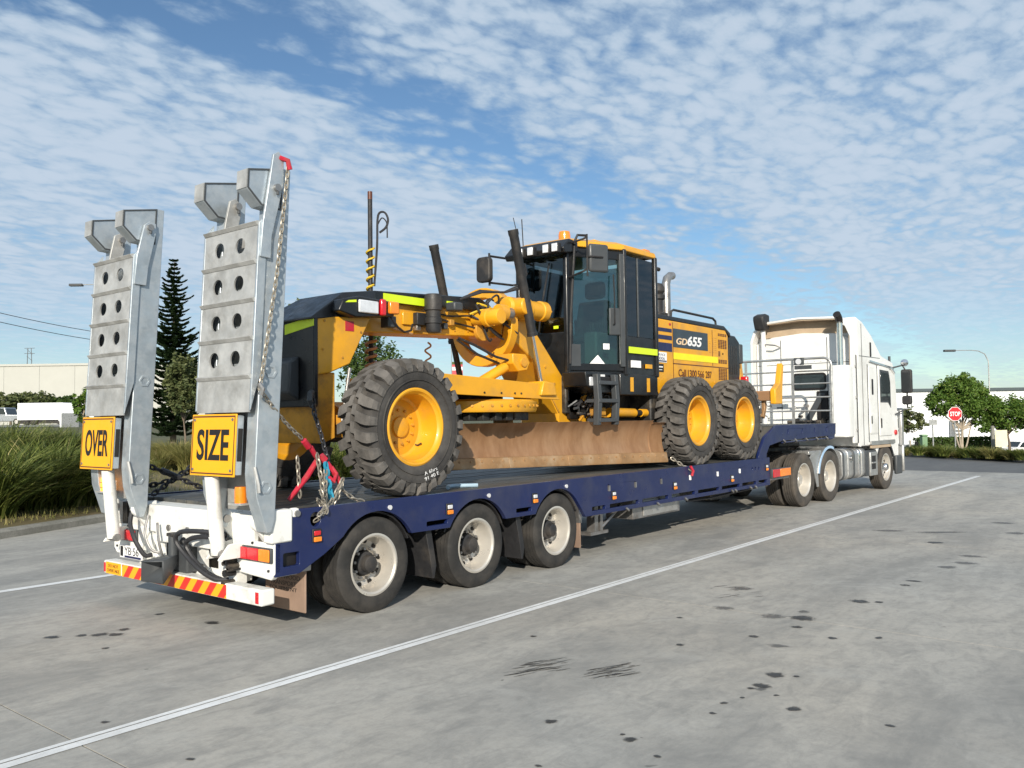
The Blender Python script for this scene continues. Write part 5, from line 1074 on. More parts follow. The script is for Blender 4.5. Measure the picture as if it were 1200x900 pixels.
# guards: rear quarter of the leading drive axle
def arcband(b, xc, zc, r0, r1, a0, a1, y0, y1, n=16):
    P = [(xc+r1*math.cos(R_(a0+(a1-a0)*i/n)), zc+r1*math.sin(R_(a0+(a1-a0)*i/n))) for i in range(n+1)]+[(xc+r0*math.cos(R_(a1-(a1-a0)*i/n)), zc+r0*math.sin(R_(a1-(a1-a0)*i/n))) for i in range(n+1)]
    b.prism(P, 'y', y0, y1)
for s in (0, 1):
    f = (lambda y: y) if s == 0 else km
    ya, yb = sorted((f(.02), f(.62)))
    g = kpart('drive_guard', m_tank, lambda b: arcband(b, 1.27, .50, .56, .585, 15, 172, ya, yb), .004)
    kpart('guard_edge', mat('pale_blue_trim', (.35, .50, .68), .5) if s == 0 else m_tank, lambda b: arcband(b, 1.27, .50, .55, .60, 70, 172, ya-.012 if s == 0 else yb, ya if s == 0 else yb+.012), 0, g)
    kpart('guard_panel', m_tank, lambda b: b.prism([(.42, .95), (.30, .88), (.52, .62), (.66, .32), (.74, .32), (.72, .55), (.80, .85), (.92, 1.02), (.7, 1.03)], 'y', f(.05)-.01, f(.05)+.01), .004, g)
    kpart('guard_fill', m_tank, lambda b: b.box(.34, .95, min(f(.06), f(.6)), max(f(.06), f(.6)), .95, 1.02), .01, g)
    # tanks and steps
    y0, y1 = sorted((f(.05), f(.62)))
    t = kpart('fuel_tank', m_tank, lambda b: b.prism([(x_, z_) for x_, z_ in rrect(y0, y1, .36, .98, .12)], 'x', 2.0, 3.42), .01)
    for k, x in enumerate((2.02, 2.30, 2.62, 2.94, 3.10, 3.30)):
        kpart('tank_strap', (m_dkgrey, m_tank, m_dkgrey, m_chrome, m_tank, m_dkgrey)[k], lambda b: b.prism([(x_, z_) for x_, z_ in rrect(y0-.018, y1+.018, .345, .995, .13)], 'x', x, x+.07), .01, t)
    kpart('tank_cap', m_chrome, lambda b: b.lathe([(0, -.05), (.06, -.05), (.06, 0)], (2.46, f(.05), .80), 'y', 18), 0, t)
    kpart('battery_box', m_dkgrey, lambda b: b.box(3.44, 4.12, min(f(.06), f(.6)), max(f(.06), f(.6)), .36, .92), .02)
    kpart('step_panel', m_tank, lambda b: b.box(3.62, 4.08, min(f(.03), f(.08)), max(f(.03), f(.08)), .36, .88), .01)
    kpart('step_recess', m_ink, lambda b: b.box(3.70, 3.95, min(f(.025), f(.04)), max(f(.025), f(.04)), .50, .80), .01)
    kpart('step_tread', m_tank, lambda b: b.box(3.68, 3.97, min(f(.01), f(.1)), max(f(.01), f(.1)), .63, .66), .004)
# ---- cab shell: side profile extruded, arch cut for the steer wheel
side = [(3.06, 1.02), (4.08, 1.02), (4.10, .93)]+arch(4.72, .50, .60, .75)[:]+[(5.40, .75), (5.52, .62), (5.64, .62), (5.70, 1.2), (5.66, 2.0), (5.56, 2.75), (5.40, 2.94), (4.75, 3.04), (4.60, 3.08), (4.0, 3.50), (3.45, 3.76), (3.06, 3.84)]
cabk = kpart('cab', m_wht, lambda b: b.prism(side, 'y', .06, km(.06)), .07, None, 30)
cabk.modifiers['bevel'].segments = 4
# locker door, main door: raised skins with their own seams
for s in (0, 1):
    f = (lambda y: y) if s == 0 else km
    def sk(name, m, pts, d0, d1, bev=.008, hol=(), par=None): return kpart(name, m, lambda b: b.plate(pts, hol, 'y', f(d0), f(d1)), bev, par)
    lk = sk('locker_door', m_wht, rrect(3.72, 4.22, 1.28, 2.78, .05), .04, .062)
    sk('locker_vent', m_ink, rrect(3.86, 3.96, 2.15, 2.50, .02), .034, .042, .0, (), lk)
    sk('locker_handle', m_ink, rrect(3.78, 3.84, 1.50, 1.68, .02), .03, .042, .004, (), lk)
    sk('locker_lower', m_wht, rrect(3.74, 4.20, 1.30, 1.72, .05), .034, .044, .006, (), lk)
    dk = sk('door', m_wht, [(4.34, 1.22), (5.18, 1.22), (5.18, 2.45), (5.05, 2.80), (4.34, 2.82)], .038, .062)
    sk('door_window', m_carglass, [(4.44, 2.02), (4.44, 2.68), (4.98, 2.66), (5.06, 2.44), (5.06, 1.92), (4.92, 2.02)], .028, .042, .006, (), dk)
    sk('window_trim', m_dkgrey, [(4.40, 1.98), (4.40, 2.73), (5.01, 2.71), (5.11, 2.46), (5.11, 1.85), (4.92, 1.98)], .034, .046, .0, [[(4.45, 2.03), (4.45, 2.67), (4.97, 2.65), (5.05, 2.44), (5.05, 1.94), (4.92, 2.03)]], dk)
    sk('door_handle', m_ink, rrect(4.40, 4.46, 1.40, 1.62, .02), .026, .042, .004, (), dk)
    for x in (4.28, 3.66): sk('seam_rubber', m_dkgrey, rect(x-.012, x+.012, 1.1, 2.82), .05, .064, 0)
    sk('gutter', m_chrome, [(3.75, 2.88), (3.75, 2.92), (5.2, 2.82), (5.45, 2.70), (5.45, 2.66), (5.2, 2.77)], .02, .06, .004)
    sk('step_plate', m_tank, rrect(3.70, 5.30, 1.03, 1.12, .02), .02, .062, .004)
    sk('grime_panel', m_cav, rrect(3.72, 5.0, .96, 1.02, .01), .03, .062, .004)
    sk('side_marker', m_red, circ(5.42, 1.28, .06, 14), .02, .062, .004)
    sk('roof_vent', m_ink, rrect(3.86, 3.93, 3.0, 3.32, .02), .045, .062, .004)
    # side extender and stack of hinges behind the cab
    sk('side_extender', m_wht, rrect(2.99, 3.10, 1.02, 3.02, .03), .03, .07, .01)
    kpart('rubber_seal', m_dkgrey, lambda b: b.box(2.93, 2.99, min(f(.04), f(.10)), max(f(.04), f(.10)), 1.1, 3.0), .01)
    for z in (1.35, 2.05, 2.72): sk('hinge', m_steel, rect(2.88, 2.96, z, z+.06), .03, .05, .004)
# wheel-arch liner
kpart('arch_liner', m_blkm, lambda b: arcband(b, 4.72, .50, .56, .62, 22, 158, .055, .6))
kpart('arch_liner', m_blkm, lambda b: arcband(b, 4.72, .50, .56, .62, 22, 158, km(.6), km(.055)))
kpart('under_cab', m_dark, lambda b: b.box(3.2, 5.4, .62, km(.62), .6, 1.04), .02)
# hollow wind deflector at the back of the roof
def arch_pts(i, zt): return [(.05+i, 1.10), (.05+i, 3.42-i*.5), (.14+i, 3.66-i), (.36+i, zt-i-.02), (KC, zt-i+.03), (km(.36+i), zt-i-.02), (km(.14+i), 3.66-i), (km(.05+i), 3.42-i*.5), (km(.05+i), 1.10)]
fs_ = kpart('wind_deflector', m_wht, lambda b: b.prism(arch_pts(0, 3.86)+arch_pts(.05, 3.86)[::-1], 'x', 2.74, 3.12), .015, None, 30)
kpart('deflector_cavity', m_cav, lambda b: b.prism([(.11, 3.50), (.30, 3.76), (KC, 3.82), (km(.30), 3.76), (km(.11), 3.50)], 'x', 3.02, 3.055), 0, fs_)
kpart('deflector_ceiling', m_cav, lambda b: b.prism([(.12, 3.58), (.40, 3.775), (KC, 3.815), (km(.40), 3.775), (km(.12), 3.58), (km(.12), 3.60), (km(.4), 3.79), (KC, 3.83), (.4, 3.79), (.12, 3.60)], 'x', 2.75, 3.02), 0, fs_)
kpart('deflector_cheek', m_cav, lambda b: b.box(2.75, 3.05, .101, .112, 1.9, 3.5), 0, fs_)
kpart('sleeper_back', m_wht, lambda b: b.prism([(.11, 1.25), (.11, 3.36), (.5, 3.50), (KC, 3.55), (km(.5), 3.50), (km(.11), 3.36), (km(.11), 1.25)], 'x', 2.94, 3.05), .015)
kpart('back_window', m_carglass, lambda b: b.prism(rrect(.72, 1.42, 2.30, 2.62, .06), 'x', 2.925, 2.95), .005)
kpart('window_gasket', m_ink, lambda b: b.plate(rrect(.69, 1.45, 2.27, 2.65, .08), [rrect(.73, 1.41, 2.31, 2.61, .06)], 'x', 2.918, 2.942))
for y in (.66, 1.72, 2.12): kpart('back_seam', m_dkgrey, lambda b: b.box(2.933, 2.945, y-.006, y+.006, 1.3, 3.42))
for z in (2.02, 2.86): kpart('back_seam', m_dkgrey, lambda b: b.box(2.9335, 2.945, .14, km(.14), z-.005, z+.005))
for y in np.arange(.2, 2.3, .15): kpart('rivet', m_steel, lambda b: b.cyl((2.932, y, 2.90), (2.942, y, 2.90), .008, n=6))
kpart('side_seam', m_dkgrey, lambda b: b.box(3.34, 3.35, .052, .066, 1.05, 3.70))
kpart('side_seam', m_dkgrey, lambda b: b.box(3.12, 4.5, .0525, .066, 2.985, 2.995))
# exhaust shield and stack
xs = kpart('exhaust_shield', m_wht, lambda b: b.prism(rrect(2.36, 2.80, .04, .44, .10), 'z', 1.24, 2.76), .02)
stk = kpart('exhaust_stack', m_chrome, lambda b: b.tube([(2.58, .24, 2.70), (2.58, .24, 3.66), (2.57, .24, 3.74), (2.52, .24, 3.80), (2.46, .24, 3.84)], [.062, .062, .062, .064, .066], 22))
kpart('stack_mouth', m_ink, lambda b: b.tube([(2.60, .24, 3.66), (2.575, .24, 3.74), (2.52, .24, 3.80), (2.44, .24, 3.85)], [.066, .074, .078, .080], 18), 0, stk)
for z in (1.62, 2.3): kpart('shield_strap', m_steel, lambda b: b.box(2.80, 2.94, .15, .5, z, z+.05), .004, xs)
# snorkel
sn = kpart('snorkel', m_wht, lambda b: b.cyl((2.78, 2.06, 1.3), (2.78, 2.06, 3.70), .055, n=18))
kpart('snorkel_head', m_blkm, lambda b: b.prism([(2.62, 3.66), (2.88, 3.66), (2.90, 4.02), (2.72, 4.04), (2.54, 3.98), (2.54, 3.88)], 'y', 1.94, 2.20), .04, sn)
kpart('snorkel_clamp', m_steel, lambda b: b.tube([(2.84, 2.1, 3.34), (2.70, 1.95, 3.33), (2.72, 1.75, 3.30), (2.9, 1.72, 3.26)], .018, 6), 0, sn)
# gear behind the cab
kpart('toolbox', m_dark, lambda b: b.box(2.55, 2.93, .68, 1.45, 1.22, 1.60), .02)
kpart('ladder_panel', m_dkgrey, lambda b: b.faces([(2.90, .70, 2.2), (2.90, .84, 2.2), (2.80, 1.35, 1.25), (2.80, 1.2, 1.25), (2.93, .70, 2.2), (2.93, .84, 2.2), (2.83, 1.35, 1.25), (2.83, 1.2, 1.25)], [(0, 1, 2, 3), (7, 6, 5, 4), (0, 4, 5, 1), (1, 5, 6, 2), (2, 6, 7, 3), (3, 7, 4, 0)]))
kpart('dark_back_panel', m_ink, lambda b: b.box(2.90, 2.945, .66, .90, 1.6, 2.24), .01)  # thin black panel on the sleeper back
for k in range(14):
    y = rh.uniform(.68, 1.5); z = rh.uniform(1.3, 1.95); kpart('service_fitting', (m_steel, m_dark, m_wht)[k % 3], lambda b: b.cyl((2.80, y, z), (2.94, y, z), rh.uniform(.02, .06), n=10))
for k in range(6):
    y = rh.uniform(1.7, 2.2); z = rh.uniform(1.4, 2.4); kpart('rear_label', (m_dkgrey, m_steel)[k % 2], lambda b: b.box(2.935, 2.942, y, y+.14, z, z+.03))
# front: mirrors, bull bar, roof lamps
for s in (0, 1):
    f = (lambda y: y) if s == 0 else km
    q = -1 if s == 0 else 1
    kpart('mirror_arm', m_dkgrey, lambda b: b.tube([(5.35, f(.06), 2.80), (5.52, f(-.12), 2.86), (5.55, f(-.20), 2.70), (5.55, f(-.20), 1.85), (5.45, f(.05), 1.70)], .02, 8))
    mi = kpart('mirror', m_blkm, lambda b: b.prism(rrect(min(f(-.33), f(-.09)), max(f(-.33), f(-.09)), 2.20, 2.76, .05), 'x', 5.46, 5.58), .03)
    kpart('mirror_glass', m_mirror, lambda b: b.prism(rrect(min(f(-.31), f(-.11)), max(f(-.31), f(-.11)), 2.23, 2.73, .04), 'x', 5.452, 5.462), 0, mi)
    kpart('spot_mirror', m_blkm, lambda b: b.prism(rrect(min(f(-.32), f(-.10)), max(f(-.32), f(-.10)), 1.93, 2.14, .05), 'x', 5.46, 5.56), .03, mi)
    kpart('mirror_lamp', m_chrome, lambda b: b.lathe([(0, -.08), (.05, -.06), (.08, 0), (.085, .05), (0, .06)], (5.52, f(-.16), 2.92), 'x', 18))
    kpart('mirror_lower_bar', m_chrome, lambda b: b.tube([(5.5, f(-.30), 2.05), (5.5, f(-.30), 1.84), (5.5, f(-.12), 1.84)], .014, 6))
kpart('roof_lamp', m_dkgrey, lambda b: b.box(4.78, 4.95, .20, .34, 3.02, 3.10), .02)
kpart('aerial_base', m_dkgrey, lambda b: b.cyl((5.36, .12, 2.90), (5.36, .12, 3.08), .03, n=10))
bb = kpart('bull_bar', m_tank, lambda b: b.box(5.76, 5.84, -.02, km(-.02), .35, 1.0), .03)
kpart('bar_upright', m_tank, lambda b: b.box(5.72, 5.86, -.01, .08, .95, 1.85), .02, bb)
kpart('bar_upright', m_tank, lambda b: b.box(5.72, 5.86, km(.08), km(-.01), .95, 1.85), .02, bb)
kpart('bar_rail', m_tank, lambda b: b.cyl((5.8, .0, 1.82), (5.8, KW, 1.82), .04, n=14), 0, bb)
kpart('front_guard', m_dkgrey, lambda b: b.box(5.38, 5.78, .02, .10, .30, .74), .03)

# ================================================================ chains
def chain_obj(name, pts, m, pitch=.046, r=.0065, w=.030, label=None, cat='chain', group=None, parent=None):
    pts = [Vector(p) for p in pts]; seg = [(pts[i+1]-pts[i]).length for i in range(len(pts)-1)]; T = sum(seg); n = max(2, int(T/pitch)); b = B()
    def ev(s):
        for i, L in enumerate(seg):
            if s <= L or i == len(seg)-1: return pts[i].lerp(pts[i+1], min(1, s/L)), (pts[i+1]-pts[i]).normalized()
            s -= L
    for k in range(n):
        p, d = ev((k+.5)*T/n); s1 = d.orthogonal().normalized(); s1 = Matrix.Rotation((k % 2)*math.pi/2+.5, 3, d) @ s1; h = T/n*.78
        Q = [p+d*(h*math.cos(t))*.92+s1*(w/2*math.sin(t)) for t in np.linspace(0, 2*math.pi, 10, endpoint=False)]
        b.tube(Q, r, 5, closed=True)
    o = b.obj(name, m, parent, smooth=50)
    if label: tag(o, label, cat, group)
    return o
def sag(a, c, s, n=10):
    a, c = Vector(a), Vector(c); return [a.lerp(c, t)-Vector((0, 0, s*4*t*(1-t))) for t in np.linspace(0, 1, n)]
ch = chain_obj('ramp_chain', [(-.89, -.085, 3.80), (-.90, -.09, 3.70), (-1.0, -.09, 2.9), (-1.16, -.09, 1.98)]+sag((-1.16, -.09, 1.98), (-.62, .10, 1.58), .03, 6)[1:], m_chain, label='long zinc chain hanging down the side of the SIZE ramp to the red binder', cat='chain')
b = B(); b.tube([(-.95, -.06, 3.86), (-.90, -.10, 3.84), (-.88, -.10, 3.77)], .022, 8); tag(b.obj('chain_shackle', m_redp, None), 'red shackle at the very top of the SIZE ramp', 'shackle')
b = B(); b.tube([(-1.17, -.09, 2.02), (-1.15, -.11, 1.98), (-1.16, -.10, 1.93)], .022, 8); tag(b.obj('chain_hook', m_steel, None), 'steel grab hook on the chain halfway down the SIZE ramp', 'hook')
# red lever binder
bd = thing('chain_binder', (-.45, .12, 1.0), 'red lever chain binder hanging among chains behind the rear ramp', 'binder')
b = B(); b.tube([(-.40, .14, 1.42), (-.52, .16, 1.25), (-.68, .20, 1.06)], [.022, .026, .018], 10); b.obj('lever', m_redp, bd)
b = B(); b.tube([(-.60, .10, 1.56), (-.54, .11, 1.50)], .028, 8); b.obj('hook', m_redp, bd)
b = B(); b.tube([(-.52, .11, 1.50), (-.46, .12, 1.42), (-.40, .13, 1.40)], .022, 8); b.obj('link_bar', m_redp, bd)
b = B(); b.tube([(-.34, .12, 1.36), (-.26, .10, 1.25), (-.22, .09, 1.18)], .024, 8); b.obj('hook', m_redp, bd)
b = B(); b.tube([(-.40, .13, 1.42), (-.36, .12, 1.38)], .035, 8); b.obj('pivot', m_redp, bd)
chain_obj('tie_down_chain', [(.02, .78, 1.98), (-.02, .70, 1.80), (-.14, .45, 1.60), (-.24, .25, 1.42), (-.26, .18, 1.34)], m_chaind, .055, .009, .038, 'dark tie down chain from the grader front hook to the binder', 'chain')
chain_obj('tie_down_chain', sag((-.46, .10, 1.44), (-.40, .08, 1.05), 0, 4)+sag((-.40, .08, 1.05), (-.22, .06, 1.20), .12, 8)+[Vector((-.36, .04, 1.02)), Vector((-.47, .0, .98)), Vector((-.54, -.02, .93))], m_chain, .05, .008, .034, 'bright loose chain ends looped over the blue rail pocket', 'chain')
chain_obj('tie_down_chain', sag((-.36, .11, 1.36), (-.46, .0, .96), .02, 6), m_chain, .05, .008, .034, 'short bright chain doubled beside the teal chain end', 'chain')
chain_obj('tie_down_chain', sag((-.37, .10, 1.36), (-.34, .06, 1.05), .0, 4), m_teal, .05, .012, .04, 'teal painted chain end beneath the red binder', 'chain')
chain_obj('tie_down_chain', sag((-.62, .16, 1.42), (-.58, .18, 1.08), .0, 4), m_chain, .05, .007, .03, 'loose chain tail dangling beside the binder lever', 'chain')
chain_obj('tie_down_chain', sag((-.22, .10, 1.15), (.02, .06, 1.0), .03, 6), m_chain, .05, .007, .03, 'chain tail trailing on the deck towards the front tyre', 'chain')
b = B(); b.tube([(.03, .80, 2.0), (-.02, .76, 1.99), (-.04, .74, 1.92), (.0, .76, 1.87), (.05, .80, 1.88)], .028, 8); b.obj('tow_hook', m_dkgrey, gr)
for i, (a, c, s) in enumerate((((-.95, 2.45, 1.40), (-.20, 2.25, 1.03), .0), ((-.9, 2.55, 1.12), (-.1, 2.45, 1.32), .10), ((-.75, 2.30, 1.02), (-.05, 2.45, 1.38), .0))):
    chain_obj('cross_chain', sag(a, c, s), m_chaind, .06, .011, .042, ('taut black chain running down from the OVER ramp across the gap', 'sagging black chain drooping across the gap between the ramps', 'lower black chain rising across the gap between the ramps')[i], 'chain', 'crossed chains on the far side of the deck')
b = B(); b.tube([(-.62, 2.38, 1.25), (-.45, 2.32, 1.16)], .03, 8); tag(b.obj('chain_binder', m_chaind, None), 'black binder on the crossed chains between the ramps', 'binder')
chain_obj('tie_down_chain', sag((5.98, .20, 1.12), (6.15, -.02, .93), .0, 5), m_chain, .05, .009, .038, 'short rusty chain hooked over the rail at the blade end', 'chain')
b = B(); b.tube([(6.12, -.03, 1.0), (6.16, -.05, .93), (6.14, -.035, .86)], .02, 8); tag(b.obj('chain_hook', m_redp, None), 'red hook on the blue rail below the blade end', 'hook')
b = B(); b.tube([(1.42+.3*t, .34+.10*math.sin(3*t), 1.012) for t in np.linspace(0, 1.3, 14)], .022, 10); tag(b.obj('hose', m_rope, None), 'pale blue ribbed hose lying on the deck beside the front tyre', 'hose')

rc = random.Random(4)
for i, lb in enumerate(('bunched chain loop hanging against the blue rail pocket', 'small chain loop dangling over the top edge of the blue rail')):
    P = [Vector((-.50+.03*i+.035*math.cos(t*2+i), .02-.02*i+.02*math.sin(t*3+i), 1.02+.05*i+.07*math.sin(t+i)-.015*t)) for t in np.linspace(0, 5.0, 12)]
    chain_obj('tie_down_chain', P, m_chain, .045, .006, .028, lb, 'chain')
b = B(); b.tube([(-.30, .11, 1.32), (-.27, .08, 1.26), (-.31, .06, 1.20), (-.35, .09, 1.24)], .02, 8); tag(b.obj('chain_hook', m_redp, None), 'red grab hook below the binder lever pivot', 'hook')
# ================================================================ vegetation
def leaf_mat(name, c1, c2, c3=None, trans=.25, rough=.6):
    m = bpy.data.materials.new(name); m.use_nodes = True; nt = m.node_tree; N = nt.nodes; L = nt.links; P = N['Principled BSDF']
    g = N.new('ShaderNodeNewGeometry'); r = N.new('ShaderNodeValToRGB'); L.new(g.outputs['Random Per Island'], r.inputs[0])
    r.color_ramp.elements[0].color = (*c1, 1); r.color_ramp.elements[1].color = (*c2, 1)
    if c3: e = r.color_ramp.elements.new(.91); e.color = (*c2, 1); r.color_ramp.elements[2].color = (*c3, 1)
    L.new(r.outputs[0], P.inputs['Base Color']); P.inputs['Roughness'].default_value = rough; P.inputs['Specular IOR Level'].default_value = .3
    t = N.new('ShaderNodeBsdfTranslucent'); L.new(r.outputs[0], t.inputs[0]); mx = N.new('ShaderNodeMixShader'); mx.inputs[0].default_value = trans
    L.new(P.outputs[0], mx.inputs[1]); L.new(t.outputs[0], mx.inputs[2]); L.new(mx.outputs[0], N['Material Output'].inputs[0]); return m
m_lom = leaf_mat('strap_leaf', (.035, .065, .012), (.19, .22, .05), (.44, .37, .17))
m_lom2 = leaf_mat('dry_strap_leaf', (.14, .15, .04), (.28, .25, .09), (.40, .32, .16))
m_pine = leaf_mat('pine_needle', (.018, .042, .016), (.05, .085, .03), None, .1)
m_oliv = leaf_mat('olive_leaf', (.06, .085, .03), (.14, .155, .06), None, .2)
m_green = leaf_mat('bright_leaf', (.05, .11, .015), (.13, .21, .035), (.20, .24, .06), .25)
m_dgreen = leaf_mat('dark_leaf', (.03, .065, .015), (.085, .13, .03), None, .2)
m_bark = mat('bark', (.17, .13, .095), .9, 0, .25, 12, (.07, .06, .05), .5, 6, bump=.5, bscale=20)
m_barkp = mat('pale_bark', (.38, .32, .25), .9, 0, .2, 12, (.2, .16, .12), .4, 6, bump=.4, bscale=20)
def quads_mesh(P, mat_, tri=False):       # P: (n,4,3)
    n, k = P.shape[:2]; me = bpy.data.meshes.new('leaves'); me.vertices.add(n*k); me.vertices.foreach_set('co', P.reshape(-1).astype(np.float32))
    me.loops.add(n*k); me.loops.foreach_set('vertex_index', np.arange(n*k, dtype=np.int32)); me.polygons.add(n); me.polygons.foreach_set('loop_start', np.arange(0, n*k, k, dtype=np.int32))
    me.update(calc_edges=True); me.materials.append(mat_); return me
def blades_mesh(n, h, spread, mat_, seed, width=.012, droop=1.0, hv=.35, segs=4):
    r = np.random.default_rng(seed); az = r.uniform(0, 2*np.pi, n); rad = spread*.35*np.sqrt(r.uniform(0, 1, n)); a2 = az+r.normal(0, .5, n)
    H = h*(1-hv*r.uniform(0, 1, n)**1.5); out = spread*r.uniform(.35, 1.1, n)*droop
    V = []; t = np.linspace(0, 1, segs+1)
    bx = rad*np.cos(a2); by = rad*np.sin(a2); tw = r.uniform(0, 2*np.pi, n)
    rows = []
    for s in t:
        x = bx+out*np.cos(az)*s**1.8; y = by+out*np.sin(az)*s**1.8; z = H*(1.25*s-.42*s**3.2*np.clip(out/spread, .3, 1.3))
        w = width*(1-s*.92)*r.uniform(.9, 1.1, n)
        dx, dy = -np.sin(az+tw*.25)*w, np.cos(az+tw*.25)*w
        rows.append((np.stack([x-dx, y-dy, z], 1), np.stack([x+dx, y+dy, z], 1)))
    verts = np.stack([q for rw in rows for q in rw], 1)   # n, 2(segs+1), 3
    m = 2*(segs+1); base = (np.arange(n)*m)[:, None, None]
    f = np.array([[2*i, 2*i+1, 2*i+3, 2*i+2] for i in range(segs)])[None]+base
    me = bpy.data.meshes.new('blades'); me.vertices.add(n*m); me.vertices.foreach_set('co', verts.reshape(-1).astype(np.float32))
    F = f.reshape(-1, 4); me.loops.add(F.size); me.loops.foreach_set('vertex_index', F.reshape(-1).astype(np.int32)); me.polygons.add(len(F)); me.polygons.foreach_set('loop_start', np.arange(0, F.size, 4, dtype=np.int32))
    me.update(calc_edges=True); me.materials.append(mat_); me.shade_smooth(); return me
def clump(loc, me, s, rz, label, group, nm='strap_leaf_plant', cat='plant'):
    o = obj(nm, me, None, None, loc); o.scale = s; o.rotation_euler = (0, 0, rz); tag(o, label, cat, group); return o
lom = [blades_mesh(1150, 1.32, 1.05, m_lom, 20+i, .023, 1.2, .5) for i in range(3)]
rl = random.Random(21)
# big strap-leaf clumps along the left kerb
LP = [(-60, 598, 1.15), (-15, 612, 1.0), (22, 604, 1.08), (62, 600, 1.05), (95, 596, .95), (128, 592, .85), (-35, 570, 1.2), (10, 566, 1.2), (48, 562, 1.2), (82, 560, 1.05), (112, 560, .8)]
for i, (px, py, s) in enumerate(LP):
    p = gnd(px, py, .12)
    clump((p.x, p.y, .10+(.12 if i > 5 else 0)), lom[i % 3], (s, s, s*rl.uniform(.92, 1.06)), rl.uniform(0, 6.28),
          'tall strap leaved grass clump at the kerb edge beside the OVER ramp' if i < 6 else 'tall strap leaved grass clump in the second row behind the kerb clumps', 'clumps at the kerb edge' if i < 6 else 'clumps of the second row')
lom2 = [blades_mesh(700, .95, .75, m_lom2, 40+i, .016) for i in range(2)]
for i, (px, dd_, s) in enumerate([(186, 25, .8), (198, 27, 1.05), (210, 26, 1.1), (222, 25, 1.0), (176, 27, .9), (236, 26, 1.0)]):
    q = at(px, 505, dd_); clump((q.x, q.y, .36), lom2[i % 2], (s, s, s*.85), rl.uniform(0, 6.28), 'yellowish grass clump on brown mulch seen between the two ramps', 'clumps on the mulch between the ramps')
for i, (px, py, s, dd_) in enumerate([(398, 560, 1.25, 15.5), (412, 560, 1.2, 16.2), (345, 560, 1.1, 15.2), (428, 560, 1.2, 17), (300, 560, .9, 15), (375, 560, 1.2, 15.8)]):
    q = at(px, 520, dd_); clump((q.x, q.y, .2), lom[i % 3], (s*.8, s*.8, s*.75), rl.uniform(0, 6.28), 'green grass clump growing beyond the trailer behind the front tyre', 'clumps beyond the trailer')
# low dry ground cover on the bed
r_ = np.random.default_rng(5)
def cover(name, n, fn, h, m, seed, label, width=.01):
    r = np.random.default_rng(seed); P = fn(r, n); az = r.uniform(0, 6.28, n); hh = h*r.uniform(.4, 1, n); ln_ = hh*r.uniform(.2, .9, n); w = width
    q = np.zeros((n, 3, 3)); q[:, 0] = P; q[:, 1] = P; q[:, 2] = P
    q[:, 0, 0] -= w*np.sin(az); q[:, 0, 1] += w*np.cos(az); q[:, 1, 0] += w*np.sin(az); q[:, 1, 1] -= w*np.cos(az)
    q[:, 2, 0] += ln_*np.cos(az); q[:, 2, 1] += ln_*np.sin(az); q[:, 2, 2] += hh
    o = obj(name, quads_mesh(q, m), None); tag(o, label, 'grass', None, 'stuff'); return o
def bedpts(r, n):
    k = r.integers(2, 6, n); t = r.uniform(0, 1, n); K = np.array(KL); a = K[k]*(1-t)[:, None]+K[k+1]*t[:, None]; d = r.uniform(.3, 6.5, n)
    u = d/7; z = .10+.32*np.sin(np.pi/2*np.minimum(1, u*1.6)); return np.stack([a[:, 0]-1.5*u, a[:, 1]+.15+7*u, z-.02], 1)
cover('low_grass', 9000, bedpts, .16, m_lom2, 3, 'low dry grass spread over the brown planting bed')
# ---- trees
def crown(lobes, n, size, mat_, seed, flat=.0):
    r = np.random.default_rng(seed); out = []
    wts = np.array([l[3]*l[4]*l[5] for l in lobes]); wts = wts/wts.sum()
    for l, wq in zip(lobes, wts):
        m = max(60, int(n*wq)); nc = max(6, m//26)
        d = r.normal(0, 1, (nc, 3)); d /= np.linalg.norm(d, axis=1)[:, None]; rad = r.uniform(.35, 1.0, nc)**.5
        cc = d*rad[:, None]; idx = r.integers(0, nc, m); off = r.normal(0, .13, (m, 3)); p = (cc[idx]+off)*np.array(l[3:6])+np.array(l[:3]); out.append(p)
    p = np.concatenate(out); m = len(p)
    a = r.normal(0, 1, (m, 3)); a[:, 2] *= .6; a /= np.linalg.norm(a, axis=1)[:, None]; b = np.cross(a, r.normal(0, 1, (m, 3))); b /= np.linalg.norm(b, axis=1)[:, None]
    s = size*r.uniform(.6, 1.3, m)[:, None]
    return quads_mesh(np.stack([p-a*s, p-b*s*.45, p+a*s, p+b*s*.45], 1), mat_)
def tree(name, base, lobes, n, leaf, mat_, bark, trunk, label, group=None, seed=1, tr_r=.12):
    t = thing(name, base, label, 'tree', group); rr = random.Random(seed)
    b = B(); top = max(l[2] for l in lobes)
    b.tube([Vector(base)+Vector(p) for p in trunk], [tr_r*(1-.6*i/(len(trunk)-1)) for i in range(len(trunk))], 8); tk_ = b.obj('trunk', bark, t)
    for l in lobes:
        b = B(); s = Vector(base)+Vector(trunk[-1]); e = Vector(base)+Vector(l[:3]); mm = s.lerp(e, .5)+Vector((rr.uniform(-.1, .1), rr.uniform(-.1, .1), -.1)); b.tube([s, mm, e], [tr_r*.5, tr_r*.35, tr_r*.12], 6); b.obj('limb', bark, t)
    o = obj('crown', crown(lobes, n, leaf, mat_, seed), None, t, base); return t
def facing(px, py, dist, z=None):
    p = at(px, py, dist)
    if z is not None: p.z = z
    return p
CR = Vector((_r[0], _r[1], 0)).normalized(); CD = Vector((-_r[1], _r[0], 0)).normalized()   # across / along the view
def lobes_view(L):      # lobes given as (across, along, up, r_across, r_along, r_up) -> world aligned (radii kept isotropic enough)
    return [((CR*a+CD*b).x, (CR*a+CD*b).y, c, ra, rb, rc) for a, b, c, ra, rb, rc in L]
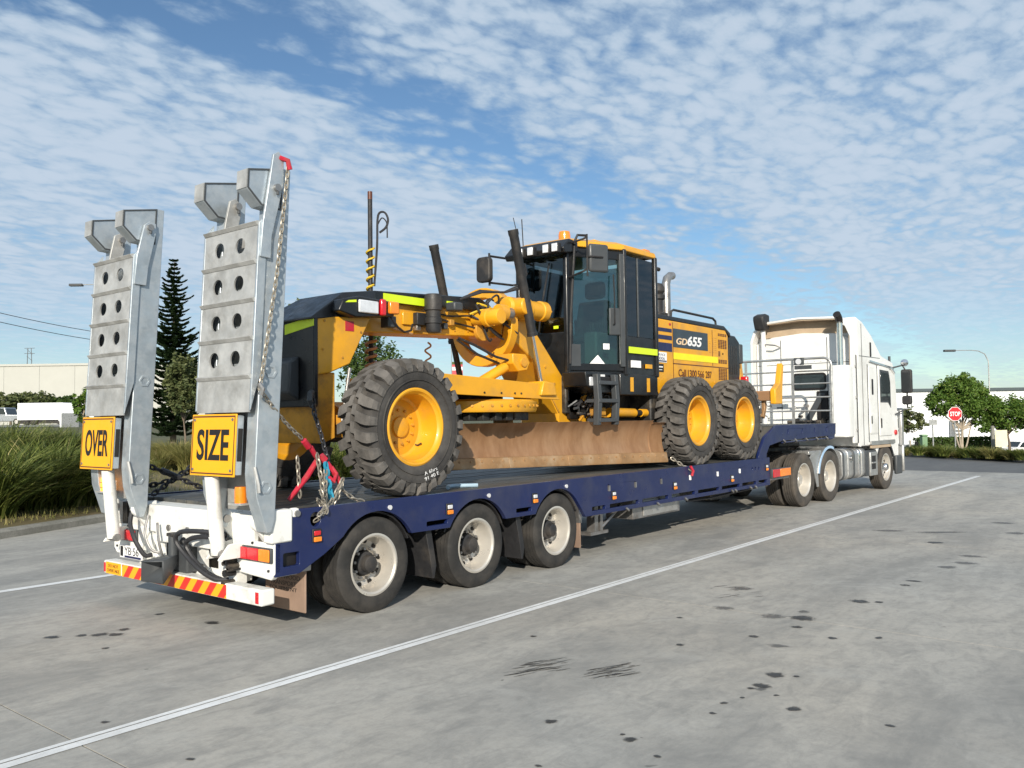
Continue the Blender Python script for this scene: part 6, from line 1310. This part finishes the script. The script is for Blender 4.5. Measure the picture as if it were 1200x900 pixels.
# araucaria with tiered branches
def araucaria(base, H, R0, seed, label):
    t = thing('araucaria', base, label, 'tree'); r = np.random.default_rng(seed)
    b = B(); b.tube([Vector(base), Vector(base)+Vector((0, 0, H*.5)), Vector(base)+Vector((.03, 0, H))], [.16, .09, .015], 10); b.obj('trunk', m_bark, t)
    Q = []; tiers = 40
    for k in range(tiers):
        z = H*(.10+.895*(k/(tiers-1))**.95); f = 1-z/H; Lb = R0*(.10+1.0*f**.8)*r.uniform(.68, 1.12); nb_ = int(r.integers(5, 8)) if k < tiers-5 else 5; a0 = r.uniform(0, 6.28)
        for j in range(nb_):
            az = a0+2*np.pi*j/nb_+r.normal(0, .13); L_ = Lb*r.uniform(.6, 1.12); ns = int(14+26*L_/R0)
            s = r.uniform(.05, 1.0, ns*12); zz_ = z-.10*L_*np.sin(np.pi*s)+.20*L_*s**2.2
            px, py = L_*s*np.cos(az), L_*s*np.sin(az)
            side = r.choice([-1, 1], len(s)); ll = .42*(1-.55*s)*r.uniform(.5, 1, len(s))*(L_/R0+.25); da = az+side*r.uniform(.5, 1.1, len(s))
            tip = np.stack([px+ll*np.cos(da), py+ll*np.sin(da), zz_+ll*r.uniform(.05, .55, len(s))], 1); p0 = np.stack([px, py, zz_], 1); wv = np.stack([-np.sin(da), np.cos(da), r.normal(0, .5, len(s))], 1)*.040
            Q.append(np.stack([p0-wv, tip-wv*.25, tip+wv*.25, p0+wv], 1))
    me = quads_mesh(np.concatenate(Q), m_pine); obj('crown', me, None, t, base)
    return t
pb = facing(203, 500, 44, .3); araucaria(pb, 9.3, 2.0, 3, 'tall dark araucaria pine with tiered branches behind the gap between the ramps')
def T(px, dist, z0, w, top, label, n, leaf, m, bark, seed, group=None, shape='round', nm='broadleaf_tree', low=None):
    # w: half width in pixels, top: pixel row of the crown top, low: row of the crown bottom
    b_ = facing(px, 500, dist, z0); rw = w*dist/FPX; zt = at(px, top, dist).z-z0; zl = (at(px, low, dist).z-z0) if low else zt*.35
    c = (zt+zl)/2; h = (zt-zl)/2; rr = random.Random(seed)
    L = [(0, 0, c, rw*.72, rw*.7, h*.75)]
    for k in range(7):
        a = rr.uniform(0, 6.28); q = rr.uniform(.3, .62); L.append((rw*q*math.cos(a), rw*q*math.sin(a), c+h*rr.uniform(-.45, .55), rw*rr.uniform(.3, .48), rw*rr.uniform(.3, .48), h*rr.uniform(.28, .45)))
    return tree(nm, b_, L, n, leaf, m, bark, [(0, 0, -.3), (.05, 0, zl*.6), (0, .05, zl+.1*h)], label, group, seed, max(.05, rw*.06))
T(216, 40, .3, 26, 408, 'olive green bushy tree right beside the dark pine', 5200, .11, m_oliv, m_bark, 5, low=498)
T(352, 52, .3, 38, 346, 'olive topped tree showing above the grader front hood', 4200, .13, m_oliv, m_bark, 6, low=470)
T(436, 48, .3, 42, 378, 'dark green tree seen beneath the grader beam', 5200, .12, m_dgreen, m_bark, 7, low=480)
T(612, 75, -3.0, 46, 418, 'thin brownish tree seen below the saddle ring', 1500, .16, m_oliv, m_bark, 8, low=470)
T(98, 46, .6, 11, 447, 'slender young tree with large bright leaves beside the OVER ramp', 420, .15, m_green, m_barkp, 9, low=500, nm='young_tree')
# tree line in front of the left warehouse
for i, (px, w, top, m) in enumerate(((12, 22, 459, m_oliv), (44, 20, 456, m_oliv), (70, 18, 462, m_dgreen), (-30, 24, 455, m_oliv), (96, 18, 466, m_dgreen), (125, 20, 463, m_oliv))):
    T(px, 108, 1.7, w, top, 'rounded bushy tree in the row below the grey warehouse', 1500, .26, m, m_bark, 30+i, 'row of trees below the warehouse', low=482)
# raised ground on the left, far side
b = B(); S = [at(-260, 500, 34), at(420, 500, 34), at(-260, 500, 60), at(420, 500, 60), at(-260, 500, 240), at(420, 500, 240)]
for p, z in zip(S, (-.3, -.3, 1.55, 1.55, 2.0, 2.0)): p.z = z
b.faces(S, [(0, 1, 3, 2), (2, 3, 5, 4)]); o = b.obj('terrain', m_far, None, smooth=0); o['kind'] = 'structure'
b = B(); S = [at(-60, 500, 62), at(190, 500, 62), at(-60, 500, 104), at(190, 500, 104)]
for p, z in zip(S, (1.60, 1.60, 1.76, 1.76)): p.z = z
b.faces(S, [(0, 1, 3, 2)]); o = b.obj('car_park', m_conc2, None, smooth=0); o['kind'] = 'structure'
# ---- left background buildings and vehicles
m_wall = mat('pale_grey_cladding', (.44, .44, .405), .7, 0, .03, .6)
m_wallw = mat('white_cladding', (.80, .82, .84), .6, 0, .03, .6)
m_roofd = mat('dark_roof', (.06, .08, .09), .6)
def oriented(c, along, w, d, z0, z1): # box corners: width along 'across', depth along view
    R0_, D0 = CR, CD; p = Vector((c.x, c.y, 0)); return [(p+R0_*a+D0*b_+Vector((0, 0, z))) for z in (z0, z1) for a, b_ in ((-w/2, 0), (w/2, 0), (w/2, d), (-w/2, d))]
BF = [(0, 3, 2, 1), (4, 5, 6, 7), (0, 1, 5, 4), (1, 2, 6, 5), (2, 3, 7, 6), (3, 0, 4, 7)]
def obox(name, m, c, w, d, z0, z1, parent=None, bevel=0):
    b = B(); b.faces(oriented(c, None, w, d, z0, z1), BF); return b.obj(name, m, parent, bevel)
wc = facing(0, 470, 140); wh = thing('warehouse', (wc.x, wc.y, 1.8), 'large plain pale grey warehouse behind the left tree row', 'building')
zt = at(0, 427, 140).z
for k in range(13):
    c = wc+CR*(-32+5*k); obox('wall_panel', m_wall, c, 4.97, 30, 1.5, zt-.3, wh)
obox('parapet', m_wall, wc-CR*2-CD*.15, 66, .5, zt-.3, zt, wh)
obox('roof', m_roofd, wc-CR*2+CD*1, 64, 28, zt-.4, zt-.25, wh)
# far pylon and power lines
py = thing('pylon', tuple(facing(34, 480, 420, 2.0)), 'tiny lattice power pylon above the warehouse roof', 'pylon')
pc = W[py]; tz = at(34, 408, 420).z
for a in (-1, 1):
    b = B(); b.tube([pc+CR*a*1.6, pc+CR*a*.9+Vector((0, 0, (tz-2)*.85)), pc+CR*a*.7+Vector((0, 0, tz-2))], .16, 5); b.obj('leg', m_steel, py)
for k in range(9):
    z = (tz-2)*(.2+.09*k); b = B(); b.tube([pc+CR*1.2+Vector((0, 0, z)), pc-CR*1.2+Vector((0, 0, z+2.2))], .09, 4); b.obj('brace', m_steel, py)
for z in (.93, 1.0): b = B(); b.tube([pc-CR*2.2+Vector((0, 0, (tz-2)*z)), pc+CR*2.2+Vector((0, 0, (tz-2)*z))], .10, 4); b.obj('cross_arm', m_steel, py)
for i, (y0, y1) in enumerate(((360, 388), (371, 397))):
    a, c = at(-40, y0-3, 90), at(190, y1+10, 120); b = B(); b.tube([a.lerp(c, t)-Vector((0, 0, 1.2*4*t*(1-t)*.4)) for t in np.linspace(0, 1, 14)], .035, 5)
    tag(b.obj('power_line', m_dkgrey, None), ('upper thin power line crossing the sky behind the OVER ramp', 'lower dark power line crossing the sky behind the OVER ramp')[i], 'power line')
# street lamp head poking out left of the ramp
def street_lamp(p, h, arm, label, dirv, rr=.07):
    t = thing('street_lamp', (p.x, p.y, p.z), label, 'street lamp')
    b = B(); b.tube([p, p+Vector((0, 0, h*.5)), p+Vector((0, 0, h*.90)), p+Vector((0, 0, h*.965))+dirv*arm*.10, p+Vector((0, 0, h*.992))+dirv*arm*.28, p+Vector((0, 0, h))+dirv*arm*.5, p+Vector((0, 0, h))+dirv*arm], [rr, rr*.8, rr*.65, rr*.6, rr*.55, rr*.5, rr*.5], 8); b.obj('pole', m_tank, t)
    b = B(); e = p+Vector((0, 0, h))+dirv*arm; u = dirv; v = Vector((-u.y, u.x, 0)); b.faces([e+u*a+v*c+Vector((0, 0, z)) for z in (-.10, .06) for a, c in ((-.1, -.14), (.75, -.14), (.75, .14), (-.1, .14))], BF); b.obj('lamp_head', m_dkgrey, t, .03)
    return t
p = facing(140, 500, 60, 1.5); street_lamp(p, at(140, 333, 60).z-1.5, 2.5, 'street lamp whose head pokes out beside the OVER ramp', -CR)
p = facing(530, 500, 85, -3.3); street_lamp(p, at(528, 396, 85).z+3.3, .6, 'distant thin lamp post seen under the grader beam', -CR, .05)
def car(name, c, rz, L, Wd, H, paint, label, group=None, kind='car'):
    t = thing(name, tuple(c), label, 'car', group); t.rotation_euler = (0, 0, rz); base_ = W[t]
    def P(b, nm, m, bev=0):
        me, cc = b.mesh(); o = obj(nm, me, m, t, base_+cc)
        if bev: q = o.modifiers.new('bevel', 'BEVEL'); q.width = bev; q.segments = 3; q.limit_method = 'ANGLE'
        return o
    l, w = L/2, Wd/2
    if kind == 'ute': prof = [(-l, .38), (l, .38), (l, .80), (l-.1, .95), (l-1.25, 1.05), (l-1.9, H), (l-3.0, H), (l-3.2, 1.05), (-l, 1.02)]; win = [(l-1.40, 1.08), (l-1.93, H-.08), (l-2.95, H-.08), (l-3.12, 1.08)]
    elif kind == 'suv': prof = [(-l, .40), (l, .38), (l, .80), (l-.12, .92), (l-1.15, 1.05), (l-1.75, H), (-l+.55, H), (-l+.12, 1.05), (-l, .9)]; win = [(l-1.30, 1.08), (l-1.80, H-.08), (-l+.62, H-.08), (-l+.25, 1.08)]
    else: prof = [(-l, .35), (l, .33), (l, .65), (l-.15, .80), (l-1.2, .92), (l-1.95, H), (-l+1.15, H), (-l+.45, .95), (-l, .88)]; win = [(l-1.35, .95), (l-2.0, H-.08), (-l+1.2, H-.08), (-l+.62, .97)]
    P(B().prism(prof, 'y', -w, w), 'body', paint, .07)
    for s in (-1, 1): P(B().prism(win, 'y', s*(w-.012), s*(w+.006)), 'side_window', m_carglass)
    P(B().box(l-1.95, l-1.2, -w+.12, w-.12, 1.0, 1.02), 'cowl', m_blkm)
    mid = (win[0][0]+win[3][0])/2; P(B().box(mid-.05, mid+.05, -w-.009, w+.009, 1.0, H-.05), 'door_pillar', paint)
    fr_ = B(); a, c2 = Vector((prof[4][0]-.08, 0, prof[4][1]+.03)), Vector((prof[5][0]+.02, 0, prof[5][1]-.06)); fr_.faces([(a.x, -w+.15, a.z), (a.x, w-.15, a.z), (c2.x, w-.2, c2.z), (c2.x, -w+.2, c2.z), (a.x+.03, -w+.15, a.z+.03), (a.x+.03, w-.15, a.z+.03), (c2.x+.03, w-.2, c2.z+.03), (c2.x+.03, -w+.2, c2.z+.03)], BF); P(fr_, 'windscreen', m_carglass)
    k = len(prof)-2 if kind != 'ute' else 7; a, c2 = prof[k-1], prof[k]; rb = B(); rb.faces([(a[0]-.03, -w+.2, a[1]-.08), (a[0]-.03, w-.2, a[1]-.08), (c2[0]-.03, w-.15, c2[1]+.06), (c2[0]-.03, -w+.15, c2[1]+.06), (a[0], -w+.2, a[1]-.08), (a[0], w-.2, a[1]-.08), (c2[0], w-.15, c2[1]+.06), (c2[0], -w+.15, c2[1]+.06)], BF); P(rb, 'rear_window', m_carglass)
    for sx in (-l+.85, l-.85):
        for sy in (-1, 1):
            wq = P(B().cyl((sx, sy*(w-.2), .33), (sx, sy*(w+.01), .33), .33, n=24), 'wheel', m_tyre, .03); me, cc = B().cyl((sx, sy*(w-.02), .33), (sx, sy*(w+.02), .33), .20, n=18).mesh(); obj('rim', me, m_alum, wq, base_+cc)
    for sy in (-1, 1):
        P(B().box(-l-.02, -l+.05, sy*(w-.3)-.14, sy*(w-.3)+.14, .72, .9), 'tail_light', m_red, .02); P(B().box(l-.06, l+.02, sy*(w-.3)-.16, sy*(w-.3)+.16, .62, .76), 'headlight', m_lamp, .02)
    return t
m_cars = mat('silver_paint', (.42, .44, .46), .3, .6, .04, 4, coat=.5); m_carw = mat('white_car_paint', (.78, .78, .78), .3, 0, .03, 4, coat=.5); m_card = mat('charcoal_paint', (.06, .07, .08), .3, .3, .05, 4, coat=.5); m_carg = mat('grey_paint', (.22, .23, .24), .3, .4, .05, 4, coat=.5)
va = math.atan2(CR.y, CR.x)
car('parked_ute', facing(6, 495, 98, 1.72), va+math.pi, 5.0, 1.9, 1.75, m_cars, 'silver double cab utility parked beside the white freight box', None, 'ute')
car('parked_car', facing(104, 495, 78, 1.66), va+math.pi+.5, 4.4, 1.8, 1.5, m_carw, 'white car at the far left car park beside the young tree', None, 'sedan')
fb = facing(57, 495, 92, 1.74); ft = thing('freight_trailer', tuple(fb), 'long white freight box in front of the left tree row', 'trailer'); h0, h1 = at(57, 492, 92).z, at(57, 472, 92).z
obox('box', m_wallw, fb-CR*.8, 4.35, 2.4, h0, h1, ft, .03); obox('front_box', m_wallw, fb+CR*2.35, 1.9, 2.4, h0, h1-.05, ft, .03)
for a in (-2.2, -1.6, 1.0, 1.6): b = B(); q = fb+CR*a+CD*.3; q.z = 2.2; b.cyl(q-CD*.2, q+CD*.2, .46, n=18); b.obj('wheel', m_tyre, ft)
obox('chassis', m_dark, fb-CR*.1+CD*.3, 6.0, 1.6, h0-.35, h0-.02, ft)
sb_ = facing(82, 497, 60, 1.55); gs = obox('skip_bin', m_carg, sb_, 1.12, 1.2, at(82, 497, 60).z-.3, at(82, 484, 60).z, None, .02); tag(gs, 'slate grey box cabinet below the white freight box', 'box')
obox('door', m_wallw, sb_-CR*.58-CD*.02, .10, .6, at(82, 497, 60).z-.3, at(82, 485, 60).z, gs)
b = B(); q = at(536, 432, 40); b.faces(oriented(q, None, .5, .05, at(536, 446, 40).z, at(536, 424, 40).z), BF); fl = b.obj('banner', m_redp, None); tag(fl, 'small red and white banner seen under the grader beam', 'banner')
b = B(); b.faces(oriented(q-CD*.01, None, .5, .01, at(536, 434, 40).z, at(536, 430, 40).z), BF); b.obj('white_band', m_inkw, fl)
b = B(); b.faces(oriented(q-CD*.01, None, .5, .01, at(536, 427, 40).z, at(536, 424, 40).z), BF); b.obj('green_band', m_lom, fl)
b = B(); qq = Vector((q.x, q.y, 0)); b.cyl(qq+Vector((0, 0, 0)), qq+Vector((0, 0, at(536, 424, 40).z)), .03, n=8); b.obj('pole', m_steel, fl)
# ---- right background
bw_ = facing(1120, 500, 118); zb = at(1080, 456, 118).z; wb = thing('white_building', (bw_.x, bw_.y, 0), 'long white building with dark roof edge behind the stop sign', 'building')
for k in range(9): obox('wall_panel', m_wallw, bw_+CR*(-14+3.5*k), 3.48, 16, -3.3, zb-.35, wb)
obox('roof_edge', m_roofd, bw_-CD*.3, 32, 17, zb-.35, zb, wb)
for k, px in enumerate((1101, 1122)):
    c = facing(px, 505, 117.4); s = obox('wall_sign', m_carg, c, 1.5, .3, at(px, 514, 118).z, at(px, 492, 118).z, wb)
    for j in range(5): obox('sign_mark', m_wallw, c-CD*.05, .8, .05, at(px, 512-4.2*j, 118).z, at(px, 510.5-4.2*j, 118).z, s)
def rtree():
    b_ = facing(1128, 510, 50, -.55); s = 50/FPX
    L = lobes_view([(-1.0, 0, 2.45, .85, .8, .6), (-.2, 0, 3.15, .95, .9, .7), (.75, .2, 2.85, .85, .8, .7), (-1.55, .1, 2.65, .45, .45, .35), (1.3, 0, 2.15, .8, .8, .6), (.1, -.4, 2.25, .95, .6, .5), (-1.0, 0, 3.05, .55, .5, .4), (.3, 0, 3.7, .5, .45, .35), (1.65, .1, 2.6, .42, .45, .42), (.8, 0, 1.6, .55, .5, .35)]); L = [(a, c, z+.3, d, e, f) for a, c, z, d, e, f in L]
    return tree('broadleaf_tree', b_, L, 15000, .085, m_green, m_barkp, [(0, 0, -.2), (.05, .05, .7), (-.02, 0, 1.4)], 'large rounded leafy tree behind the red stop sign', None, 77, .10)
rt = rtree()
for k, (a, c) in enumerate(((-.5, 1.7), (.45, 1.6), (-.25, 1.9))):
    b = B(); s = W[rt]; b.tube([s, s+CR*a*.5+Vector((0, 0, .7)), s+CR*a+Vector((0, 0, c))], [.05, .04, .03], 6); b.obj('stem', m_barkp, rt)
T(1182, 60, -.9, 30, 458, 'darker leafy tree behind the cream notice board', 5200, .11, m_green, m_bark, 71, low=512)
T(1215, 66, -1.2, 28, 462, 'dark tree at the far right verge beyond the white cars', 3600, .14, m_dgreen, m_bark, 72, low=515)
T(1066, 47, -.1, 20, 476, 'small loose shrub tree right in front of the truck mirror', 1500, .11, m_oliv, m_barkp, 73, low=510, nm='small_tree')
# clipped hedge
hb = facing(1124, 515, 62, -1.0); hd = thing('hedge', tuple(hb), 'low clipped dark green hedge along the white building', 'hedge')
r = np.random.default_rng(8); m_ = 5200; q = np.stack([r.uniform(-2.6, 2.6, m_), r.uniform(0, 1.0, m_), r.uniform(0, 1.12, m_)], 1); q[:, 2] = np.where(r.uniform(0, 1, m_) < .4, 1.05+r.normal(0, .05, m_), q[:, 2]); q[:, 1] = np.where(r.uniform(0, 1, m_) < .5, r.normal(0, .05, m_), q[:, 1])
p3 = q[:, :1]*np.array(CR)+q[:, 1:2]*np.array(CD)+q[:, 2:]*np.array([0, 0, 1.]); a = r.normal(0, 1, (m_, 3)); a /= np.linalg.norm(a, axis=1)[:, None]; bb_ = np.cross(a, r.normal(0, 1, (m_, 3))); bb_ /= np.linalg.norm(bb_, axis=1)[:, None]
obj('foliage', quads_mesh(np.stack([p3-a*.09, p3-bb_*.05, p3+a*.09, p3+bb_*.05], 1), m_dgreen), None, hd, tuple(hb)); obox('stems', m_bark, hb+CD*.2, 5.0, .6, -1.3, -.1, hd)
# verge grasses on the right
lom3 = [blades_mesh(300, .34, .42, m_lom2 if i == 1 else m_lom, 60+i, .020, hv=.6) for i in range(3)]
for i in range(70):
    t = i/69; px = 1056+t*170; dd_ = 38.2+rl.uniform(-.8, 3.5)-t*4.5; q = at(px+rl.uniform(-3, 3), 520, dd_); s = rl.uniform(.75, 1.25)
    clump((q.x, q.y, .10-.09*max(0, dd_-37.5+t*4.5)), lom3[i % 3], (s, s, s*rl.uniform(.8, 1.2)), rl.uniform(0, 6.28), 'short green grass tuft growing along the right hand verge kerb', 'grass tufts on the right verge')
def vergepts(r, n):
    k = r.integers(0, len(KR_)-1, n); t = r.uniform(0, 1, n); K = np.array(KR_); a = K[k]*(1-t)[:, None]+K[k+1]*t[:, None]; u = r.uniform(0, 1, n)**1.3
    return np.stack([a[:, 0]+.2+8*u, a[:, 1]-.1-4.5*u, .12-.42*np.sin(np.pi/2*np.minimum(1, u*8/9*1.6))], 1)
KR_ = [(22.5, -14), (27.1, -5.6), (29.7, -.84), (32.2, 3.6), (36, 10), (41, 18)]
cover('verge_grass', 16000, vergepts, .22, m_lom, 12, 'short grass covering the right hand verge', .02)
# signs
def post_sign(nm, px, ptop, pbot, dist, label, build):
    b0 = facing(px, 500, dist, -.25); t = thing(nm, tuple(b0), label, 'sign'); b = B(); b.cyl(b0, Vector((b0.x, b0.y, at(px, ptop, dist).z)), .03, n=10); b.obj('post', m_tank, t); build(t, b0); return t
m_stop = mat('stop_red', (.55, .012, .02), .5)
def mk_stop(t, b0):
    z = at(1119, 485, 43).z; c = Vector((b0.x, b0.y, z))-CD*.05; n = 8; R1 = .335
    for (rr, m, o, nm) in ((R1, m_inkw, 0, 'sign_face'), (R1*.93, m_stop, .006, 'red_face')):
        b = B(); P = [c-CD*(o+k*.006)+CR*(rr*math.cos(R_(22.5+45*i)))+Vector((0, 0, rr*math.sin(R_(22.5+45*i)))) for k in (0, 1) for i in range(n)]
        b.faces(P, [tuple(range(n)), tuple(range(2*n-1, n-1, -1))]+[(i, (i+1) % n, n+(i+1) % n, n+i) for i in range(n)]); b.obj(nm, m, t)
    text('stop_lettering', 'STOP', m_inkw, t, c-CD*.016, CR, (0, 0, 1), .46, .20, .004, 0, .02)
post_sign('stop_sign', 1119, 478, 521, 43, 'red octagonal STOP sign on a thin post before the tree', mk_stop)
def mk_flat(w, px, y0, y1, dist, m):
    def f(t, b0):
        b = B(); c = Vector((b0.x, b0.y, 0))-CD*.06; b.faces([(c+CR*a+CD*d+Vector((0, 0, z))) for z in (at(px, y1, dist).z, at(px, y0, dist).z) for a, d in ((-w/2, 0), (w/2, 0), (w/2, .03), (-w/2, .03))], BF); b.obj('sign_face', m, t)
    return f
post_sign('road_sign', 1093, 491, 523, 42, 'small grey traffic sign seen from behind near the stop sign', mk_flat(.34, 1093, 492, 498, 42, m_tank))
post_sign('road_sign', 1065, 507, 527, 40, 'small white sign on a low post in front of the truck', mk_flat(.22, 1065, 507, 516, 40, m_inkw))
m_cream = mat('cream_board', (.72, .66, .46), .6)
post_sign('notice_board', 1172, 504, 524, 41, 'blank cream notice board standing on the right verge', mk_flat(.50, 1172, 504, 523.5, 41, m_cream))
pc_ = facing(1163, 500, 42, -.25); b = B(); b.cyl(pc_, pc_+Vector((0, 0, at(1163, 499, 42).z+.25)), .07, n=10); tag(b.obj('bollard', m_conc2, None), 'plain grey concrete post left of the cream notice board', 'post')
gb = facing(1084, 510, 44, -.22); bn = thing('wheelie_bin', tuple(gb), 'small green wheelie bin behind the low white sign', 'bin'); m_bin = mat('bin_green', (.16, .27, .15), .5)
z0b = -.25; z1b = at(1084, 511.5, 44).z
obox('body', m_bin, gb, .24, .3, z0b, z1b, bn, .03); obox('lid', m_bin, gb-CD*.03, .28, .36, z1b, z1b+.09, bn, .03)
p = facing(1161, 500, 74, -2.0); street_lamp(p, at(1161, 410, 74).z+2.0, 2.6, 'tall street lamp with curved arm above the right hand trees', -CR, .06)
car('parked_car', facing(1152, 515, 116, -3.29), va+.9, 4.4, 1.8, 1.45, m_cars, 'silver sedan parked between the tree and the cream board', None, 'sedan')
car('parked_car', facing(1196, 515, 112, -3.29), va+math.pi+.2, 4.7, 1.85, 1.72, m_carw, 'white station wagon parked right of the cream board', None, 'suv')
car('parked_car', facing(1066, 515, 108, -3.29), va+.2, 4.6, 1.85, 1.5, m_carg, 'grey car parked beyond the truck nose', None, 'sedan')
